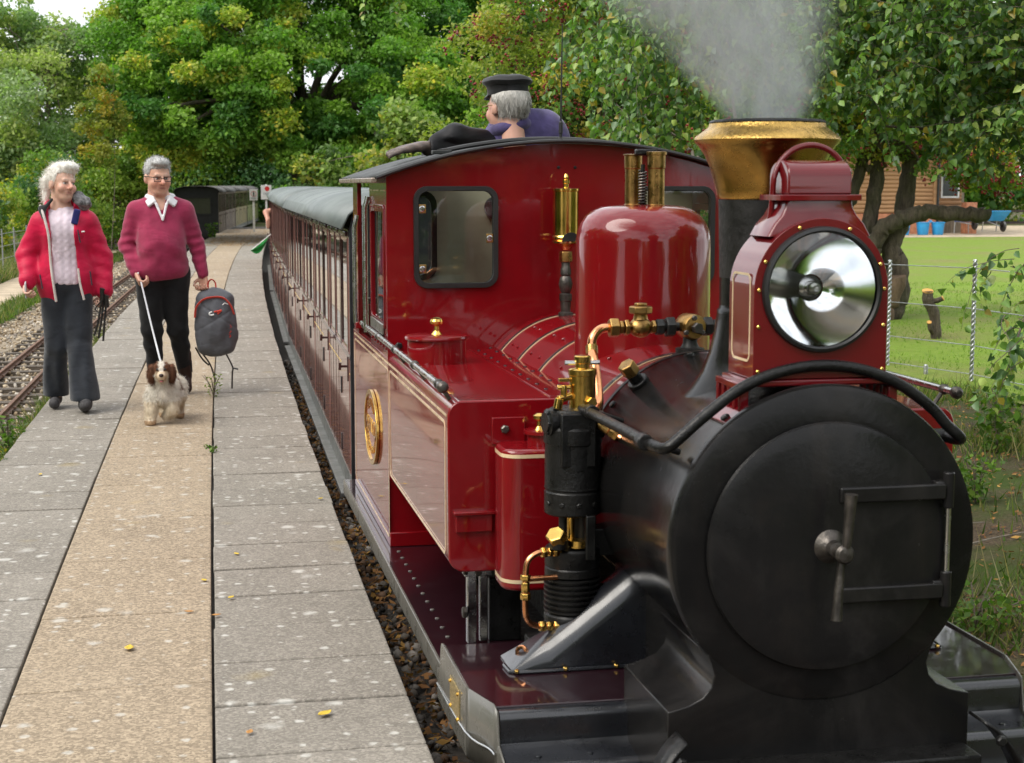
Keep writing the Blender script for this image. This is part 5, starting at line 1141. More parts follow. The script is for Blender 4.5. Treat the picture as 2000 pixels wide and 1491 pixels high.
def skin_mat():
    t = NT('skin'); n = t.noise(70, 4, 0.6); t.base(t.mix(t.ramp(n, [(0.3, 0.0), (0.7, 0.22)]), t.attr(), (0.75, 0.6, 0.55), 'MULTIPLY')); t.set(Roughness=0.5)
    t.b.inputs['Subsurface Weight'].default_value = 0.12; t.b.inputs['Subsurface Radius'].default_value = (0.01, 0.004, 0.002); return t.m
MAT['skin'] = skin_mat()
def cloth(name, col, rough=0.85, weave=260, bump=0.35, var=0.12, sheen=0.25):
    m = M(name, col, rough, var=var, vscale=9, rvar=0.05, spec=0.25); nt = m.node_tree; t = object.__new__(NT); t.m = m; t.n = nt.nodes; t.l = nt.links; t.b = nt.nodes['Principled BSDF']; t.vec = [x for x in nt.nodes if x.type == 'TEX_COORD'][0].outputs['Object']
    rg = t.math('ABSOLUTE', t.math('SUBTRACT', t.noise(3.6, 3, 0.5, dist=0.35, stretch=(1.0, 1.0, 2.1)), 0.5)); fo = t.ramp(rg, [(0.0, 0.0), (0.06, 0.45), (0.13, 0.8), (0.26, 1.0)])
    t.bump(t.math('ADD', t.math('MULTIPLY', fo, 1.0), t.math('MULTIPLY', t.noise(weave, 3), bump * 0.06)), 0.2, 0.016)
    m.node_tree.nodes['Principled BSDF'].inputs['Sheen Weight'].default_value = sheen; return m
def hair_mat(name, a, b):
    t = NT(name); n = t.noise(30, 5, 0.65, stretch=(4, 4, 0.7)); t.base(t.ramp(n, [(0.3, a), (0.7, b)])); t.set(Roughness=0.55); t.bump(n, 0.8, 0.006); return t.m
def strands(name, P, D, L, wd, mat, parent, cols=None, droop=0.6, seg=3):
    """fur and loose hair: tapered curved blades"""
    n = len(P); T = unit(np.cross(D, RNG.normal(size=(n, 3)))); V = []; p = P.copy(); d = D.copy()
    for j in range(seg + 1):
        w = (wd * (1 - j / seg * 0.85)); V += [p - T * w, p + T * w]; d = unit(d + np.array([[0, 0, -droop / seg]]) + RNG.normal(size=(n, 3)) * 0.12); p = p + d * (L / seg)[:, None]
    V = np.stack(V, 1); k = 2 * (seg + 1); F = []
    for j in range(seg): F.append(np.array([2 * j, 2 * j + 1, 2 * j + 3, 2 * j + 2])[None] + (np.arange(n) * k)[:, None])
    o = link(name, fastmesh(name, V.reshape(-1, 3), np.concatenate(F), True, np.repeat(cols, k, 0) if cols is not None else None), parent); o.data.materials.append(mat); o['kind'] = 'stuff'; return o
def shoes(v, a, toe, r=0.045):
    v.cap(a, toe, r, r * 0.9, 0.02); v.cap((a[0], a[1] + 0.03, a[2]), (a[0], a[1] + 0.02, a[2] + 0.07), r, r * 1.05, 0.02); return v

MAT['eyewhite'] = M('eye_white', (0.55, 0.52, 0.5), 0.25, var=0.03); MAT['iris'] = M('eye_iris', (0.02, 0.016, 0.014), 0.2)
def eyes(h, parent):
    for e in (-1, 1):
        b = MB().sphere(tuple(h.p(e * 0.030, -0.0765, 0.003)), 0.0112 * h.s, 12).build('eye', MAT['eyewhite'], parent, smooth=80, local=True)
        MB().sphere(tuple(h.p(e * 0.031, -0.0830, 0.003)), 0.0060 * h.s, 10).build('iris', MAT['iris'], b, smooth=80, local=True)
# --- the man
man = thing('person', 'man in maroon rugby shirt and black trousers holding a leash and a rucksack', 'person', (-0.22, 12.5, 0.0))
mh = Head((-0.012, -0.035, 1.655), R(18), R(6), 0, 1.14)
v = Vox((-0.34, -0.22, -0.01), (0.42, 0.20, 1.84), 0.006)
def man_core(v, g, arms=True, legs=True, torso=True):
    if torso:
        v.ell((0, 0, 0.97), (0.175 + g, 0.125 + g, 0.13), 0.06); v.ell((0.0, -0.045, 1.13), (0.170 + g, 0.148 + g, 0.20), 0.08); v.ell((0, 0.0, 1.32), (0.175 + g, 0.125 + g, 0.18), 0.08)
        v.cap((-0.155, 0.015, 1.405), (-0.02, 0.02, 1.475), 0.062 + g, k=0.06); v.cap((0.155, 0.015, 1.405), (0.02, 0.02, 1.475), 0.062 + g, k=0.06)
    if arms:
        for A in (((-0.178, 0.01, 1.405), (-0.255, 0.035, 1.15), (-0.195, -0.10, 0.945)), ((0.178, 0.01, 1.405), (0.262, 0.04, 1.15), (0.305, -0.01, 0.925))):
            v.cap(A[0], A[1], 0.062 + g, 0.047 + g, 0.04); v.cap(A[1], A[2], 0.046 + g, 0.030 + g * 0.9, 0.03)
    if legs:
        v.cap((-0.095, 0, 0.92), (-0.085, -0.05, 0.50), 0.098 + g, 0.062 + g, 0.04); v.cap((-0.085, -0.05, 0.50), (-0.065, 0.03, 0.10), 0.060 + g, 0.040 + g, 0.03)
        v.cap((0.095, 0, 0.92), (0.105, 0.0, 0.50), 0.098 + g, 0.062 + g, 0.04); v.cap((0.105, 0.0, 0.50), (0.155, 0.13, 0.16), 0.060 + g, 0.040 + g, 0.03)
    return v
man_core(v, 0.0); v.cap((-0.065, 0.03, 0.08), (-0.06, -0.10, 0.04), 0.035); v.cap((0.155, 0.13, 0.14), (0.16, 0.03, 0.04), 0.035)
v.cap((0, 0.02, 1.42), (-0.005, 0.0, 1.58), 0.068, 0.066, 0.03); mh.add(v, 1.12, 1.02)
hand(v, (-0.195, -0.10, 0.945), (0.35, -0.5, -0.75), (0.75, 0.1, 0.25), 1.15, 1.1, -1); hand(v, (0.305, -0.01, 0.925), (0.05, -0.12, -1), (-0.5, -0.8, 0), 1.1, 1.1, 1)
v.build('body', MAT['skin'], man, smooth=1, col=lambda V: mh.skin(V, (0.60, 0.345, 0.25), (0.60, 0.20, 0.14)))
v = Vox((-0.42, -0.28, 0.80), (0.44, 0.26, 1.66), 0.0085); man_core(v, 0.015, legs=False); v.ell((0, -0.02, 0.96), (0.195, 0.155, 0.12), 0.06)
v.disp(wr(3, 0.002, 26)); v.disp(lambda X, Y, Z: 0.006 * np.sin(Z * 95 + X * 30 + 8 * np.sin(X * 9)) * np.exp(-((np.abs(X) - 0.26) / 0.07) ** 2) * np.exp(-((Z - 1.13) / 0.16) ** 2))
v.disp(lambda X, Y, Z: 0.0035 * np.sin(Z * 40 + np.abs(X) * 34) * np.exp(-((Z - 1.1) / 0.14) ** 2)); v.cut(lambda X, Y, Z: 0.885 + 0.02 * np.sin(X * 6) - Z - (np.abs(X) > 0.23) * 0.0 - 0.06 * np.clip((np.abs(X) - 0.24) * 40, 0, 1)); 
v.cap((0, 0.03, 1.47), (0, -0.01, 1.67), 0.078, 0.085, 0.012, True); v.cap((0.018, -0.165, 1.37), (0.0, -0.10, 1.54), 0.022, 0.075, 0.012, True)
v.build('shirt', cloth('maroon_rugby_cotton', (0.28, 0.022, 0.068), 0.85), man)
v = Vox((-0.16, -0.22, 1.28), (0.17, 0.16, 1.60), 0.006)
for i in range(16):
    a0, a1 = R(-62 + i * 19 + 90 + 62 - 90), R(-62 + (i + 1) * 19)
    a0 = R(-52 + 90 * 0 + i * (284 / 16)); a1 = R(-52 + (i + 1) * (284 / 16)); q = lambda a, z, r: (r * math.cos(a), 0.018 + r * math.sin(a) * 0.92, z)
    v.cap(q(a0, 1.508 + 0.012 * math.sin(a0), 0.090), q(a1, 1.508 + 0.012 * math.sin(a1), 0.090), 0.024, k=0.012)
for e in (-1, 1):
    v.box((0.01 + e * 0.078, -0.098, 1.478), (0.038, 0.012, 0.032), 0.006, 0.012, rot=rotz(e * R(34)) @ rotx(R(-24)) @ roty(e * R(40)))
    v.cap((0.01 + e * 0.038, -0.125, 1.46), (0.018, -0.152, 1.34), 0.012, 0.008, 0.008)
v.build('shirt_collar', cloth('white_cotton', (0.72, 0.71, 0.74), 0.8), man)
v = Vox((-0.26, -0.2, 0.12), (0.28, 0.24, 1.05), 0.0085); man_core(v, 0.016, arms=False, torso=False); v.ell((0, 0, 0.96), (0.185, 0.14, 0.12), 0.06); v.disp(wr(9, 0.0035, 24)); v.disp(lambda X, Y, Z: 0.004 * np.sin(Z * 60 + X * 40) * np.exp(-((Z - 0.45) / 0.15) ** 2)); v.above(0.15)
v.build('trousers', cloth('black_trousers', (0.0075, 0.0078, 0.009), 0.8, sheen=0.1), man)
v = Vox((-0.14, -0.18, -0.005), (0.24, 0.24, 0.32), 0.007); BTM = cloth('dark_brown_leather', (0.03, 0.014, 0.01), 0.5, 60, 0.2, sheen=0); shoes(v, (-0.065, 0.03, 0.045), (-0.06, -0.11, 0.04)); v.above(0.0); v.build('boot', BTM, man); v = Vox((0.05, -0.08, -0.005), (0.26, 0.24, 0.38), 0.007); v.cap((0.152, 0.12, 0.14), (0.148, 0.09, 0.30), 0.052, 0.056, 0.02); v.cap((0.155, 0.13, 0.12), (0.162, 0.02, 0.045), 0.044, 0.042, 0.02); v.above(0.0)
v.build('boot', BTM, man)
v = Vox((-0.16, -0.19, 1.53), (0.14, 0.14, 1.84), 0.005); v.ell(mh.p(0, 0.022, 0.052), np.array((0.086, 0.104, 0.088)) * 1.12, 0.01, rot=mh.R); v.ell(mh.p(0.0, -0.055, 0.105), np.array((0.062, 0.05, 0.03)) * 1.12, 0.02, rot=mh.R)
v.box(mh.p(0, -0.10, -0.045), np.array((0.064, 0.075, 0.108)) * 1.12, 0.02, 0.02, True, mh.R); v.box(mh.p(0, 0.02, -0.105), np.array((0.12, 0.16, 0.07)) * 1.12, 0.02, 0.02, True, mh.R); v.ell(mh.p(0.08, 0.0, -0.025), np.array((0.03, 0.03, 0.04)) * 1.12, 0.01, True, mh.R); v.ell(mh.p(-0.08, 0.0, -0.025), np.array((0.03, 0.03, 0.04)) * 1.12, 0.01, True, mh.R)
v.disp(wr(5, 0.002, 120)); mhr = v.build('hair', hair_mat('grey_hair', (0.24, 0.24, 0.24), (0.56, 0.56, 0.55)), man)
m = MB()
for e in (-1, 1):
    q = [mh.p(e * 0.034 + a, -0.104, 0.001 + b) for a, b in ((-0.025, 0.015), (0.025, 0.015), (0.023, -0.014), (-0.021, -0.014), (-0.025, 0.015))]; m.tube(q, 0.0032, 6); m.tube([mh.p(e * 0.059, -0.104, 0.012), mh.p(e * 0.084, -0.03, 0.012), mh.p(e * 0.088, 0.01, 0.008)], 0.0035, 6)
m.tube([mh.p(-0.009, -0.108, 0.006), mh.p(0.009, -0.108, 0.006)], 0.0025, 6)
m.build('glasses', MAT['rubber'], man, local=True); eyes(mh, man)

# --- the woman
woman = thing('person', 'white haired woman in open red jacket walking with folded poles', 'person', (-0.875, 11.78, 0.0))
whd = Head((-0.004, -0.02, 1.605), R(36), R(-2), R(4), 1.06)
def wom_core(v, g, arms=True, torso=True, legs=True):
    if torso: v.ell((0, 0, 0.93), (0.15 + g, 0.11 + g, 0.13), 0.06); v.ell((0, 0, 1.08), (0.128 + g, 0.10 + g, 0.16), 0.07); v.ell((0, -0.01, 1.26), (0.145 + g, 0.11 + g, 0.16), 0.07); v.cap((-0.13, 0.01, 1.335), (-0.02, 0.01, 1.40), 0.05 + g, k=0.05); v.cap((0.13, 0.01, 1.335), (0.02, 0.01, 1.40), 0.05 + g, k=0.05)
    if arms:
        for A in (((-0.155, 0.01, 1.33), (-0.265, 0.04, 1.10), (-0.255, -0.11, 0.93)), ((0.155, 0.01, 1.33), (0.25, 0.05, 1.08), (0.262, -0.02, 0.85))): v.cap(A[0], A[1], 0.05 + g, 0.042 + g, 0.04); v.cap(A[1], A[2], 0.04 + g, 0.027 + g, 0.03)
    if legs:
        v.cap((-0.075, 0, 0.88), (-0.075, -0.01, 0.46), 0.085 + g, 0.055 + g, 0.04); v.cap((-0.075, -0.01, 0.46), (-0.11, 0.15, 0.09), 0.05 + g, 0.035 + g, 0.03); v.cap((0.075, 0, 0.88), (0.07, -0.05, 0.46), 0.085 + g, 0.055 + g, 0.04); v.cap((0.07, -0.05, 0.46), (0.11, -0.14, 0.08), 0.05 + g, 0.035 + g, 0.03)
    return v
v = Vox((-0.33, -0.31, -0.01), (0.33, 0.20, 1.76), 0.006); wom_core(v, 0); v.cap((-0.11, 0.14, 0.07), (-0.112, 0.04, 0.04), 0.03); v.cap((0.11, -0.14, 0.07), (0.118, -0.25, 0.06), 0.03)
v.cap((0, 0.01, 1.40), (0.0, 0.0, 1.54), 0.052, 0.05, 0.03); whd.add(v, 0.95, 1.0)
hand(v, (-0.255, -0.11, 0.93), (-0.1, -0.45, -0.8), (0.8, -0.3, 0.2), 0.9, 1.0, -1); hand(v, (0.262, -0.02, 0.85), (0.0, -0.25, -1), (-0.7, -0.6, 0), 1.1, 1.0, 1)
v.build('body', MAT['skin'], woman, smooth=1, col=lambda V: whd.skin(V, (0.60, 0.37, 0.28), (0.62, 0.23, 0.16)))
v = Vox((-0.22, -0.2, 0.86), (0.22, 0.2, 1.48), 0.008); wom_core(v, 0.016, arms=False, legs=False)
v.disp(lambda X, Y, Z: -0.006 * np.abs(np.sin(X * 62)) + 0.002 * np.sin(Z * 130) * np.sin(X * 124)); v.above(0.90); v.cap((0, 0.02, 1.42), (0, -0.02, 1.6), 0.06, 0.075, 0.01, True)
v.build('sweater', cloth('pale_pink_cable_knit', (0.66, 0.56, 0.63), 0.9, 90, 0.5), woman)
v = Vox((-0.40, -0.22, 0.70), (0.40, 0.24, 1.56), 0.0085)
wom_core(v, 0.033, legs=False); v.ell((0, 0.01, 0.93), (0.205, 0.155, 0.26), 0.06); v.cap((-0.07, 0.03, 1.43), (0.07, 0.03, 1.43), 0.075, k=0.04)
for i in range(12):
    q = lambda a: (0.098 * math.cos(a), 0.012 + 0.088 * math.sin(a), 1.462 + 0.012 * math.sin(a)); v.cap(q(R(-50 + i * 23.4)), q(R(-50 + (i + 1) * 23.4)), 0.034, k=0.012)
v.disp(wr(21, 0.003, 20)); v.disp(lambda X, Y, Z: 0.0045 * np.sin(Z * 70 + np.abs(X) * 25) * np.exp(-((np.abs(X) - 0.27) / 0.08) ** 2) * np.exp(-((Z - 1.08) / 0.2) ** 2))
v.cut(lambda X, Y, Z: np.where(np.abs(X) < 0.2, 0.785 + 0.02 * np.sin(X * 9), 0.76) - Z)
v.cut(lambda X, Y, Z: np.where(Y < 0.02, np.minimum(X + 0.082 + 0.03 * np.clip((Z - 1.25) * 4, 0, 1) - 0.03 * np.clip((1.0 - Z) * 4, 0, 1), 0.090 + 0.02 * np.clip((1.0 - Z) * 4, -1, 1) - X), -1.0) + 0 * Z)
v2 = Vox((-0.40, -0.22, 0.70), (0.40, 0.24, 1.56), 0.0085); wom_core(v2, 0.010, legs=False); v2.ell((0, 0.01, 0.86), (0.165, 0.118, 0.22), 0.04); v.d = np.maximum(v.d, -v2.d)
v.cap((0, 0.015, 1.40), (0, -0.01, 1.6), 0.070, 0.080, 0.008, True)
jk = v.build('jacket', cloth('crimson_waterproof', (0.50, 0.004, 0.046), 0.55, 40, 0.12, sheen=0.1), woman)
wht = cloth('pale_lining', (0.55, 0.5, 0.47), 0.8)
MB().tube(smooth_path([(-0.155, -0.06, 1.46), (-0.12, -0.145, 1.36), (-0.095, -0.172, 1.24), (-0.088, -0.165, 1.05), (-0.075, -0.175, 0.92), (-0.06, -0.17, 0.79)], 5), [0.009] * 26, 8).build('zip_facing', wht, jk, smooth=60, local=True)
MB().tube(smooth_path([(0.095, -0.165, 1.02), (0.105, -0.175, 0.92), (0.13, -0.172, 0.80)], 5), 0.008, 8).build('zip_facing', wht, jk, smooth=60, local=True)
DKZ = cloth('dark_zip', (0.02, 0.015, 0.03), 0.6)
for P in ([(-0.165, -0.155, 0.98), (-0.15, -0.165, 0.88)], [(0.175, -0.15, 1.0), (0.185, -0.15, 0.90)], [(0.10, -0.150, 1.29), (0.115, -0.155, 1.20)]): MB().tube(P, 0.005, 6).build('pocket_zip', DKZ, jk, local=True)
MB().tube([(0.125, -0.142, 1.275), (0.145, -0.135, 1.277)], 0.005, 6).build('chest_logo', MAT['white'], jk, local=True)
v = Vox((-0.2, -0.16, 1.36), (0.26, 0.16, 1.58), 0.007); v.cap((-0.14, -0.07, 1.42), (-0.075, -0.06, 1.50), 0.016, 0.012); v.cap((-0.15, -0.07, 1.44), (-0.11, -0.15, 1.31), 0.02, 0.012); v.build('collar_lining', cloth('black_lining', (0.018, 0.018, 0.02), 0.7), jk)
v = Vox((0.03, -0.18, 1.26), (0.24, 0.1, 1.6), 0.007); v.ell((0.14, -0.03, 1.475), (0.05, 0.05, 0.055), 0.02); v.ell((0.10, -0.03, 1.50), (0.04, 0.05, 0.05), 0.02); v.disp(wr(33, 0.008, 70)); v.build('hood', M('patterned_grey_hood', (0.30, 0.29, 0.30), 0.7, var=0.0, col2=(0.02, 0.02, 0.022), vscale=40), jk)
v = Vox((0.02, -0.2, 1.26), (0.16, 0.06, 1.5), 0.006); v.box((0.088, -0.115, 1.38), (0.024, 0.014, 0.055), 0.008, rot=roty(R(14))); v.build('collar_tab', cloth('navy_tab', (0.012, 0.015, 0.12), 0.7), jk)
v = Vox((-0.27, -0.28, 0.05), (0.27, 0.28, 1.02), 0.008)
v.ell((0, 0, 0.93), (0.165, 0.125, 0.12), 0.05); v.cap((-0.078, 0, 0.86), (-0.085, 0.02, 0.45), 0.098, 0.084, 0.02); v.cap((-0.088, 0.03, 0.45), (-0.112, 0.16, 0.11), 0.080, 0.094, 0.008); v.cap((0.078, 0, 0.86), (0.08, -0.05, 0.45), 0.098, 0.086, 0.02); v.cap((0.082, -0.07, 0.45), (0.112, -0.14, 0.10), 0.084, 0.110, 0.008)
wom_core(v, 0.014, arms=False, torso=False); v.disp(wr(41, 0.004, 22)); v.disp(lambda X, Y, Z: 0.006 * np.sin(X * 62 + 3 * np.sin(Z * 6)) * np.clip((0.8 - Z) * 2, 0, 1)); v.above(0.085)
v.build('trousers', cloth('slate_linen', (0.022, 0.026, 0.034), 0.85), woman)
v = Vox((-0.20, -0.36, -0.005), (0.21, 0.26, 0.2), 0.007); SHM = M('dark_walking_shoe', (0.055, 0.052, 0.055), 0.75, var=0.4, vscale=30); shoes(v, (-0.112, 0.16, 0.06), (-0.114, 0.03, 0.042), 0.042); v.above(0.0); v.disp(wr(44, 0.002, 60)); v.build('shoe', SHM, woman)
v = Vox((-0.02, -0.36, -0.005), (0.21, 0.1, 0.2), 0.007); shoes(v, (0.112, -0.14, 0.05), (0.122, -0.27, 0.068), 0.047); v.above(0.0); v.disp(wr(45, 0.002, 60)); v.build('shoe', SHM, woman)
v = Vox((-0.2, -0.17, 1.40), (0.15, 0.18, 1.80), 0.0055); v.ell(whd.p(0, 0.022, 0.055), np.array((0.086, 0.104, 0.090)) * 1.06, 0.01, rot=whd.R); v.ell(whd.p(0.02, -0.05, 0.115), np.array((0.07, 0.055, 0.035)) * 1.06, 0.03, rot=whd.R)
v.box(whd.p(0, -0.10, -0.05), np.array((0.062, 0.075, 0.118)) * 1.06, 0.02, 0.02, True, whd.R); v.box(whd.p(0, 0.0, -0.12), np.array((0.12, 0.16, 0.07)) * 1.06, 0.02, 0.02, True, whd.R)
v.ell(whd.p(-0.03, 0.125, 0.02), np.array((0.04, 0.045, 0.055)) * 1.06, 0.02, rot=whd.R); v.cap(whd.p(-0.03, 0.14, 0.0), whd.p(-0.05, 0.13, -0.13), 0.034, 0.014, 0.03); v.disp(wr(55, 0.003, 90))
def tufts(o, n, l0, l1, w, mat, bias, droop, zmax=9):
    VV = np.array([q.co[:] for q in o.data.vertices]); NN = np.array([q.normal[:] for q in o.data.vertices]); k = RNG.integers(0, len(VV), n * 2); k = k[VV[k, 2] < zmax][:n]; n = len(k)
    strands('hair_strands', VV[k], unit(NN[k] * 0.28 + RNG.normal(size=(n, 3)) * 0.2 + np.array([bias])), RNG.uniform(l0, l1, n), w, mat, o, None, droop)
MAT['whitehair'] = hair_mat('white_hair', (0.68, 0.64, 0.57), (0.92, 0.90, 0.86))
hr_ = v.build('hair', MAT['whitehair'], woman); eyes(whd, woman)
VV = np.array([w.co[:] for w in hr_.data.vertices]); NN = np.array([w.normal[:] for w in hr_.data.vertices]); k = RNG.permutation(len(VV))[:900]
tufts(hr_, 2500, 0.015, 0.04, 0.0011, MAT['whitehair'], [-0.25, 0.3, 0.0], 0.8)
strands('loose_hair', VV[k], unit(NN[k] * 0.35 + RNG.normal(size=(900, 3)) * 0.5 + np.array([[-0.3, 0.2, 0]])), RNG.uniform(0.02, 0.06, 900), 0.0011, MAT['whitehair'], hr_, None, 0.5)
tufts(mhr, 1800, 0.010, 0.024, 0.0012, mhr.data.materials[0], [0.1, 0.2, 0.3], 0.3)
# --- things the two carry
P0 = Vector((-0.875, 11.78, 0))
ph = MB().obox(P0 + Vector((-0.262, -0.165, 0.875)), (0.012, 0.06, 0.115), Matrix.Rotation(R(18), 3, 'X')).build('phone', M('white_phone', (0.55, 0.57, 0.6), 0.25), bevel=0.006, label='pale phone held low in the hand of the woman in red', cat='phone')
wp_ = thing('walking_poles', 'bundle of folded black walking poles hanging from the hand of the woman', 'walking poles', P0 + Vector((0.25, -0.09, 0.52)))
for i in range(3):
    dx = (-0.014, 0.0, 0.016)[i]
    MB().tube([P0 + Vector((0.262 + dx, -0.10 + dx, 0.80)), P0 + Vector((0.235 + dx * 1.5, -0.10, 0.62)), P0 + Vector((0.215 + dx * 2, -0.10, 0.54 - 0.02 * i))], 0.0075, 8).build('pole', MAT['rubber'], wp_)
for i in range(2):
    a = P0 + Vector((0.25 + 0.03 * i, -0.105, 0.79 - 0.05 * i)); MB().tube([a, a + Vector((0.0, -0.01, 0.07)), a + Vector((0.006, -0.012, 0.085))], [0.016, 0.015, 0.021], 10).build('grip', MAT['rubber'], wp_, smooth=60)
MB().tube(smooth_path([P0 + Vector((0.24, -0.10, 0.78)), P0 + Vector((0.20, -0.11, 0.73)), P0 + Vector((0.24, -0.11, 0.70)), P0 + Vector((0.27, -0.10, 0.73))], 5), 0.006, 6, flat=0.4).build('wrist_strap', MAT['rubber'], wp_)
# rucksack
M0 = Vector((-0.22, 12.5, 0)); bpo = M0 + Vector((0.385, -0.05, 0.56))
rs = thing('rucksack', 'grey rucksack with red piping held by its handle beside the man', 'rucksack', M0 + Vector((0.385, -0.05, 0.30)))
GREY = cloth('charcoal_nylon', (0.10, 0.104, 0.118), 0.6, 120, 0.25, sheen=0.1); RDP = cloth('red_piping', (0.58, 0.05, 0.03), 0.6)
v = Vox((-0.2, -0.15, -0.3), (0.22, 0.14, 0.3), 0.007); v.ell((0.0, 0.0, 0.06), (0.145, 0.085, 0.205), 0.05); v.ell((0.015, 0.0, -0.09), (0.16, 0.095, 0.175), 0.06); v.box((0.005, 0.01, -0.01), (0.145, 0.085, 0.245), 0.07, 0.03); v.ell((0.01, -0.06, 0.0), (0.105, 0.06, 0.17), 0.03)
v.disp(wr(61, 0.004, 28)); v.disp(lambda X, Y, Z: 0.006 * np.exp(-((Z - 0.03 - 0.6 * (X - 0.02)) / 0.008) ** 2) + 0.006 * np.exp(-((Z - 0.03 + 0.7 * (X - 0.05)) / 0.008) ** 2))
bod = v.build('pack_body', GREY, rs); bod.location = bpo - rs.location
def bpt(x, y, z): return bpo + Vector((x, y, z))
m = MB(); m.tube(smooth_path([bpt(-0.148, -0.05, 0.04), bpt(-0.135, -0.075, 0.12), bpt(-0.08, -0.085, 0.178), bpt(0.0, -0.083, 0.195), bpt(0.07, -0.08, 0.185), bpt(0.12, -0.07, 0.13), bpt(0.145, -0.05, 0.06)], 5), 0.011, 8, flat=0.6).build('red_piping', RDP, rs, smooth=60)
MB().tube(smooth_path([bpt(-0.045, 0.0, 0.255), bpt(-0.04, 0.0, 0.305), bpt(-0.015, -0.01, 0.325), bpt(0.01, 0.0, 0.30), bpt(0.015, 0.0, 0.255)], 5), 0.009, 8, flat=0.5).build('carry_handle', RDP, rs, smooth=60)
for P in ([(-0.12, 0.05, -0.22), (-0.06, 0.03, -0.30), (-0.03, 0.02, -0.36), (-0.01, 0.0, -0.44)], [(-0.15, 0.05, -0.2), (-0.10, 0.05, -0.29), (-0.05, 0.05, -0.34)], [(0.08, 0.03, -0.25), (0.11, 0.02, -0.31), (0.13, 0.0, -0.36), (0.125, 0.0, -0.40), (0.12, 0.0, -0.52)], [(0.13, 0.0, -0.36), (0.17, 0.0, -0.37)]):
    MB().tube(smooth_path([bpt(*p) for p in P], 4), 0.008, 6, flat=0.35).build('strap', MAT['rubber'], rs, smooth=60)
MB().tube(smooth_path([bpt(-0.02, -0.118, 0.085), bpt(-0.04, -0.118, 0.075), bpt(-0.03, -0.12, 0.06), bpt(-0.005, -0.121, 0.065)], 4), 0.006, 6).build('logo', MAT['white'], rs)
MB().tube(smooth_path([bpt(-0.005, -0.12, 0.085), bpt(0.03, -0.117, 0.09), bpt(0.05, -0.112, 0.095), bpt(0.02, -0.118, 0.07)], 4), 0.0075, 6).build('logo', RDP, rs)
for i in range(3): MB().tube([bpt(0.112 - 0.003 * i, -0.085, -0.02 - 0.035 * i), bpt(0.124 - 0.003 * i, -0.078, -0.035 - 0.035 * i), bpt(0.108, -0.088, -0.045 - 0.035 * i)], 0.004, 5).build('red_lettering', RDP, rs)
MB().tube([bpt(0.06, -0.105, 0.135), bpt(0.075, -0.105, 0.15), bpt(0.10, -0.09, 0.14)], 0.004, 5).build('zip_pull', MAT['white'], rs)

# --- the dog
dog = thing('dog', 'brown and white shaggy spaniel on a leash trotting in front of the man', 'dog', (-0.235, 10.92, 0.0))
v = Vox((-0.2, -0.2, -0.01), (0.24, 0.48, 0.50), 0.006)
v.ell((0.02, 0.05, 0.215), (0.088, 0.10, 0.10), 0.04); v.ell((0.045, 0.21, 0.225), (0.085, 0.15, 0.082), 0.05); v.ell((0.06, 0.34, 0.225), (0.078, 0.085, 0.082), 0.04)       # chest, barrel, rump
v.cap((0.02, 0.03, 0.27), (0.022, -0.02, 0.35), 0.062, 0.055, 0.03)                                                                                                   # neck
dh = np.array((0.022, -0.045, 0.372)); v.ell(dh, (0.058, 0.062, 0.058), 0.02); v.ell(dh + (0, -0.055, -0.026), (0.034, 0.05, 0.030), 0.02); v.ell(dh + (0, -0.088, -0.035), (0.027, 0.024, 0.023), 0.012); v.ell(dh + (0, -0.07, -0.058), (0.02, 0.028, 0.012), 0.008)
for e in (-1, 1):
    v.ell(dh + (e * 0.068, 0.005, -0.022), (0.024, 0.040, 0.062), 0.014); v.ell(dh + (e * 0.026, -0.056, 0.012), (0.011, 0.010, 0.010), 0.006, True)
v.cap((-0.045, 0.03, 0.19), (-0.052, 0.0, 0.10), 0.045, 0.036, 0.03); v.cap((-0.052, 0.0, 0.10), (-0.058, -0.015, 0.03), 0.036, 0.032, 0.02); v.ell((-0.06, -0.035, 0.022), (0.034, 0.042, 0.024), 0.02)      # planted foreleg
v.cap((0.085, 0.03, 0.19), (0.088, -0.01, 0.10), 0.044, 0.036, 0.03); v.cap((0.088, -0.01, 0.10), (0.055, 0.035, 0.062), 0.034, 0.030, 0.02); v.ell((0.05, 0.045, 0.052), (0.032, 0.036, 0.024), 0.02)        # lifted foreleg
for hx, ky, hy, py_ in ((0.015, 0.28, 0.38, 0.34), (0.125, 0.25, 0.33, 0.27)):
    v.cap((hx, 0.35, 0.22), (hx + 0.005, ky, 0.15), 0.055, 0.042, 0.03); v.cap((hx + 0.005, ky, 0.15), (hx + 0.005, hy, 0.095), 0.036, 0.026, 0.02); v.cap((hx + 0.005, hy, 0.095), (hx + 0.006, py_ + 0.02, 0.03), 0.026, 0.026, 0.02); v.ell((hx + 0.006, py_, 0.022), (0.03, 0.042, 0.022), 0.015)
v.cap((0.06, 0.41, 0.27), (0.075, 0.45, 0.33), 0.028, 0.016, 0.02); v.above(0.0)
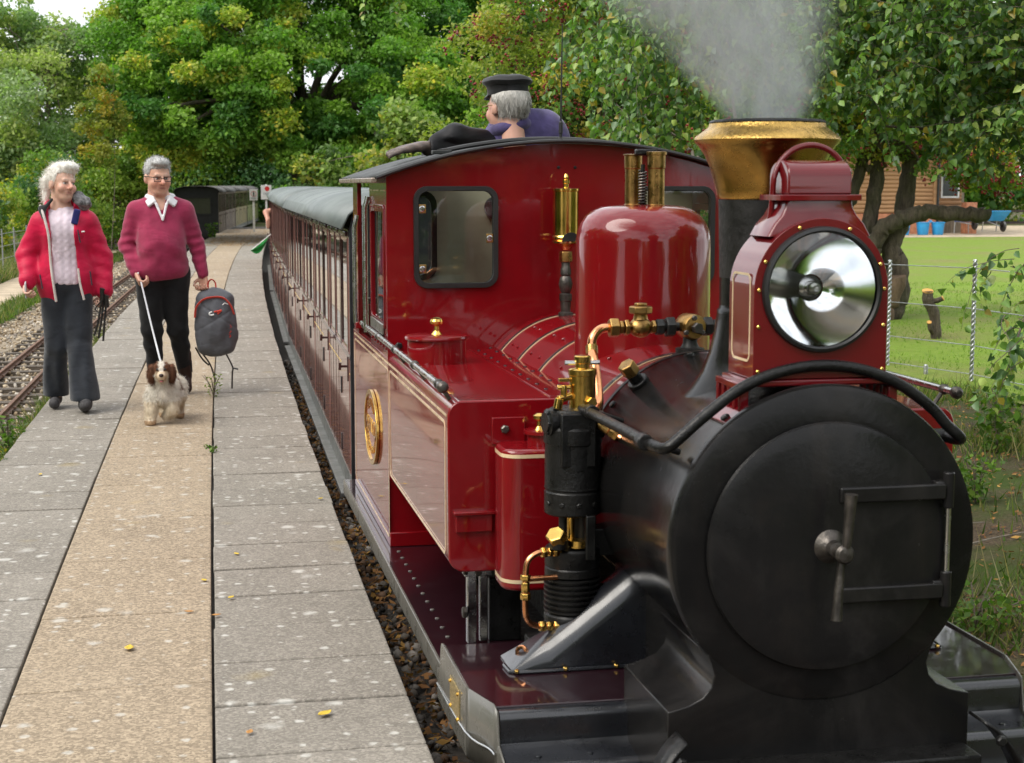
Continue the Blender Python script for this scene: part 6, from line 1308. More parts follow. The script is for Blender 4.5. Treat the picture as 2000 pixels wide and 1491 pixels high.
def dogcol(V):
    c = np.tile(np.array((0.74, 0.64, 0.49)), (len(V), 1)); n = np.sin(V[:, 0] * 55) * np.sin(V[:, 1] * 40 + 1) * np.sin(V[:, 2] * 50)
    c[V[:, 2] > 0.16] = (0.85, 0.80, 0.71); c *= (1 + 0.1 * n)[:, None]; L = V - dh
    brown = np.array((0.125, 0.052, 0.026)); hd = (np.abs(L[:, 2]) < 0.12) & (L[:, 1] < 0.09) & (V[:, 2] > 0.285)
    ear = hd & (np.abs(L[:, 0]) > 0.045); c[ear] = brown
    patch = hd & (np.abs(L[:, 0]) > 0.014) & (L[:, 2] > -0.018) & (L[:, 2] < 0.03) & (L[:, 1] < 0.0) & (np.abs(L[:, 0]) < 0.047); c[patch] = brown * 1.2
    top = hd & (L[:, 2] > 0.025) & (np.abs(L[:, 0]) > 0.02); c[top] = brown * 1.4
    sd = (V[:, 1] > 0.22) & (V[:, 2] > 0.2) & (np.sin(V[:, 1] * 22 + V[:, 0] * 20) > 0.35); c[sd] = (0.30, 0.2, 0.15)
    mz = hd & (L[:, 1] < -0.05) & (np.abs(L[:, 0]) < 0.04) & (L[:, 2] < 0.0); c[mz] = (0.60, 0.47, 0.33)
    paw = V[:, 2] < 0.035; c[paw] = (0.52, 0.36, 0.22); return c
MAT['fur'] = col_mat('dog_fur', 0.75, 0.4, 140)
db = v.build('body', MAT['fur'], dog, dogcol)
VV = np.array([w.co[:] for w in db.data.vertices]); NN = np.array([w.normal[:] for w in db.data.vertices]); k = RNG.integers(0, len(VV), 26000)
k = k[~((np.abs(VV[k, 0] - dh[0]) < 0.03) & (VV[k, 1] < dh[1] - 0.075) & (VV[k, 2] > 0.29))]
hd = VV[k, 2] > 0.30; Lf = np.where(hd, RNG.uniform(0.010, 0.024, len(k)), RNG.uniform(0.016, 0.036, len(k))); Lf[VV[k, 2] < 0.14] *= 0.6; Lf[VV[k, 2] < 0.03] *= 0.5
strands('fur', VV[k], unit(NN[k] + np.array([[0, 0.25, -0.35]]) + RNG.normal(size=(len(k), 3)) * 0.35), Lf, 0.0011, MAT['fur'], dog, dogcol(VV[k]) * RNG.uniform(0.75, 1.2, (len(k), 1)), 1.0)
D0 = Vector((-0.235, 10.92, 0)); dhv = D0 + Vector(dh)
NOSE = M('dog_nose', (0.03, 0.014, 0.012), 0.3)
MB().sphere(dhv + Vector((0, -0.112, -0.022)), 0.0145, 12, (1.1, 0.8, 0.85)).build('nose', NOSE, dog, smooth=80)
for e in (-1, 1): MB().sphere(dhv + Vector((e * 0.025, -0.057, 0.011)), 0.0095, 10).build('eye', MAT['rubber'], dog, smooth=80)
MB().sphere(dhv + Vector((0, -0.092, -0.060)), 0.015, 10, (1, 0.8, 0.5)).build('mouth', M('dog_mouth', (0.12, 0.02, 0.025), 0.4), dog, smooth=80)
MB().sphere(dhv + Vector((0, -0.098, -0.064)), 0.011, 10, (1, 1, 0.35)).build('tongue', M('dog_tongue', (0.5, 0.16, 0.17), 0.4), dog, smooth=80)
hnd = M0 + Vector((-0.155, -0.165, 0.885)); col_ = dhv + Vector((0.0, 0.045, 0.03))
ls_ = MB().tube(smooth_path([hnd + Vector((-0.02, 0.02, 0.06)), hnd, hnd + (col_ - hnd) * 0.5 + Vector((0, 0, -0.01)), col_], 6), 0.0065, 8).build('dog_leash', M('pale_leash', (0.55, 0.56, 0.58), 0.4), smooth=60, label='pale grey leash running from the hand of the man to the dog', cat='leash')

# --- the driver, standing in the cab with head and arm out of the roof hatch
drv = thing('person', 'engine driver in black cap and purple overalls leaning out of the cab roof', 'person', (1.50, 7.3, 0.195))
DX, DY = 1.50, 7.3; dhd = Head((1.415, 7.2, 1.912), R(-153), R(4), 0, 0.99); o3 = np.array((1.50, 7.3, 0.16))
class LV(Vox):
    def build(s, name, mat, parent, col=None, smooth=2):
        o = Vox.build(s, name, mat, parent, col, smooth); o.data.transform(Matrix.Translation((-1.50, -7.3, -0.16))); return o
def drv_core(v, g, legs=True):
    v.ell((1.52, 7.32, 1.12), (0.17 + g, 0.13 + g, 0.16), 0.06); v.ell((1.52, 7.31, 1.36), (0.18 + g, 0.14 + g, 0.2), 0.08); v.ell((1.50, 7.29, 1.58), (0.195 + g, 0.135 + g, 0.18), 0.08)
    v.cap((1.40, 7.26, 1.74), (1.64, 7.34, 1.745), 0.086 + g, k=0.06); v.cap((1.47, 7.27, 1.835), (1.61, 7.34, 1.805), 0.094 + g, k=0.06); v.cap((1.46, 7.25, 1.76), (1.425, 7.22, 1.86), 0.070 + g, 0.056, 0.04)
    v.cap((1.65, 7.33, 1.71), (1.72, 7.35, 1.42), 0.062 + g, 0.05 + g, 0.04); v.cap((1.72, 7.35, 1.42), (1.70, 7.20, 1.22), 0.048 + g, 0.034 + g, 0.03)
    if legs:
        for e in (-1, 1): v.cap((1.52 + e * 0.09, 7.32, 1.05), (1.52 + e * 0.1, 7.3, 0.62), 0.095 + g, 0.065 + g, 0.04); v.cap((1.52 + e * 0.1, 7.3, 0.62), (1.52 + e * 0.1, 7.34, 0.24), 0.06 + g, 0.05 + g, 0.03); v.cap((1.52 + e * 0.1, 7.35, 0.21), (1.52 + e * 0.1, 7.22, 0.20), 0.04 + g * 0.3, k=0.02)
    return v
ARM = ((1.36, 7.24, 1.735), (1.16, 7.11, 1.772), (1.035, 7.06, 1.722))
v = LV((0.84, 6.9, 0.15), (1.86, 7.52, 2.08), 0.0085); drv_core(v, 0); v.cap(ARM[0], ARM[1], 0.055, 0.045, 0.04); v.cap(ARM[1], ARM[2], 0.044, 0.032, 0.03); dhd.add(v, 1.08, 1.0)
hand(v, (1.035, 7.06, 1.740), (-0.94, -0.22, -0.17), (-0.2, 0, -1), 0.15, 1.4, -1)
def dcol(V):
    c = dhd.skin(V, (0.58, 0.33, 0.25), (0.58, 0.2, 0.15)); h_ = V[:, 0] < 1.08; c[h_] = np.array((0.10, 0.075, 0.065)) * (1 + 0.3 * np.sin(V[h_] @ np.array([90, 70, 80]))[:, None]); return c
v.build('body', MAT['skin'], drv, dcol)
v = LV((1.2, 7.0, 0.18), (1.84, 7.52, 1.92), 0.0085); drv_core(v, 0.018); v.cap((1.44, 7.22, 1.70), (1.43, 7.212, 1.80), 0.10, 0.078, 0.04); v.disp(wr(71, 0.003, 26)); v.cap((1.415, 7.205, 1.86), (1.40, 7.2, 2.0), 0.062, 0.09, 0.012, True); v.above(0.22)
ov_ = v.build('overalls', cloth('purple_overall_cotton', (0.075, 0.058, 0.17), 0.85, var=0.3), drv)
v = LV((1.25, 7.05, 1.68), (1.60, 7.42, 1.92), 0.006)
for i in range(18):
    a0, a1 = R(-150 + i * 20), R(-150 + (i + 1) * 20); q = lambda a: (1.430 + 0.074 * math.cos(a), 7.216 + 0.074 * math.sin(a), 1.822 + 0.020 * math.cos(a + 0.3)); v.cap(q(a0), q(a1), 0.028, k=0.012)
v.build('overall_collar', cloth('purple_collar', (0.08, 0.062, 0.175), 0.85, var=0.3), ov_)
v = LV((0.96, 6.95, 1.62), (1.46, 7.4, 1.92), 0.007); v.cap(ARM[0], ARM[1], 0.076, 0.062, 0.04); v.cap(ARM[1], (1.035, 7.06, 1.722), 0.058, 0.046, 0.03); v.disp(wr(77, 0.004, 45)); v.cut(lambda X, Y, Z: 1.042 - X + 0 * Y + 0 * Z)
v.build('sleeve', cloth('black_jacket_sleeve', (0.006, 0.0055, 0.007), 0.55, sheen=0.0), drv)
v = LV((1.27, 7.03, 1.78), (1.56, 7.36, 2.06), 0.005); v.ell(dhd.p(0, 0.03, 0.03), np.array((0.086, 0.105, 0.10)) * 0.99, 0.01, rot=dhd.R); v.box(dhd.p(0, -0.10, -0.05), np.array((0.12, 0.085, 0.16)) * 0.99, 0.02, 0.02, True, dhd.R); v.box(dhd.p(0, 0.0, -0.15), np.array((0.14, 0.18, 0.07)) * 0.99, 0.02, 0.03, True, dhd.R)
v.ell(dhd.p(0.08, 0.0, -0.015), np.array((0.03, 0.03, 0.045)) * 0.99, 0.01, True, dhd.R); v.ell(dhd.p(-0.08, 0.0, -0.015), np.array((0.03, 0.03, 0.045)) * 0.99, 0.01, True, dhd.R); v.disp(wr(79, 0.0022, 110)); v.below(1.912 + 0.072)
dhr = v.build('hair', hair_mat('silver_hair', (0.26, 0.25, 0.23), (0.58, 0.56, 0.52)), drv); tufts(dhr, 2200, 0.010, 0.024, 0.0011, dhr.data.materials[0], [0.1, -0.1, -0.9], 0.8, 1.912 + 0.052 - 0.16)
cm_ = Matrix([list(r) for r in dhd.R]); CAPM = cloth('black_cap_cloth', (0.012, 0.0125, 0.014), 0.6, 90, 0.2, sheen=0.15)
def capring(m, rows):
    n = 40; vs = []
    for rx, ry, z, dz in rows:
        for i in range(n): a = 2 * PI * i / n; vs.append(dhd.p(rx * math.cos(a), 0.014 + ry * math.sin(a), z + dz * math.sin(a) + 0.002 * math.sin(5 * a)))
    m.add(vs, [(j * n + i, j * n + (i + 1) % n, (j + 1) * n + (i + 1) % n, (j + 1) * n + i) for j in range(len(rows) - 1) for i in range(n)] + [tuple(range((len(rows) - 1) * n, len(rows) * n))]); return m
cp = capring(MB(), [(0.085, 0.104, 0.058, 0), (0.087, 0.106, 0.064, 0), (0.087, 0.106, 0.094, 0.0), (0.090, 0.109, 0.098, -0.002), (0.104, 0.124, 0.108, -0.006), (0.108, 0.129, 0.117, -0.006), (0.100, 0.120, 0.132, -0.005), (0.07, 0.085, 0.143, -0.003), (0.03, 0.04, 0.146, 0)]).build('cap', CAPM, drv, smooth=50)
m = MB(); vs = []
for i in range(11):
    a = R(200 + i * 14); vs += [dhd.p(0.085 * math.cos(a), 0.014 + 0.104 * math.sin(a), 0.064), dhd.p(0.080 * math.cos(a), 0.014 + 0.148 * math.sin(a), 0.050)]
m.add(vs, [(2 * i, 2 * i + 1, 2 * i + 3, 2 * i + 2) for i in range(10)]); m.build('cap_peak', M('shiny_peak', (0.01, 0.01, 0.01), 0.2), cp, smooth=60, solid=0.004); cp.location.z += 0.035
m = MB()
for e in (-1, 1): m.tube([dhd.p(e * 0.059, -0.102, 0.012), dhd.p(e * 0.082, -0.03, 0.012), dhd.p(e * 0.086, 0.01, 0.008)], 0.002, 6); m.tube([dhd.p(e * 0.034 + a, -0.104, 0.001 + b) for a, b in ((-0.025, 0.015), (0.025, 0.015), (0.023, -0.014), (-0.021, -0.014), (-0.025, 0.015))], 0.002, 6)
m.build('glasses', MAT['brass_dull'], drv).location.z += 0.035

# --- the guard far down the train, elbow out of the window, with a green flag
gy = 30.2; gx = XE(gy) + 0.16
gd = thing('person', 'guard leaning out of a far carriage with bare elbow showing', 'person', (gx + 0.2, gy, -0.04))
v = Vox((-0.42, -0.2, 0.0), (0.35, 0.25, 1.62), 0.012); v.ell((0.1, 0, 0.75), (0.16, 0.12, 0.3), 0.06); v.ell((0.1, 0, 1.08), (0.18, 0.12, 0.2), 0.06); Head((0.06, -0.02, 1.46), R(-30), 0, 0, 1.05).add(v); v.cap((-0.05, 0, 1.2), (-0.27, 0, 1.14), 0.06, 0.055, 0.04); v.cap((-0.27, 0, 1.14), (-0.24, -0.14, 1.0), 0.055, 0.045, 0.03); v.cap((-0.24, -0.14, 1.0), (-0.26, -0.28, 0.75), 0.045, 0.036, 0.02)
for e in (-1, 1): v.cap((0.1 + e * 0.08, 0, 0.6), (0.1 + e * 0.08, 0, 0.08), 0.08, 0.05, 0.03)
v.build('body', MAT['skin'], gd, lambda V: np.where((V[:, :1] > -0.1) & (V[:, 2:] < 1.3), np.array([[0.02, 0.025, 0.05]]), np.array([[0.48, 0.24, 0.17]])))
fl_ = thing('flag', 'rolled green flag held out beside the far carriage', 'flag', (gx - 0.12, gy - 0.32, 0.42))
MB().tube([(gx + 0.0, gy - 0.18, 0.70), (gx - 0.36, gy - 0.36, 0.42)], 0.009, 8).build('stick', MAT['white'], fl_)
m = MB(); g_ = lambda u, w: (gx - 0.05 - 0.33 * u, gy - 0.2 - 0.16 * u + 0.03 * math.sin(w * 9 + u * 4), 0.66 - 0.24 * u - 0.16 * w * (1 - abs(2 * u - 1) ** 2) - 0.01); m.grid(g_, 10, 8).build('cloth', cloth('green_flag', (0.01, 0.30, 0.05), 0.7), fl_, smooth=70, solid=0.004)
# ------------------------------------------------------------------ vegetation
def bark(name, a, b, moss=0.0):
    t = NT(name); n = t.noise(13, 7, 0.75, stretch=(1.6, 1.6, 0.3), dist=0.6); n2 = t.noise(3, 5, 0.6)
    c = t.ramp(n, [(0.3, a), (0.7, b)])
    if moss: c = t.mix(t.ramp(n2, [(0.45, 0.0), (0.65, moss)]), c, (0.05, 0.065, 0.018))
    t.base(c); t.set(Roughness=0.92); t.bump(n, 1.0, 0.06); return t.m
MAT['bark'] = bark('gnarled_bark', (0.03, 0.022, 0.016), (0.19, 0.15, 0.11), 0.55)
MAT['twig'] = bark('thin_twig', (0.10, 0.075, 0.055), (0.26, 0.21, 0.17))
MAT['paletwig'] = bark('bare_pale_branch', (0.20, 0.165, 0.13), (0.42, 0.37, 0.31))
MAT['berry'] = M('red_haw', (0.27, 0.016, 0.022), 0.35, var=0.3, vscale=30)
MAT['birchleaf'] = leaf_mat('birch_leaf', 0.35, 0.38, 0.45)

def rhombs(P, N, size, col, aspect=0.6):
    """leaf-sized four-cornered faces at P facing N"""
    n = len(P); r = RNG.normal(size=(n, 3)); T = unit(np.cross(N, r)); B = np.cross(N, T)
    s = size[:, None]
    V = np.stack([P - T * s, P - B * s * aspect + N * s * 0.12, P + T * s, P + B * s * aspect + N * s * 0.12], 1).reshape(-1, 3)
    F = np.arange(n * 4).reshape(n, 4)
    return V, F, np.repeat(col, 4, 0)
def clump_leaves(cl, dens, s0, s1, pal, flat=0.45):
    """cl: (k,7) clump x,y,z,rx,ry,rz,palette index; leaves sit in the outer shell of each clump"""
    PP, NN, SS, CC = [], [], [], []
    for c in cl:
        area = 4 * PI * ((c[3] * c[4] + c[4] * c[5] + c[3] * c[5]) / 3); n = max(6, int(area * dens))
        d = unit(RNG.normal(size=(n, 3))); d = d[(d[:, 2] > -0.35) | (RNG.random(n) < 0.35)]; n = len(d)
        rad = 0.35 + 0.75 * RNG.random(n) ** 0.7 + (RNG.random(n) < 0.15) * 0.45 * RNG.random(n)
        lump = 1 + 0.16 * np.sin(d[:, 0] * 5 + c[0] * 3) * np.sin(d[:, 1] * 5 + c[1] * 2) + 0.12 * np.sin(d[:, 2] * 7 + c[2] * 5)
        PP.append(c[None, :3] + d * (rad * lump)[:, None] * c[None, 3:6])
        NN.append(unit(d * 0.25 + np.array([[0, 0, flat]]) + RNG.normal(size=(n, 3)) * 0.6)); SS.append(RNG.uniform(s0, s1, n))
        p = pal[int(c[6])]; base = np.array(p[0])[None] * (1 - (w := RNG.random((n, 1)))) + np.array(p[1])[None] * w
        if len(p) > 2: m = RNG.random(n) < p[3]; base[m] = np.array(p[2])
        CC.append(base * RNG.uniform(0.75, 1.25, (n, 1)))
    return rhombs(np.concatenate(PP), np.concatenate(NN), np.concatenate(SS), np.concatenate(CC))
def gen_clumps(c, r, n, c0, c1, npal, zmin=0.3, zmax=99, shell=0.55, weights=None, squash=0.8):
    out = []
    while len(out) < n:
        d = RNG.normal(size=3); d /= np.linalg.norm(d); k = shell + (1 - shell) * RNG.random() ** 0.6
        p = np.array(c) + d * k * np.array(r)
        if not (zmin < p[2] < zmax): continue
        q = RNG.uniform(c0, c1); out.append([*p, q * RNG.uniform(0.85, 1.25), q * RNG.uniform(0.85, 1.25), q * squash, RNG.choice(npal, p=weights)])
    return np.array(out)
def limb(m, pts, r0, r1, n=10, wob=0.0):
    P = smooth_path(pts, 6); k = len(P)
    if wob: P = [p + Vector(RNG.normal(size=3) * wob) for p in P]
    return m.tube(P, [(r0 + (r1 - r0) * i / (k - 1)) * (1 + 0.05 * math.sin(i * 0.9 + r0 * 50) + 0.03 * math.sin(i * 2.3)) for i in range(k)], n)
def tree(name, label, cat, base, trunk_h, clumps, dens, s0, s1, pal, tr=0.18, limbs=10, mat=None, group='trees round the station', flat=0.45, leafmat=None, trunk_top=None):
    t = thing(name, label, cat, base, group); b = Vector(base); m = MB()
    top = Vector(trunk_top) if trunk_top else b + Vector((0.2, 0.1, trunk_h))
    limb(m, [b + Vector((0, 0, -0.1)), b + (top - b) * 0.4 + Vector((0.08, 0.05, 0)), top], tr, tr * 0.55)
    idx = RNG.permutation(len(clumps))[:limbs]
    for i in idx:
        c = Vector(clumps[i][:3]); k = random.uniform(0.35, 1.0); s = b + (top - b) * k
        mid = s + (c - s) * 0.5 + Vector((random.uniform(-.2, .2), random.uniform(-.2, .2), 0.15 * (c - s).length))
        limb(m, [s, mid, c], tr * 0.32, tr * 0.06, 6)
    m.build('trunk', mat or MAT['bark'], t, smooth=60)
    V, F, C = clump_leaves(clumps, dens, s0, s1, pal, flat)
    o = link('crown', fastmesh('crown', V - np.array(base), F, False, C), t); o.data.materials.append(leafmat or MAT['leaf'])
    return t

OAK = [((0.0952, 0.224, 0.0291), (0.168, 0.319, 0.0448)), ((0.157, 0.291, 0.0358), (0.235, 0.381, 0.056)), ((0.246, 0.347, 0.0448), (0.381, 0.437, 0.0672), (0.56, 0.47, 0.056), 0.15), ((0.056, 0.157, 0.0336), (0.106, 0.235, 0.0504))]
cl = np.concatenate([gen_clumps((3.0, 49.5, 4.9), (5.6, 4.0, 4.4), 330, 0.32, 0.78, 4, 2.5, 9.5, 0.55, [0.40, 0.36, 0.10, 0.14]), gen_clumps((1.0, 45.5, 3.9), (3.0, 1.6, 2.6), 100, 0.25, 0.55, 4, 2.2, 9, 0.5, [0.3, 0.35, 0.25, 0.1]), gen_clumps((6.4, 45.0, 3.2), (2.6, 1.4, 2.2), 90, 0.25, 0.55, 4, 1.8, 9, 0.5, [0.4, 0.25, 0.15, 0.2])])
tree('oak_tree', 'broad green oak with yellowing tips behind the two walkers', 'tree', (3.2, 48.5, -0.2), 4.5, cl, 270, 0.042, 0.088, OAK, 0.45, 30)
cl = np.concatenate([gen_clumps((9.4, 51, 4.6), (3.8, 3.2, 4.8), 200, 0.35, 0.8, 4, 0.6, 9.5, 0.5, [0.42, 0.22, 0.08, 0.28]), gen_clumps((8.2, 44, 2.2), (2.2, 1.2, 2.0), 60, 0.25, 0.5, 4, 0.6, 9, 0.5, [0.4, 0.3, 0.1, 0.2])])
tree('oak_tree', 'dark green oak rising above the carriage roofs', 'tree', (9.4, 52, -0.2), 4.5, cl, 190, 0.05, 0.10, OAK, 0.4, 20)
cl = gen_clumps((16.5, 54, 5.0), (5.2, 3.5, 5.2), 220, 0.45, 0.95, 4, 0.4, 10.5, 0.5, [0.42, 0.25, 0.08, 0.25])
tree('oak_tree', 'deep green tree far behind the chimney smoke', 'tree', (16.5, 55, -0.2), 4.5, cl, 90, 0.075, 0.14, OAK, 0.4, 16)
cl = gen_clumps((31, 70, 5.5), (14, 4, 6.0), 150, 1.0, 1.9, 4, 0.2, 12, 0.45, [0.35, 0.35, 0.1, 0.2])
tree('oak_tree', 'wide green tree beyond the timber cabin', 'tree', (30, 70, -0.2), 5, cl, 48, 0.10, 0.18, OAK, 0.5, 20)
WIL = [((0.224, 0.31, 0.137), (0.348, 0.447, 0.224)), ((0.149, 0.248, 0.0931), (0.26, 0.373, 0.161)), ((0.273, 0.36, 0.0994), (0.447, 0.497, 0.174))]
cl = np.concatenate([gen_clumps((-3.6, 51, 3.6), (1.9, 2.2, 3.4), 70, 0.35, 0.75, 3, 0.6, 6.3, 0.3), gen_clumps((-5.2, 48, 3.0), (1.8, 2, 2.9), 60, 0.35, 0.75, 3, 0.4, 5.6, 0.3), gen_clumps((-3.8, 51, 5.9), (1.9, 2, 1.2), 40, 0.2, 0.4, 3, 4.8, 8, 0.2), gen_clumps((-5.3, 50, 6.0), (1.2, 1.5, 1.3), 34, 0.18, 0.36, 3, 4.5, 8, 0.2)])
tree('willow_tree', 'tall grey green feathery willow in front of the pale sky', 'tree', (-4.25, 50, -0.2), 6.5, cl, 150, 0.045, 0.085, WIL, 0.10, 26, bark('pale_bark', (0.12, 0.09, 0.07), (0.3, 0.25, 0.2)), flat=0.3)
cl = np.concatenate([gen_clumps((-11, 62, 4.0), (4.5, 3, 4.5), 60, 0.7, 1.3, 3, 0.2, 6.8, 0.4)])
tree('willow_tree', 'hazy pale willow far off at the picture edge behind the hedge', 'tree', (-10, 62, -0.2), 6, cl, 60, 0.08, 0.14, WIL, 0.2, 14)
YEL = [((0.32, 0.27, 0.04), (0.48, 0.36, 0.05)), ((0.20, 0.24, 0.04), (0.33, 0.31, 0.05)), ((0.44, 0.24, 0.04), (0.52, 0.32, 0.05)), ((0.14, 0.22, 0.035), (0.25, 0.29, 0.05))]
cl = gen_clumps((-2.2, 44, 3.3), (0.62, 0.6, 1.5), 40, 0.12, 0.28, 4, 1.2, 6, 0.2, [0.3, 0.32, 0.12, 0.26])
tree('yellowing_sapling', 'slim sapling with orange and yellow autumn leaves', 'tree', (-2.1, 44, -0.2), 5, cl, 230, 0.035, 0.065, YEL, 0.010, 14, MAT['twig'])
BUSH = [((0.091, 0.182, 0.0286), (0.156, 0.26, 0.0455)), ((0.169, 0.273, 0.039), (0.273, 0.351, 0.065)), ((0.286, 0.338, 0.052), (0.429, 0.429, 0.0715), (0.585, 0.494, 0.052), 0.15), ((0.0455, 0.117, 0.039), (0.0975, 0.195, 0.065))]
for nm, lb, c, r, n, w in (('hedge_bush', 'yellow green bush at the picture edge beside the wire fence', (-5.0, 37.5, 0.9), (1.1, 1.6, 1.0), 34, [0.1, 0.4, 0.45, 0.05]),
                           ('hedge_bush', 'dark bush behind the woman in the red jacket', (-3.3, 41.5, 0.9), (0.9, 1.2, 1.4), 30, [0.35, 0.35, 0.15, 0.15]),
                           ('hedge_bush', 'green bush between the two walkers', (-2.2, 46.5, 1.0), (1.1, 1.3, 1.7), 40, [0.3, 0.4, 0.25, 0.05]),
                           ('hedge_bush', 'shady bush right behind the grey haired man', (-2.1, 57, 1.0), (1.3, 1.2, 1.8), 40, [0.4, 0.3, 0.1, 0.2]),
                           ('hedge_bush', 'dark shrubs above the parked carriages', (3.5, 86, 2.2), (6.0, 2.0, 3.2), 90, [0.35, 0.15, 0.0, 0.5]),
                           ('hedge_bush', 'dark leafy shrubs beyond the last carriage of the train', (8.5, 62, 1.2), (4.0, 2.0, 2.0), 60, [0.4, 0.2, 0.05, 0.35])):
    cl = gen_clumps(c, r, n, 0.3 * max(1, r[0] / 2), 0.6 * max(1, r[0] / 2), 4, 0.0, 9, 0.35, w)
    tree(nm, lb, 'bush', (c[0], c[1], -0.22), 1.2, cl, 210 if r[0] < 2 else 70, 0.035 if r[0] < 2 else 0.07, 0.075 if r[0] < 2 else 0.13, BUSH, 0.05, 6, MAT['twig'], 'hedge bushes')
SYC = [((0.172, 0.265, 0.0575), (0.276, 0.356, 0.103)), ((0.0633, 0.132, 0.0287), (0.115, 0.184, 0.046)), ((0.184, 0.23, 0.0345), (0.299, 0.299, 0.0575), (0.414, 0.368, 0.0575), 0.2)]
cl = np.concatenate([gen_clumps((4.6, 33, 2.2), (1.0, 0.9, 1.15), 44, 0.24, 0.45, 3, 0.6, 5, 0.35), gen_clumps((3.0, 35, 1.5), (0.8, 0.8, 0.8), 20, 0.22, 0.4, 3, 0.3, 5, 0.35)])
tree('sycamore_sapling', 'pale green sapling just left of the driver', 'tree', (4.6, 33.2, -0.2), 2.5, cl, 190, 0.04, 0.08, SYC, 0.06, 14, MAT['twig'])

HAW = [((0.104, 0.195, 0.0325), (0.195, 0.286, 0.0585)), ((0.195, 0.273, 0.039), (0.325, 0.364, 0.065)), ((0.364, 0.312, 0.0585), (0.546, 0.429, 0.0715)), ((0.052, 0.124, 0.0286), (0.104, 0.182, 0.0416))]
def berries(t, cl, n, r, base):
    k = RNG.integers(0, len(cl), n // 5); d = unit(RNG.normal(size=(n // 5, 3))); P = cl[k, :3] + d * cl[k, 3:6] * RNG.uniform(0.75, 1.08, (n // 5, 1))
    P = np.repeat(P, 5, 0) + RNG.normal(size=(len(P) * 5, 3)) * 0.022
    V = SV[None] * RNG.uniform(r * 0.8, r * 1.2, (len(P), 1, 1)) + P[:, None, :]
    F = (SF[None] + (np.arange(len(P)) * len(SV))[:, None, None]).reshape(-1, 3)
    o = link('berries', fastmesh('berries', V.reshape(-1, 3) - np.array(base), F, True), t); o.data.materials.append(MAT['berry']); o['kind'] = 'stuff'
cl = np.concatenate([gen_clumps((4.35, 17.2, 2.55), (1.55, 1.2, 1.75), 100, 0.16, 0.36, 4, 0.9, 4.4, 0.45, [0.4, 0.35, 0.15, 0.1]), gen_clumps((4.6, 18.2, 2.0), (2.0, 0.8, 1.8), 60, 0.3, 0.5, 4, 0.3, 4.2, 0.3, [0.4, 0.1, 0.0, 0.5])])
hb = (4.5, 17.6, -0.1)
t = tree('hawthorn_tree', 'berry covered hawthorn right behind the driver and the cab roof', 'tree', hb, 2.2, cl, 620, 0.018, 0.034, HAW, 0.09, 26, None, 'hawthorn trees'); berries(t, cl[:100], 6500, 0.014, hb)
# the gnarled old hawthorn on the lawn, several stems and one long level bough
hb = (8.75, 19.2, -0.1)
cl = np.concatenate([gen_clumps((8.7, 19.4, 2.75), (2.0, 1.4, 0.9), 90, 0.16, 0.36, 4, 1.75, 4.4, 0.3, [0.45, 0.3, 0.1, 0.15]), gen_clumps((9.75, 18.6, 1.95), (0.85, 0.6, 0.5), 42, 0.10, 0.22, 4, 1.42, 3.2, 0.2, [0.4, 0.4, 0.1, 0.1]), gen_clumps((7.4, 19.6, 2.3), (1.0, 0.9, 1.2), 40, 0.16, 0.34, 4, 1.7, 4.2, 0.3, [0.4, 0.3, 0.1, 0.2])])
t = thing('hawthorn_tree', 'old gnarled hawthorn with a long level bough on the lawn', 'tree', hb, 'hawthorn trees'); m = MB()
limb(m, [(8.62, 19.0, -0.15), (8.78, 19.0, 0.15), (8.82, 19.05, 0.55), (8.73, 19.1, 0.85), (8.92, 19.15, 1.2), (8.98, 19.2, 1.6), (9.1, 19.3, 2.1), (9.0, 19.4, 2.7)], 0.165, 0.09, 14, 0.014)
limb(m, [(8.42, 19.0, 0.7), (8.50, 18.95, 1.0), (8.68, 18.9, 1.15), (9.05, 18.85, 1.24), (9.4, 18.8, 1.26), (9.75, 18.75, 1.22), (9.86, 18.72, 1.24)], 0.115, 0.085, 14, 0.014)
m.build('trunk', MAT['bark'], t, smooth=60)
m = MB(); limb(m, [(8.35, 19.2, 0.0), (8.36, 19.2, 0.7), (8.50, 19.2, 1.2), (8.60, 19.25, 1.8), (8.62, 19.3, 2.5)], 0.12, 0.08, 12, 0.01); m.build('stem', MAT['bark'], t, smooth=60)
m = MB(); limb(m, [(8.2, 19.3, 0.3), (8.12, 19.3, 1.0), (8.30, 19.3, 1.5), (8.42, 19.3, 2.0), (8.3, 19.4, 2.6)], 0.10, 0.06, 12, 0.01); m.build('stem', MAT['bark'], t, smooth=60)
m = MB(); limb(m, [(8.55, 18.9, -0.15), (8.66, 18.9, 0.15), (8.75, 18.9, 0.45)], 0.12, 0.13, 12, 0.012); m.build('stem', bark('split_wood', (0.10, 0.065, 0.04), (0.28, 0.19, 0.12)), t, smooth=60)
for k in range(26):
    c = Vector(cl[RNG.integers(0, len(cl))][:3]); s = Vector((random.uniform(8.4, 9.2), 19.2, random.uniform(1.7, 2.4)))
    m = MB(); limb(m, [s, (s + c) / 2 + Vector((0, 0, 0.12)), c], 0.03, 0.008, 6, 0.01); m.build('branch', MAT['bark'], t, smooth=60)
V, F, C = clump_leaves(cl, 520, 0.02, 0.038, HAW); o = link('crown', fastmesh('crown', V - np.array(hb), F, False, C), t); o.data.materials.append(MAT['leaf'])
berries(t, cl[90:132], 1300, 0.015, hb); berries(t, cl[:90], 1800, 0.014, hb)
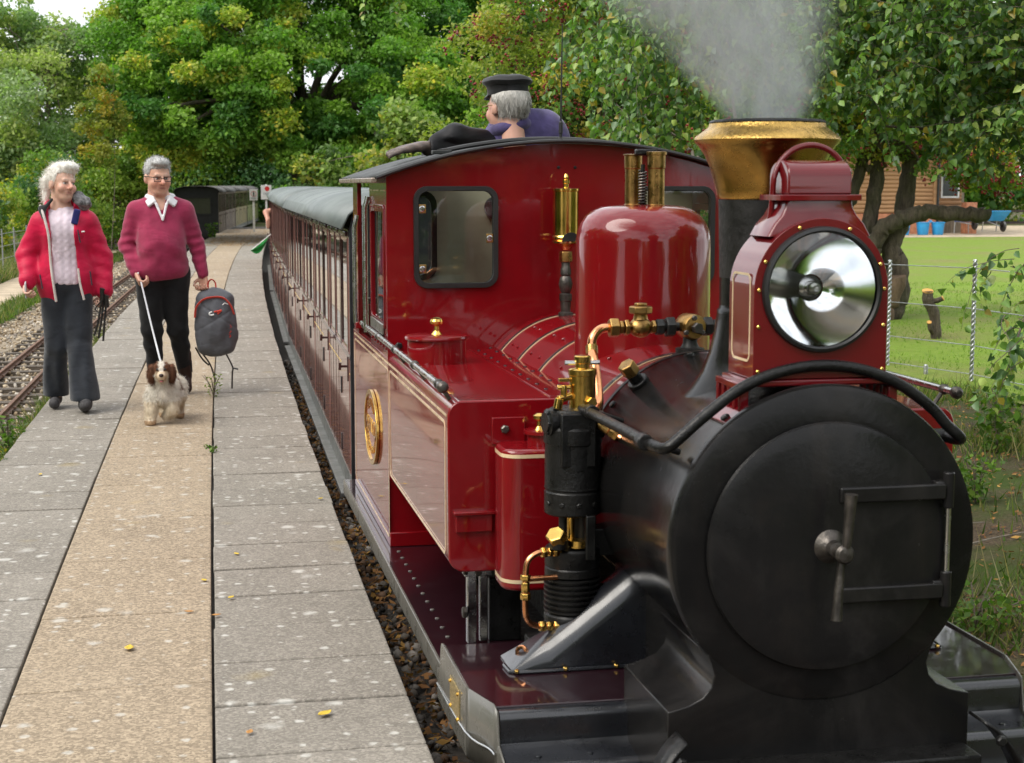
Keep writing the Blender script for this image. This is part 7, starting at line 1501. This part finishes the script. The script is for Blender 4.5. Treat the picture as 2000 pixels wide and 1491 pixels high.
# sawn-off sapling stump
hb = (8.05, 16.4, -0.1); t = thing('sawn_stump', 'knee high sawn sapling stump with orange cut faces on the lawn', 'stump', hb); m = MB()
limb(m, [(8.08, 16.4, -0.13), (8.07, 16.4, 0.0), (8.04, 16.4, 0.2), (7.97, 16.4, 0.32), (7.96, 16.4, 0.44)], 0.06, 0.06, 12)
limb(m, [(7.99, 16.4, 0.33), (8.06, 16.38, 0.335), (8.12, 16.36, 0.36)], 0.03, 0.028, 10); limb(m, [(8.06, 16.4, -0.05), (7.99, 16.36, 0.02), (7.96, 16.34, 0.10)], 0.03, 0.025, 10)
m.build('trunk', MAT['bark'], t, smooth=60); MAT['cut'] = M('fresh_sawn_wood', (0.62, 0.33, 0.09), 0.8, var=0.15, vscale=30)
for c, d, r in (((7.96, 16.40, 0.441), (-0.1, -0.35, 1), 0.062), ((8.122, 16.355, 0.362), (0.8, -0.5, 0.5), 0.028), ((7.958, 16.335, 0.101), (-0.3, -0.6, 1), 0.026)):
    MB().lathe([(r, -0.004), (r, 0.004), (0, 0.005)], c, d, 16).build('cut_face', MAT['cut'], t)

# birch: drooping twigs with single leaves
LEAF6 = np.array([[0, 0, 0], [-0.40, 0.26, 0.10], [-0.30, 0.58, 0.08], [0, 1.0, -0.04], [0.30, 0.58, 0.08], [0.40, 0.26, 0.10]])
BIR = np.array([(0.1, 0.2, 0.0375), (0.15, 0.275, 0.0562), (0.188, 0.312, 0.0688), (0.275, 0.362, 0.075), (0.0813, 0.163, 0.0562), (0.125, 0.213, 0.0938)])
def birch_sprays(t, base, spec, extra_limbs, pal=BIR, yellow=0.035):
    """spec: (n strands, box min, box max, length range, droop, leaf size range, leaves per strand)"""
    tw = MB(); PV, PC = [], []; nf = 0
    for n, lo, hi, ln, droop, ls, per in spec:
        for _ in range(n):
            p = np.array([random.uniform(a, b) for a, b in zip(lo, hi)]); L = random.uniform(*ln)
            a = random.uniform(0, 2 * PI); d = np.array([math.cos(a), math.sin(a), random.uniform(-0.5, 0.35)]); d /= np.linalg.norm(d)
            pts = [p]; k = 8
            for i in range(k):
                d = d + np.array([0, 0, -droop]) + RNG.normal(size=3) * 0.14; d /= np.linalg.norm(d); pts.append(pts[-1] + d * L / k)
            tw.tube([Vector(q) for q in pts], [0.0026 * (1 - 0.75 * i / k) for i in range(k + 1)], 4, False)
            m = per
            for j in range(m):
                u = (j + random.random()) / m * k * 0.999; i = int(u); q = pts[i] + (pts[i + 1] - pts[i]) * (u - i)
                a = random.uniform(0, 2 * PI); hang = random.uniform(0.45, 1.5)
                Y = np.array([math.cos(a), math.sin(a), -hang]); Y /= np.linalg.norm(Y)
                rr = RNG.normal(size=3) * 0.9 + np.array([0, 0, 0.9]); Z = rr - Y * rr.dot(Y); Z /= np.linalg.norm(Z); X = np.cross(Y, Z)
                s = random.uniform(*ls); o_ = q + Y * 0.012
                cur = LEAF6.copy(); cur[:, 2] *= random.uniform(0.2, 2.2); cur[3, 2] -= random.uniform(0, 0.25)
                PV.append(o_ + s * (cur[:, :1] * X + cur[:, 1:2] * Y + cur[:, 2:] * Z))
                c = pal[RNG.integers(0, len(pal))] * random.uniform(0.75, 1.3)
                if random.random() < yellow: c = np.array((0.34, 0.27, 0.04)) * random.uniform(0.7, 1.1)
                PC.append(np.repeat(c[None], 6, 0))
    V = np.concatenate(PV) - np.array(base); n = len(PV)
    F = (np.array([[0, 1, 2, 3], [0, 3, 4, 5]])[None] + (np.arange(n) * 6)[:, None, None]).reshape(-1, 4)
    o = link('leaves', fastmesh('leaves', V, F, False, np.concatenate(PC)), t); o.data.materials.append(MAT['birchleaf']); o['kind'] = 'stuff'
    tw.build('twigs', MAT['twig'], t, smooth=60)['kind'] = 'stuff'
    for pts, r0, r1 in extra_limbs:
        mm = MB(); limb(mm, pts, r0, r1, 8, 0.006); mm.build('branch', MAT['twig'], t, smooth=60)
hb = (6.9, 8.6, -0.1)
t = thing('birch_tree', 'birch with hanging leafy twigs at the picture edge and above the engine', 'tree', hb, 'trees round the station')
m = MB(); limb(m, [(6.9, 8.6, -0.2), (6.8, 8.6, 1.0), (6.6, 8.7, 2.2), (6.3, 8.8, 3.4), (6.2, 8.9, 4.6)], 0.13, 0.08, 14, 0.01); m.build('trunk', bark('birch_bark', (0.1, 0.08, 0.07), (0.5, 0.47, 0.43)), t, smooth=60)
birch_sprays(t, hb, [
    (400, (3.95, 8.3, 2.15), (5.6, 10.6, 3.25), (0.35, 0.8), 0.08, (0.037, 0.064), 32),
    (240, (4.35, 8.0, 1.9), (5.8, 9.6, 2.6), (0.3, 0.7), 0.09, (0.037, 0.064), 30),
    (50, (4.95, 7.9, 1.5), (5.7, 9.0, 1.85), (0.3, 0.55), 0.14, (0.038, 0.064), 18),
    (120, (3.2, 8.6, 2.45), (4.2, 10.2, 3.2), (0.3, 0.6), 0.12, (0.037, 0.062), 20),
    (120, (2.55, 9.0, 2.35), (3.25, 10.4, 3.1), (0.35, 0.75), 0.30, (0.038, 0.064), 22),
    (44, (2.5, 9.0, 1.9), (2.95, 9.8, 2.5), (0.3, 0.55), 0.35, (0.038, 0.064), 18),
    (30, (3.62, 6.3, 0.95), (4.1, 7.2, 1.35), (0.3, 0.6), 0.20, (0.036, 0.06), 12),
    (10, (3.5, 6.2, 0.85), (3.7, 6.6, 1.1), (0.25, 0.45), 0.25, (0.04, 0.06), 9)],
    [([(6.4, 8.8, 3.2), (5.4, 9.0, 2.9), (4.3, 9.3, 2.75), (3.2, 9.6, 2.75), (2.6, 9.7, 2.65)], 0.05, 0.012), ([(6.5, 8.7, 2.6), (5.6, 8.9, 2.15), (4.8, 9.0, 1.95), (4.1, 9.2, 1.95)], 0.03, 0.006), ([(6.7, 8.6, 2.0), (5.7, 8.5, 1.75), (4.9, 8.5, 1.6)], 0.025, 0.005), ([(6.6, 8.6, 2.4), (5.2, 7.6, 1.9), (4.3, 7.0, 1.45), (3.8, 6.7, 1.1), (3.55, 6.5, 0.85)], 0.02, 0.003), ([(6.3, 8.8, 3.3), (5.2, 9.4, 3.1), (4.2, 9.9, 2.95)], 0.04, 0.01)])
cl = np.concatenate([gen_clumps((5.2, 8.6, 4.6), (2.6, 2.6, 1.3), 60, 0.35, 0.7, 3, 3.6, 7, 0.3), gen_clumps((6.8, 9.5, 5.4), (2.5, 3, 1.8), 60, 0.4, 0.8, 3, 3.6, 9, 0.3)])  # upper crown out of view, added to darken the sky over the engine
V, F, C = clump_leaves(cl, 150, 0.03, 0.05, SYC); o = link('crown', fastmesh('crown', V - np.array(hb), F, False, C), t); o.data.materials.append(MAT['leaf'])
t2 = thing('overhanging_birch_sprig', 'small sprig of leaves hanging into the top edge above the carriages', 'twig', (1.42, 12.0, 3.3))
birch_sprays(t2, (1.42, 12.0, 3.3), [(4, (1.38, 11.9, 3.05), (1.46, 12.1, 3.12), (0.3, 0.45), 0.5, (0.04, 0.06), 14)], [])
# bare pale branches behind the cab
t = thing('bare_branches', 'bare pale dead branches sticking up behind the cab roof', 'branch', (3.4, 11.5, 0.2))
for pts in ([(3.0, 11.5, 1.2), (3.15, 11.5, 1.85), (3.35, 11.4, 2.0), (3.6, 11.3, 2.2)], [(3.9, 11.5, 1.0), (3.7, 11.5, 1.75), (3.55, 11.5, 1.95), (3.2, 11.5, 2.12)], [(4.1, 11, 1.3), (3.9, 11, 1.8), (3.75, 11, 2.4), (3.6, 11, 2.75)], [(3.5, 11.5, 1.6), (3.75, 11.4, 1.85), (4.1, 11.3, 2.0)], [(3.1, 11.6, 1.7), (3.3, 11.6, 1.95), (3.35, 11.6, 2.3)]):
    m = MB(); limb(m, pts, 0.018, 0.005, 6, 0.01); m.build('branch', MAT['paletwig'], t, smooth=60)

# grass, weeds and twigs on the verges
def blades(P, h0, h1, pal, w=0.006):
    n = len(P); a = RNG.uniform(0, 2 * PI, n); h = RNG.uniform(h0, h1, n)[:, None]; lean = RNG.normal(size=(n, 2)) * 0.45
    T = np.stack([np.cos(a), np.sin(a), 0 * a], 1) * w
    top = P + np.concatenate([lean * h, h], 1)
    V = np.stack([P - T, P + T, top], 1).reshape(-1, 3); F = np.arange(3 * n).reshape(n, 3)
    c = np.array(pal)[RNG.integers(0, len(pal), n)] * RNG.uniform(0.7, 1.3, (n, 1)); return V, F, np.repeat(c, 3, 0)
GR = [(0.07, 0.13, 0.02), (0.10, 0.17, 0.03), (0.14, 0.19, 0.04), (0.22, 0.20, 0.08), (0.05, 0.09, 0.02)]
DRY = [(0.30, 0.25, 0.12), (0.22, 0.18, 0.08), (0.12, 0.13, 0.04), (0.36, 0.31, 0.17)]
def zg(P): return np.array([zground(x, y) for x, y in P[:, :2]])
def pts_box(n, x0, x1, y0, y1, f=None):
    P = np.stack([RNG.uniform(x0, x1, n), RNG.uniform(y0, y1, n), np.zeros(n)], 1)
    nz = np.sin(P[:, 0] * 3.1 + P[:, 1] * 1.7) + np.sin(P[:, 1] * 2.9 - P[:, 0] * 1.3) + RNG.normal(size=n) * 0.6
    P = P[nz > (f if f is not None else -9)]; P[:, 2] = zg(P); return P
parts_ = [blades(pts_box(26000, 2.9, 6.4, 4.8, 14, 0.35), 0.03, 0.10, GR), blades(pts_box(7000, 3.0, 6.2, 5.5, 12, 0.9), 0.10, 0.26, DRY, 0.004), blades(pts_box(30000, 5.6, 14, 8, 26, -0.6), 0.02, 0.055, [(0.13, 0.24, 0.03), (0.18, 0.30, 0.04), (0.22, 0.30, 0.06)], 0.008)]
sc_p = scatter(5200, 9.3, 20, -1.98, -1.84, -0.27, -0.25, 1.6); parts_.append(blades(sc_p, 0.05, 0.22, GR + [(0.3, 0.26, 0.1)], 0.006))
sc_p = scatter(9000, 14, 45, -3.9, -3.45, -0.22, -0.2, 1.2); parts_.append(blades(sc_p, 0.03, 0.14, GR, 0.01)); sc_p = scatter(16000, 20, 58, -5.4, -4.75, -0.22, -0.2, 1.1); parts_.append(blades(sc_p, 0.1, 0.5, DRY + GR, 0.012))
nv = 0; VV, FF, CC = [], [], []
for V, F, C in parts_: VV.append(V); FF.append(F + nv); CC.append(C); nv += len(V)
o = link('grass', fastmesh('grass', np.concatenate(VV), np.concatenate(FF), False, np.concatenate(CC))); o.data.materials.append(MAT['leaf']); tag(o, 'grass and dry stalks growing on the verges', kind='stuff')
V, F, C = flat_leaves(pts_box(5000, 2.8, 6.2, 4.8, 12) + np.array([[0, 0, 0.012]]), 0.012, 0.03, dead, 0.4)
o = link('leaf_litter', fastmesh('leaf_litter', V, F, False, C)); o.data.materials.append(MAT['deadleaf']); tag(o, 'dead leaves scattered on the earth bank beside the engine', kind='stuff')
def weed(label, base, h, w, n, pal, s0, s1, cat='weed', group='weeds on the verges', stems=6):
    t = thing('leafy_weed', label, cat, base, group); b = np.array(base); m = MB()
    for k in range(stems):
        a = random.uniform(0, 2 * PI); r = random.random() * w
        m.tube(smooth_path([b, b + np.array([math.cos(a) * r * 0.4, math.sin(a) * r * 0.4, h * 0.55]), b + np.array([math.cos(a) * r, math.sin(a) * r, h * random.uniform(0.8, 1.05)])], 4), 0.003, 4)
    m.build('stems', MAT['twig'], t)['kind'] = 'stuff'
    z = RNG.random(n) ** 0.8; a = RNG.uniform(0, 2 * PI, n); r = w * np.sqrt(RNG.random(n)) * (0.35 + z * 0.75)
    P = b[None] + np.stack([np.cos(a) * r, np.sin(a) * r, z * h], 1)
    V, F, C = rhombs(P, unit(RNG.normal(size=(n, 3)) * 0.6 + np.array([[0, 0, 0.8]])), RNG.uniform(s0, s1, n), np.array(pal)[RNG.integers(0, len(pal), n)] * RNG.uniform(0.7, 1.3, (n, 1)))
    o = link('leaves', fastmesh('leaves', V - b, F, False, C), t); o.data.materials.append(MAT['leaf'])
NET = [(0.07, 0.14, 0.02), (0.10, 0.19, 0.03), (0.15, 0.24, 0.04)]
weed('bushy green weed growing by the leaning wooden post', (5.05, 9.35, -0.1), 0.42, 0.22, 260, NET, 0.018, 0.04)
weed('low ferny weed beside the smokebox door', (4.15, 7.9, -0.12), 0.25, 0.15, 160, NET, 0.015, 0.03)
weed('spreading weed at the foot of the bank behind the steam pipe cover', (3.2, 6.05, -0.25), 0.16, 0.30, 320, NET, 0.012, 0.028)
weed('thin weed growing in the joint between slabs behind the dog', (XE(12.3) - 0.61, 12.3, 0.0), 0.17, 0.09, 70, [(0.16, 0.22, 0.04), (0.22, 0.28, 0.06)], 0.008, 0.016, stems=9)
weed('tiny green sprout in the slab joint in front of the dog', (XE(9.7) - 0.61, 9.7, 0.0), 0.04, 0.045, 26, NET, 0.01, 0.018)
weed('clump of weeds against the platform edge in front of the woman', (XE(10.8) - 1.93, 10.8, -0.25), 0.36, 0.14, 200, NET, 0.014, 0.03)
weed('weeds with a yellow flower by the platform edge, nearer the camera', (XE(9.7) - 1.93, 9.7, -0.25), 0.34, 0.14, 180, NET + [(0.4, 0.33, 0.03)], 0.014, 0.03)
weed('weedy tuft growing at the corner of the parked carriage', (XE(50) - 1.7, 50, 0), 0.45, 0.25, 160, NET, 0.03, 0.06)
for k in range(9):
    a = random.uniform(-0.5, 0.9); c = Vector((random.uniform(3.3, 5.2), random.uniform(5.9, 8.6), 0)); L = random.uniform(0.2, 0.5); d = Vector((math.cos(a), math.sin(a), 0)) * L / 2
    P = [c - d, c + Vector((random.uniform(-.03, .03), random.uniform(-.03, .03), 0)), c + d]; P = [Vector((p.x, p.y, zground(p.x, p.y) + 0.015 + random.uniform(0, 0.03))) for p in P]
    m = MB(); m.tube(smooth_path(P, 4), [0.006 - 0.0004 * i for i in range(9)], 6); o = m.build('fallen_stick', MAT['paletwig'], smooth=60)
    tag(o, 'thin dead stick lying on the earth bank beside the engine', 'stick', 'dead sticks on the bank')
# ------------------------------------------------------------------ fences, cabin, notices, small things, smoke
MAT['postwood'] = M('weathered_post', (0.26, 0.21, 0.15), 0.9, var=0.25, vscale=6, bump=0.4, bscale=40, stretch=(4, 4, 0.4))
MAT['galv'] = M('galvanised_wire', (0.42, 0.44, 0.45), 0.4, 0.7, var=0.15)
# wire fence along the sandy path
fe = thing('wire_fence', 'steel rod and wire fence behind the sandy path', 'fence', (XE(34) - 4.95, 34, -0.2)); yy = [23 + 1.55 * i for i in range(25)]
for i, y in enumerate(yy):
    b = (XE(y) - 4.95, y, -0.22)
    if i % 6 == 3: MB().box(b[0] - 0.05, b[0] + 0.05, y - 0.05, y + 0.05, -0.25, 0.86).build('post', MAT['postwood'], fe, bevel=0.008)
    else: MB().tube([b, (b[0] + random.uniform(-.02, .02), y, 0.76)], 0.013, 6).build('rod', MAT['galv'], fe)
for z in (0.66, 0.42, 0.18, -0.04): MB().tube([(XE(y) - 4.95, y, z + 0.01 * math.sin(y)) for y in yy], 0.006, 5).build('wire', MAT['galv'], fe)
# wire fence between railway and lawn: spiral steel posts
def spiral_post(b, h, parent):
    m = MB()
    for ph_ in (0, PI): m.tube([(b[0] + 0.010 * math.cos(t * 0.9 + ph_), b[1] + 0.010 * math.sin(t * 0.9 + ph_), b[2] + h * t / 90) for t in range(91)], 0.0115, 6)
    return m.build('post', MAT['galv'], parent, smooth=60)
f2 = thing('wire_fence', 'four strand wire fence on spiral steel posts before the lawn', 'fence', (6.45, 13.5, -0.1)); fp_ = [(6.0, 20.0), (6.2, 17.0), (6.43, 14.05), (6.62, 12.75), (6.95, 10.6), (7.3, 8.2)]
for i, (x, y) in enumerate(fp_): spiral_post((x, y, -0.2), 1.10 if i != 3 else 1.16, f2)
spiral_post((6.46, 13.3, -0.25), 0.24, f2)
for z in (0.86, 0.51, 0.19, -0.06): MB().tube([(x, y, z + (0.03 if i == 3 else 0)) for i, (x, y) in enumerate(fp_)], 0.0045, 5).build('wire', MAT['galv'], f2)
p_ = MB().tube([(5.0, 8.8, -0.25), (5.12, 8.82, 0.35)], [0.06, 0.055], 10).build('wooden_stake', MAT['postwood'], bevel=0.006, label='leaning weathered wooden stake at the picture edge on the bank', cat='post')

# the timber cabin across the lawn
cb = thing('timber_cabin', 'log clad cabin with a brick base across the lawn', 'cabin', (23.5, 55, -0.08))
PLK = M('cabin_log', (0.36, 0.20, 0.095), 0.7, var=0.2, vscale=3, bump=0.2, bscale=20, stretch=(0.3, 3, 3)); BRK = M('orange_brick_base', (0.46, 0.19, 0.10), 0.85, var=0.2, vscale=10, bump=0.3, bscale=30)
MB().box(16.2, 25.55, 52.05, 57.8, -0.1, 0.62).build('brick_base', BRK, cb)
MB().box(16.3, 25.4, 52.16, 57.7, 0.62, 2.9).build('inner_wall', MAT['postwood'], cb)
me_ = None
for i in range(16):
    if me_ is None: o = MB().lathe([(0.078, 0), (0.078, 9.3)], (16.2, 52.12, 0), (1, 0, 0), 10).build('log', PLK, cb); me_ = o.data; o.location.z += 0.71 + 0.085 * 0
    else: o = link('log', me_, cb); o.location.z = 0.71 + 0.142 * i
for i in range(16):
    o = MB().lathe([(0.076, 0), (0.076, 1.25)], (25.62, 53.0, 0.71 + 0.142 * i), (1, 0, 0), 8).build('log', PLK, cb)
MB().box(25.35, 25.52, 51.98, 52.2, 0.62, 3.0).build('corner_post', PLK, cb, bevel=0.02)
wn_ = MB().box(26.05, 26.75, 52.88, 53.0, 1.15, 2.0).build('window', MAT['white'], cb); MB().box(26.12, 26.68, 52.86, 52.88, 1.22, 1.93).build('pane', M('dim_pane', (0.03, 0.035, 0.035), 0.1), wn_, smooth=0)
MB().box(25.6, 27.0, 53.0, 57.5, -0.1, 3.0).build('porch_wall', MAT['postwood'], cb)
MB().cyl((25.46, 51.9, -0.1), (25.46, 51.9, 3.0), 0.045, 10).build('drainpipe', MAT['rubber'], cb)
MB().prism([(51.4, 2.95), (58.4, 2.95), (55, 4.6)], YZ, 15.8, 27.4).build('roof', MAT['roof_grey'], cb)
bpl = MB().box(26.55, 26.95, 51.9, 52.3, -0.09, 1.0).build('brick_pillar', BRK, bevel=0.01, label='short orange brick pillar beside the cabin corner', cat='pillar')
TUB = M('bright_blue_plastic', (0.03, 0.30, 0.62), 0.4, var=0.08); TUB2 = M('dark_blue_plastic', (0.015, 0.05, 0.25), 0.4)
for x, lb in ((23.75, 'bright blue tub half hidden behind the old hawthorn trunk'), (24.45, 'bright blue tub next to the hawthorn trunk, by the brick wall'), (25.0, 'rightmost bright blue plastic tub, standing clear by the cabin drainpipe')):
    t = thing('plastic_tub', lb, 'tub', (x, 50.9, -0.08), 'blue tubs along the cabin wall')
    MB().lathe([(0, 0.0), (0.17, 0.0), (0.18, 0.02), (0.225, 0.40), (0.24, 0.41), (0.24, 0.43), (0.215, 0.43), (0.165, 0.03), (0, 0.03)], (x, 50.9, -0.08), (0, 0, 1), 24).build('bucket', TUB, t)
    for s in (-1, 1): MB().tube(smooth_path([(x + s * 0.22, 50.83, 0.33), (x + s * 0.28, 50.85, 0.40), (x + s * 0.28, 50.95, 0.40), (x + s * 0.22, 50.97, 0.33)], 4), 0.014, 6).build('handle', TUB, t)
def barrow(x, y, mat, lb, tip):
    t = thing('wheelbarrow', lb, 'wheelbarrow', (x, y, -0.08), 'wheelbarrows in the yard'); rot = Matrix.Rotation(tip, 3, 'X')
    def T(p): q = rot @ Vector(p); return Vector((x, y, 0.0)) + q
    b = [(-0.2, -0.25, 0.38), (0.2, -0.25, 0.38), (0.24, 0.3, 0.38), (-0.24, 0.3, 0.38)]; u = [(-0.34, -0.5, 0.72), (0.34, -0.5, 0.72), (0.36, 0.42, 0.70), (-0.36, 0.42, 0.70)]
    MB().add([T(p) for p in b + u], [(0, 1, 2, 3), (0, 1, 5, 4), (1, 2, 6, 5), (2, 3, 7, 6), (3, 0, 4, 7)]).build('tray', mat, t, smooth=0, solid=0.02)
    for s in (-1, 1):
        MB().tube([T((s * 0.12, -0.62, 0.2)), T((s * 0.22, 0.1, 0.36)), T((s * 0.3, 0.85, 0.62))], 0.02, 6).build('shaft', MAT['galv'], t); MB().tube([T((s * 0.25, 0.3, 0.4)), T((s * 0.27, 0.36, 0.0))], 0.018, 6).build('leg', MAT['galv'], t)
    MB().lathe([(0.06, -0.04), (0.17, -0.04), (0.2, 0), (0.17, 0.04), (0.06, 0.04)], T((0, -0.62, 0.2)), (1, 0, 0), 20).build('wheel', MAT['rubber'], t)
barrow(26.1, 51.0, TUB2, 'dark blue wheelbarrow beneath the level bough of the old hawthorn', R(-8)); barrow(27.35, 51.4, TUB, 'light blue wheelbarrow standing on the gravel before the picket fence', 0)
pf = thing('picket_fence', 'dark picket fence at the back of the gravel yard', 'fence', (30, 54, -0.08)); DK = M('dark_stained_wood', (0.035, 0.026, 0.02), 0.8)
me_ = None
for i in range(46):
    x = 27.4 + i * 0.115
    if me_ is None: o = MB().box(-0.03, 0.03, -0.012, 0.012, 0, 0.92).build('pale', DK, pf, bevel=0.004); me_ = o.data
    else: o = link('pale', me_, pf)
    o.location = Vector((x, 54.0, 0.0)) - Vector(pf.location) + Vector((0, 0, -0.06))
for z in (0.62, 0.2): MB().box(27.3, 32.7, 54.013, 54.05, z, z + 0.08).build('rail', DK, pf)

# notices at the end of the platform
def notice(label, x, y, z0, z1, w, h, face, zc):
    t = thing('notice_board', label, 'sign', (x, y, 0), 'notices at the platform end')
    MB().box(x - 0.035, x + 0.035, y, y + 0.06, z0, z1).build('post', MAT['white'], t, bevel=0.005)
    b = MB().box(x - w / 2, x + w / 2, y - 0.03, y, zc - h / 2, zc + h / 2).build('board', MAT['white'], t, bevel=0.004); face(t, b, x, y - 0.031, zc); return t
fm_ = lambda x, y, z: Matrix(((1, 0, 0, x), (0, 0, -1, y), (0, 1, 0, z), (0, 0, 0, 1)))
def face1(t, b, x, y, z):
    MB().holed(arc((x, z + 0.03), 0.095, 0, 354, 29), [arc((x, z + 0.03), 0.082, 0, 354, 29)], XZ, y - 0.002, y).build('ring', MAT['signred'], b, smooth=0)
    MB().prism(arc((x, z + 0.09), 0.018, 0, 330, 11), XZ, y - 0.0035, y).box(x - 0.022, x + 0.022, y - 0.003, y, z + 0.005, z + 0.068).box(x - 0.02, x - 0.004, y - 0.0025, y, z - 0.05, z + 0.005).box(x + 0.004, x + 0.02, y - 0.0025, y, z - 0.05, z + 0.005).build('pictogram', MAT['rubber'], b, smooth=0)
    MB().box(x - 0.09, x + 0.09, y - 0.002, y, z - 0.11, z - 0.10).box(x - 0.08, x + 0.08, y - 0.002, y, z - 0.135, z - 0.127).build('print', MAT['signblue'], b, smooth=0)
def face2(t, b, x, y, z):
    MB().prism(arc((x + 0.03, z + 0.13), 0.085, 0, 350, 28), XZ, y - 0.003, y).build('red_disc', MAT['signred'], b, smooth=0); text('lettering', 'DEAD', 0.11, MAT['signblue'], b, fm_(x + 0.03, y - 0.002, z - 0.05), 0.001)
notice('white notice with a walking figure in a red ring on a post', 2.16, 56.2, 0.0, 1.2, 0.27, 0.38, face1, 1.27)
notice('taller white notice with a red disc beside the carriage roof', 2.75, 59.6, 0.0, 1.62, 0.38, 0.52, face2, 1.34)

# yellow leaves lying on the platform
LF = [((205, 1272), 'yellow leaf lying across the tan strip, longest of those there'), ((650, 1407), 'bright yellow leaf on the nearest grey slab by the train'), ((520, 1101), 'small yellow green leaf on the grey slabs near the tan strip'), ((323, 1211), 'pale orange leaf on the tan strip near its edge joint'), ((385, 1152), 'pale leaf on the tan strip beside the slab joint'), ((60, 931), 'yellow leaf on the grey strip nearest the far track'), ((607, 995), 'yellow leaf near the train side edge of the platform'), ((470, 1189), 'tiny yellow leaf on a grey slab close to the slab joint'), ((431, 1222), 'orange leaf wedged in the slab joint'), ((494, 1432), 'curled brown leaf on the grey slab at the bottom edge')]
LFP = [(-0.243, 5.55), (0.364, 4.72), (0.163, 6.93), (-0.04, 6.0), (0.02, 6.48), (-0.85, 9.1), (0.62, 8.1), (0.12, 6.18), (0.06, 5.93), (0.135, 4.60)]
for (q, lb), (x, y) in zip(LF, LFP):
    s = 0.030 if 'bright' in lb or 'longest' in lb else 0.019; a = random.uniform(0, 6.28); m = MB()
    def lf(u, w): l = (u - 0.5) * 2; wd_ = 0.55 * (1 - abs(l) ** 1.7); t_ = (w - 0.5) * 2 * wd_; X_, Y_ = l * s, t_ * s; return (x + X_ * math.cos(a) - Y_ * math.sin(a), y + X_ * math.sin(a) + Y_ * math.cos(a), 0.005 + s * (0.35 * abs(t_) + 0.22 * l * l))
    m.grid(lf, 6, 4).build('fallen_leaf', M('fallen_leaf', (0.62, 0.43, 0.04) if 'orange' not in lb and 'brown' not in lb else (0.42, 0.2, 0.05), 0.7, var=0.2, vscale=40), smooth=70, solid=0.0008, label=lb, cat='leaf', group='leaves fallen on the platform')

# woods behind the camera, mirrored in the lamp and the paintwork
cl = np.concatenate([gen_clumps((-12, -14, 3.5), (6, 4, 3.5), 80, 0.9, 1.6, 4, 0.2, 7, 0.4), gen_clumps((16, -10, 3.5), (6, 5, 3.8), 90, 0.9, 1.6, 4, 0.2, 7, 0.4), gen_clumps((2, -34, 3), (16, 4, 3.2), 90, 1.2, 2.0, 4, 0.2, 6.0, 0.4), gen_clumps((12, 1, 4.6), (3, 5, 5), 90, 0.7, 1.2, 4, 0.2, 11, 0.4), gen_clumps((-13, 8, 4.0), (3, 12, 4.6), 150, 0.9, 1.5, 4, 0.2, 10, 0.4)])  # out of view, sized to dim frontal light; side stands added for dome reflections
V, F, C = clump_leaves(cl, 26, 0.13, 0.22, OAK); o = link('woods', fastmesh('woods', V, F, False, C)); o.data.materials.append(MAT['leaf']); tag(o, 'unseen belt of trees on the near side of the station', kind='stuff')

# smoke from the chimney
def smoke_mat():
    t = NT('chimney_smoke'); t.n.remove(t.b); vol = t.n.new('ShaderNodeVolumePrincipled'); vol.inputs['Color'].default_value = (0.86, 0.88, 0.9, 1); vol.inputs['Anisotropy'].default_value = 0.2
    sp = t.n.new('ShaderNodeSeparateXYZ'); t.l.new(t.vec, sp.inputs[0]); X, Y, Z = sp.outputs
    ax = t.math('MULTIPLY', t.math('POWER', Z, 1.4), -0.75)                 # the plume leans as it rises (object space, metres above the rim)
    wd = t.math('ADD', t.math('MULTIPLY', Z, 0.74), 0.125)
    dx = t.math('SUBTRACT', X, ax); r = t.math('DIVIDE', t.math('SQRT', t.math('ADD', t.math('MULTIPLY', dx, dx), t.math('MULTIPLY', Y, Y))), wd)
    fall = t.ramp(r, [(0.25, 1.0), (1.0, 0.0)], 'EASE')
    n = t.noise(4.2, 6, 0.62, dist=1.3, stretch=(1, 1, 0.7)); nn = t.ramp(n, [(0.38, 0.08), (0.62, 1.0)])
    dens = t.math('MULTIPLY', t.math('MULTIPLY', fall, nn), t.math('DIVIDE', 6.6, t.math('ADD', t.math('MULTIPLY', Z, 1.3), 0.32)))
    t.l.new(dens, vol.inputs['Density']); t.l.new(vol.outputs[0], t.out.inputs['Volume']); return t.m
m = MB(); SM = (XC, 4.115, 1.772)
m.lathe([(0, 0.0), (0.13, 0.0), (0.40, 0.35), (0.82, 0.9), (1.42, 1.7), (0.0, 1.72)], SM, (0, 0, 1), 24)
m.v = [(x - 0.75 * max(0, z - SM[2]) ** 1.4, y, z) for x, y, z in m.v]
o = m.build('smoke', smoke_mat(), smooth=60); o.data.transform(Matrix.Translation([-c for c in SM])); o.location = SM; tag(o, 'thin grey smoke rising from the brass capped chimney', kind='stuff')
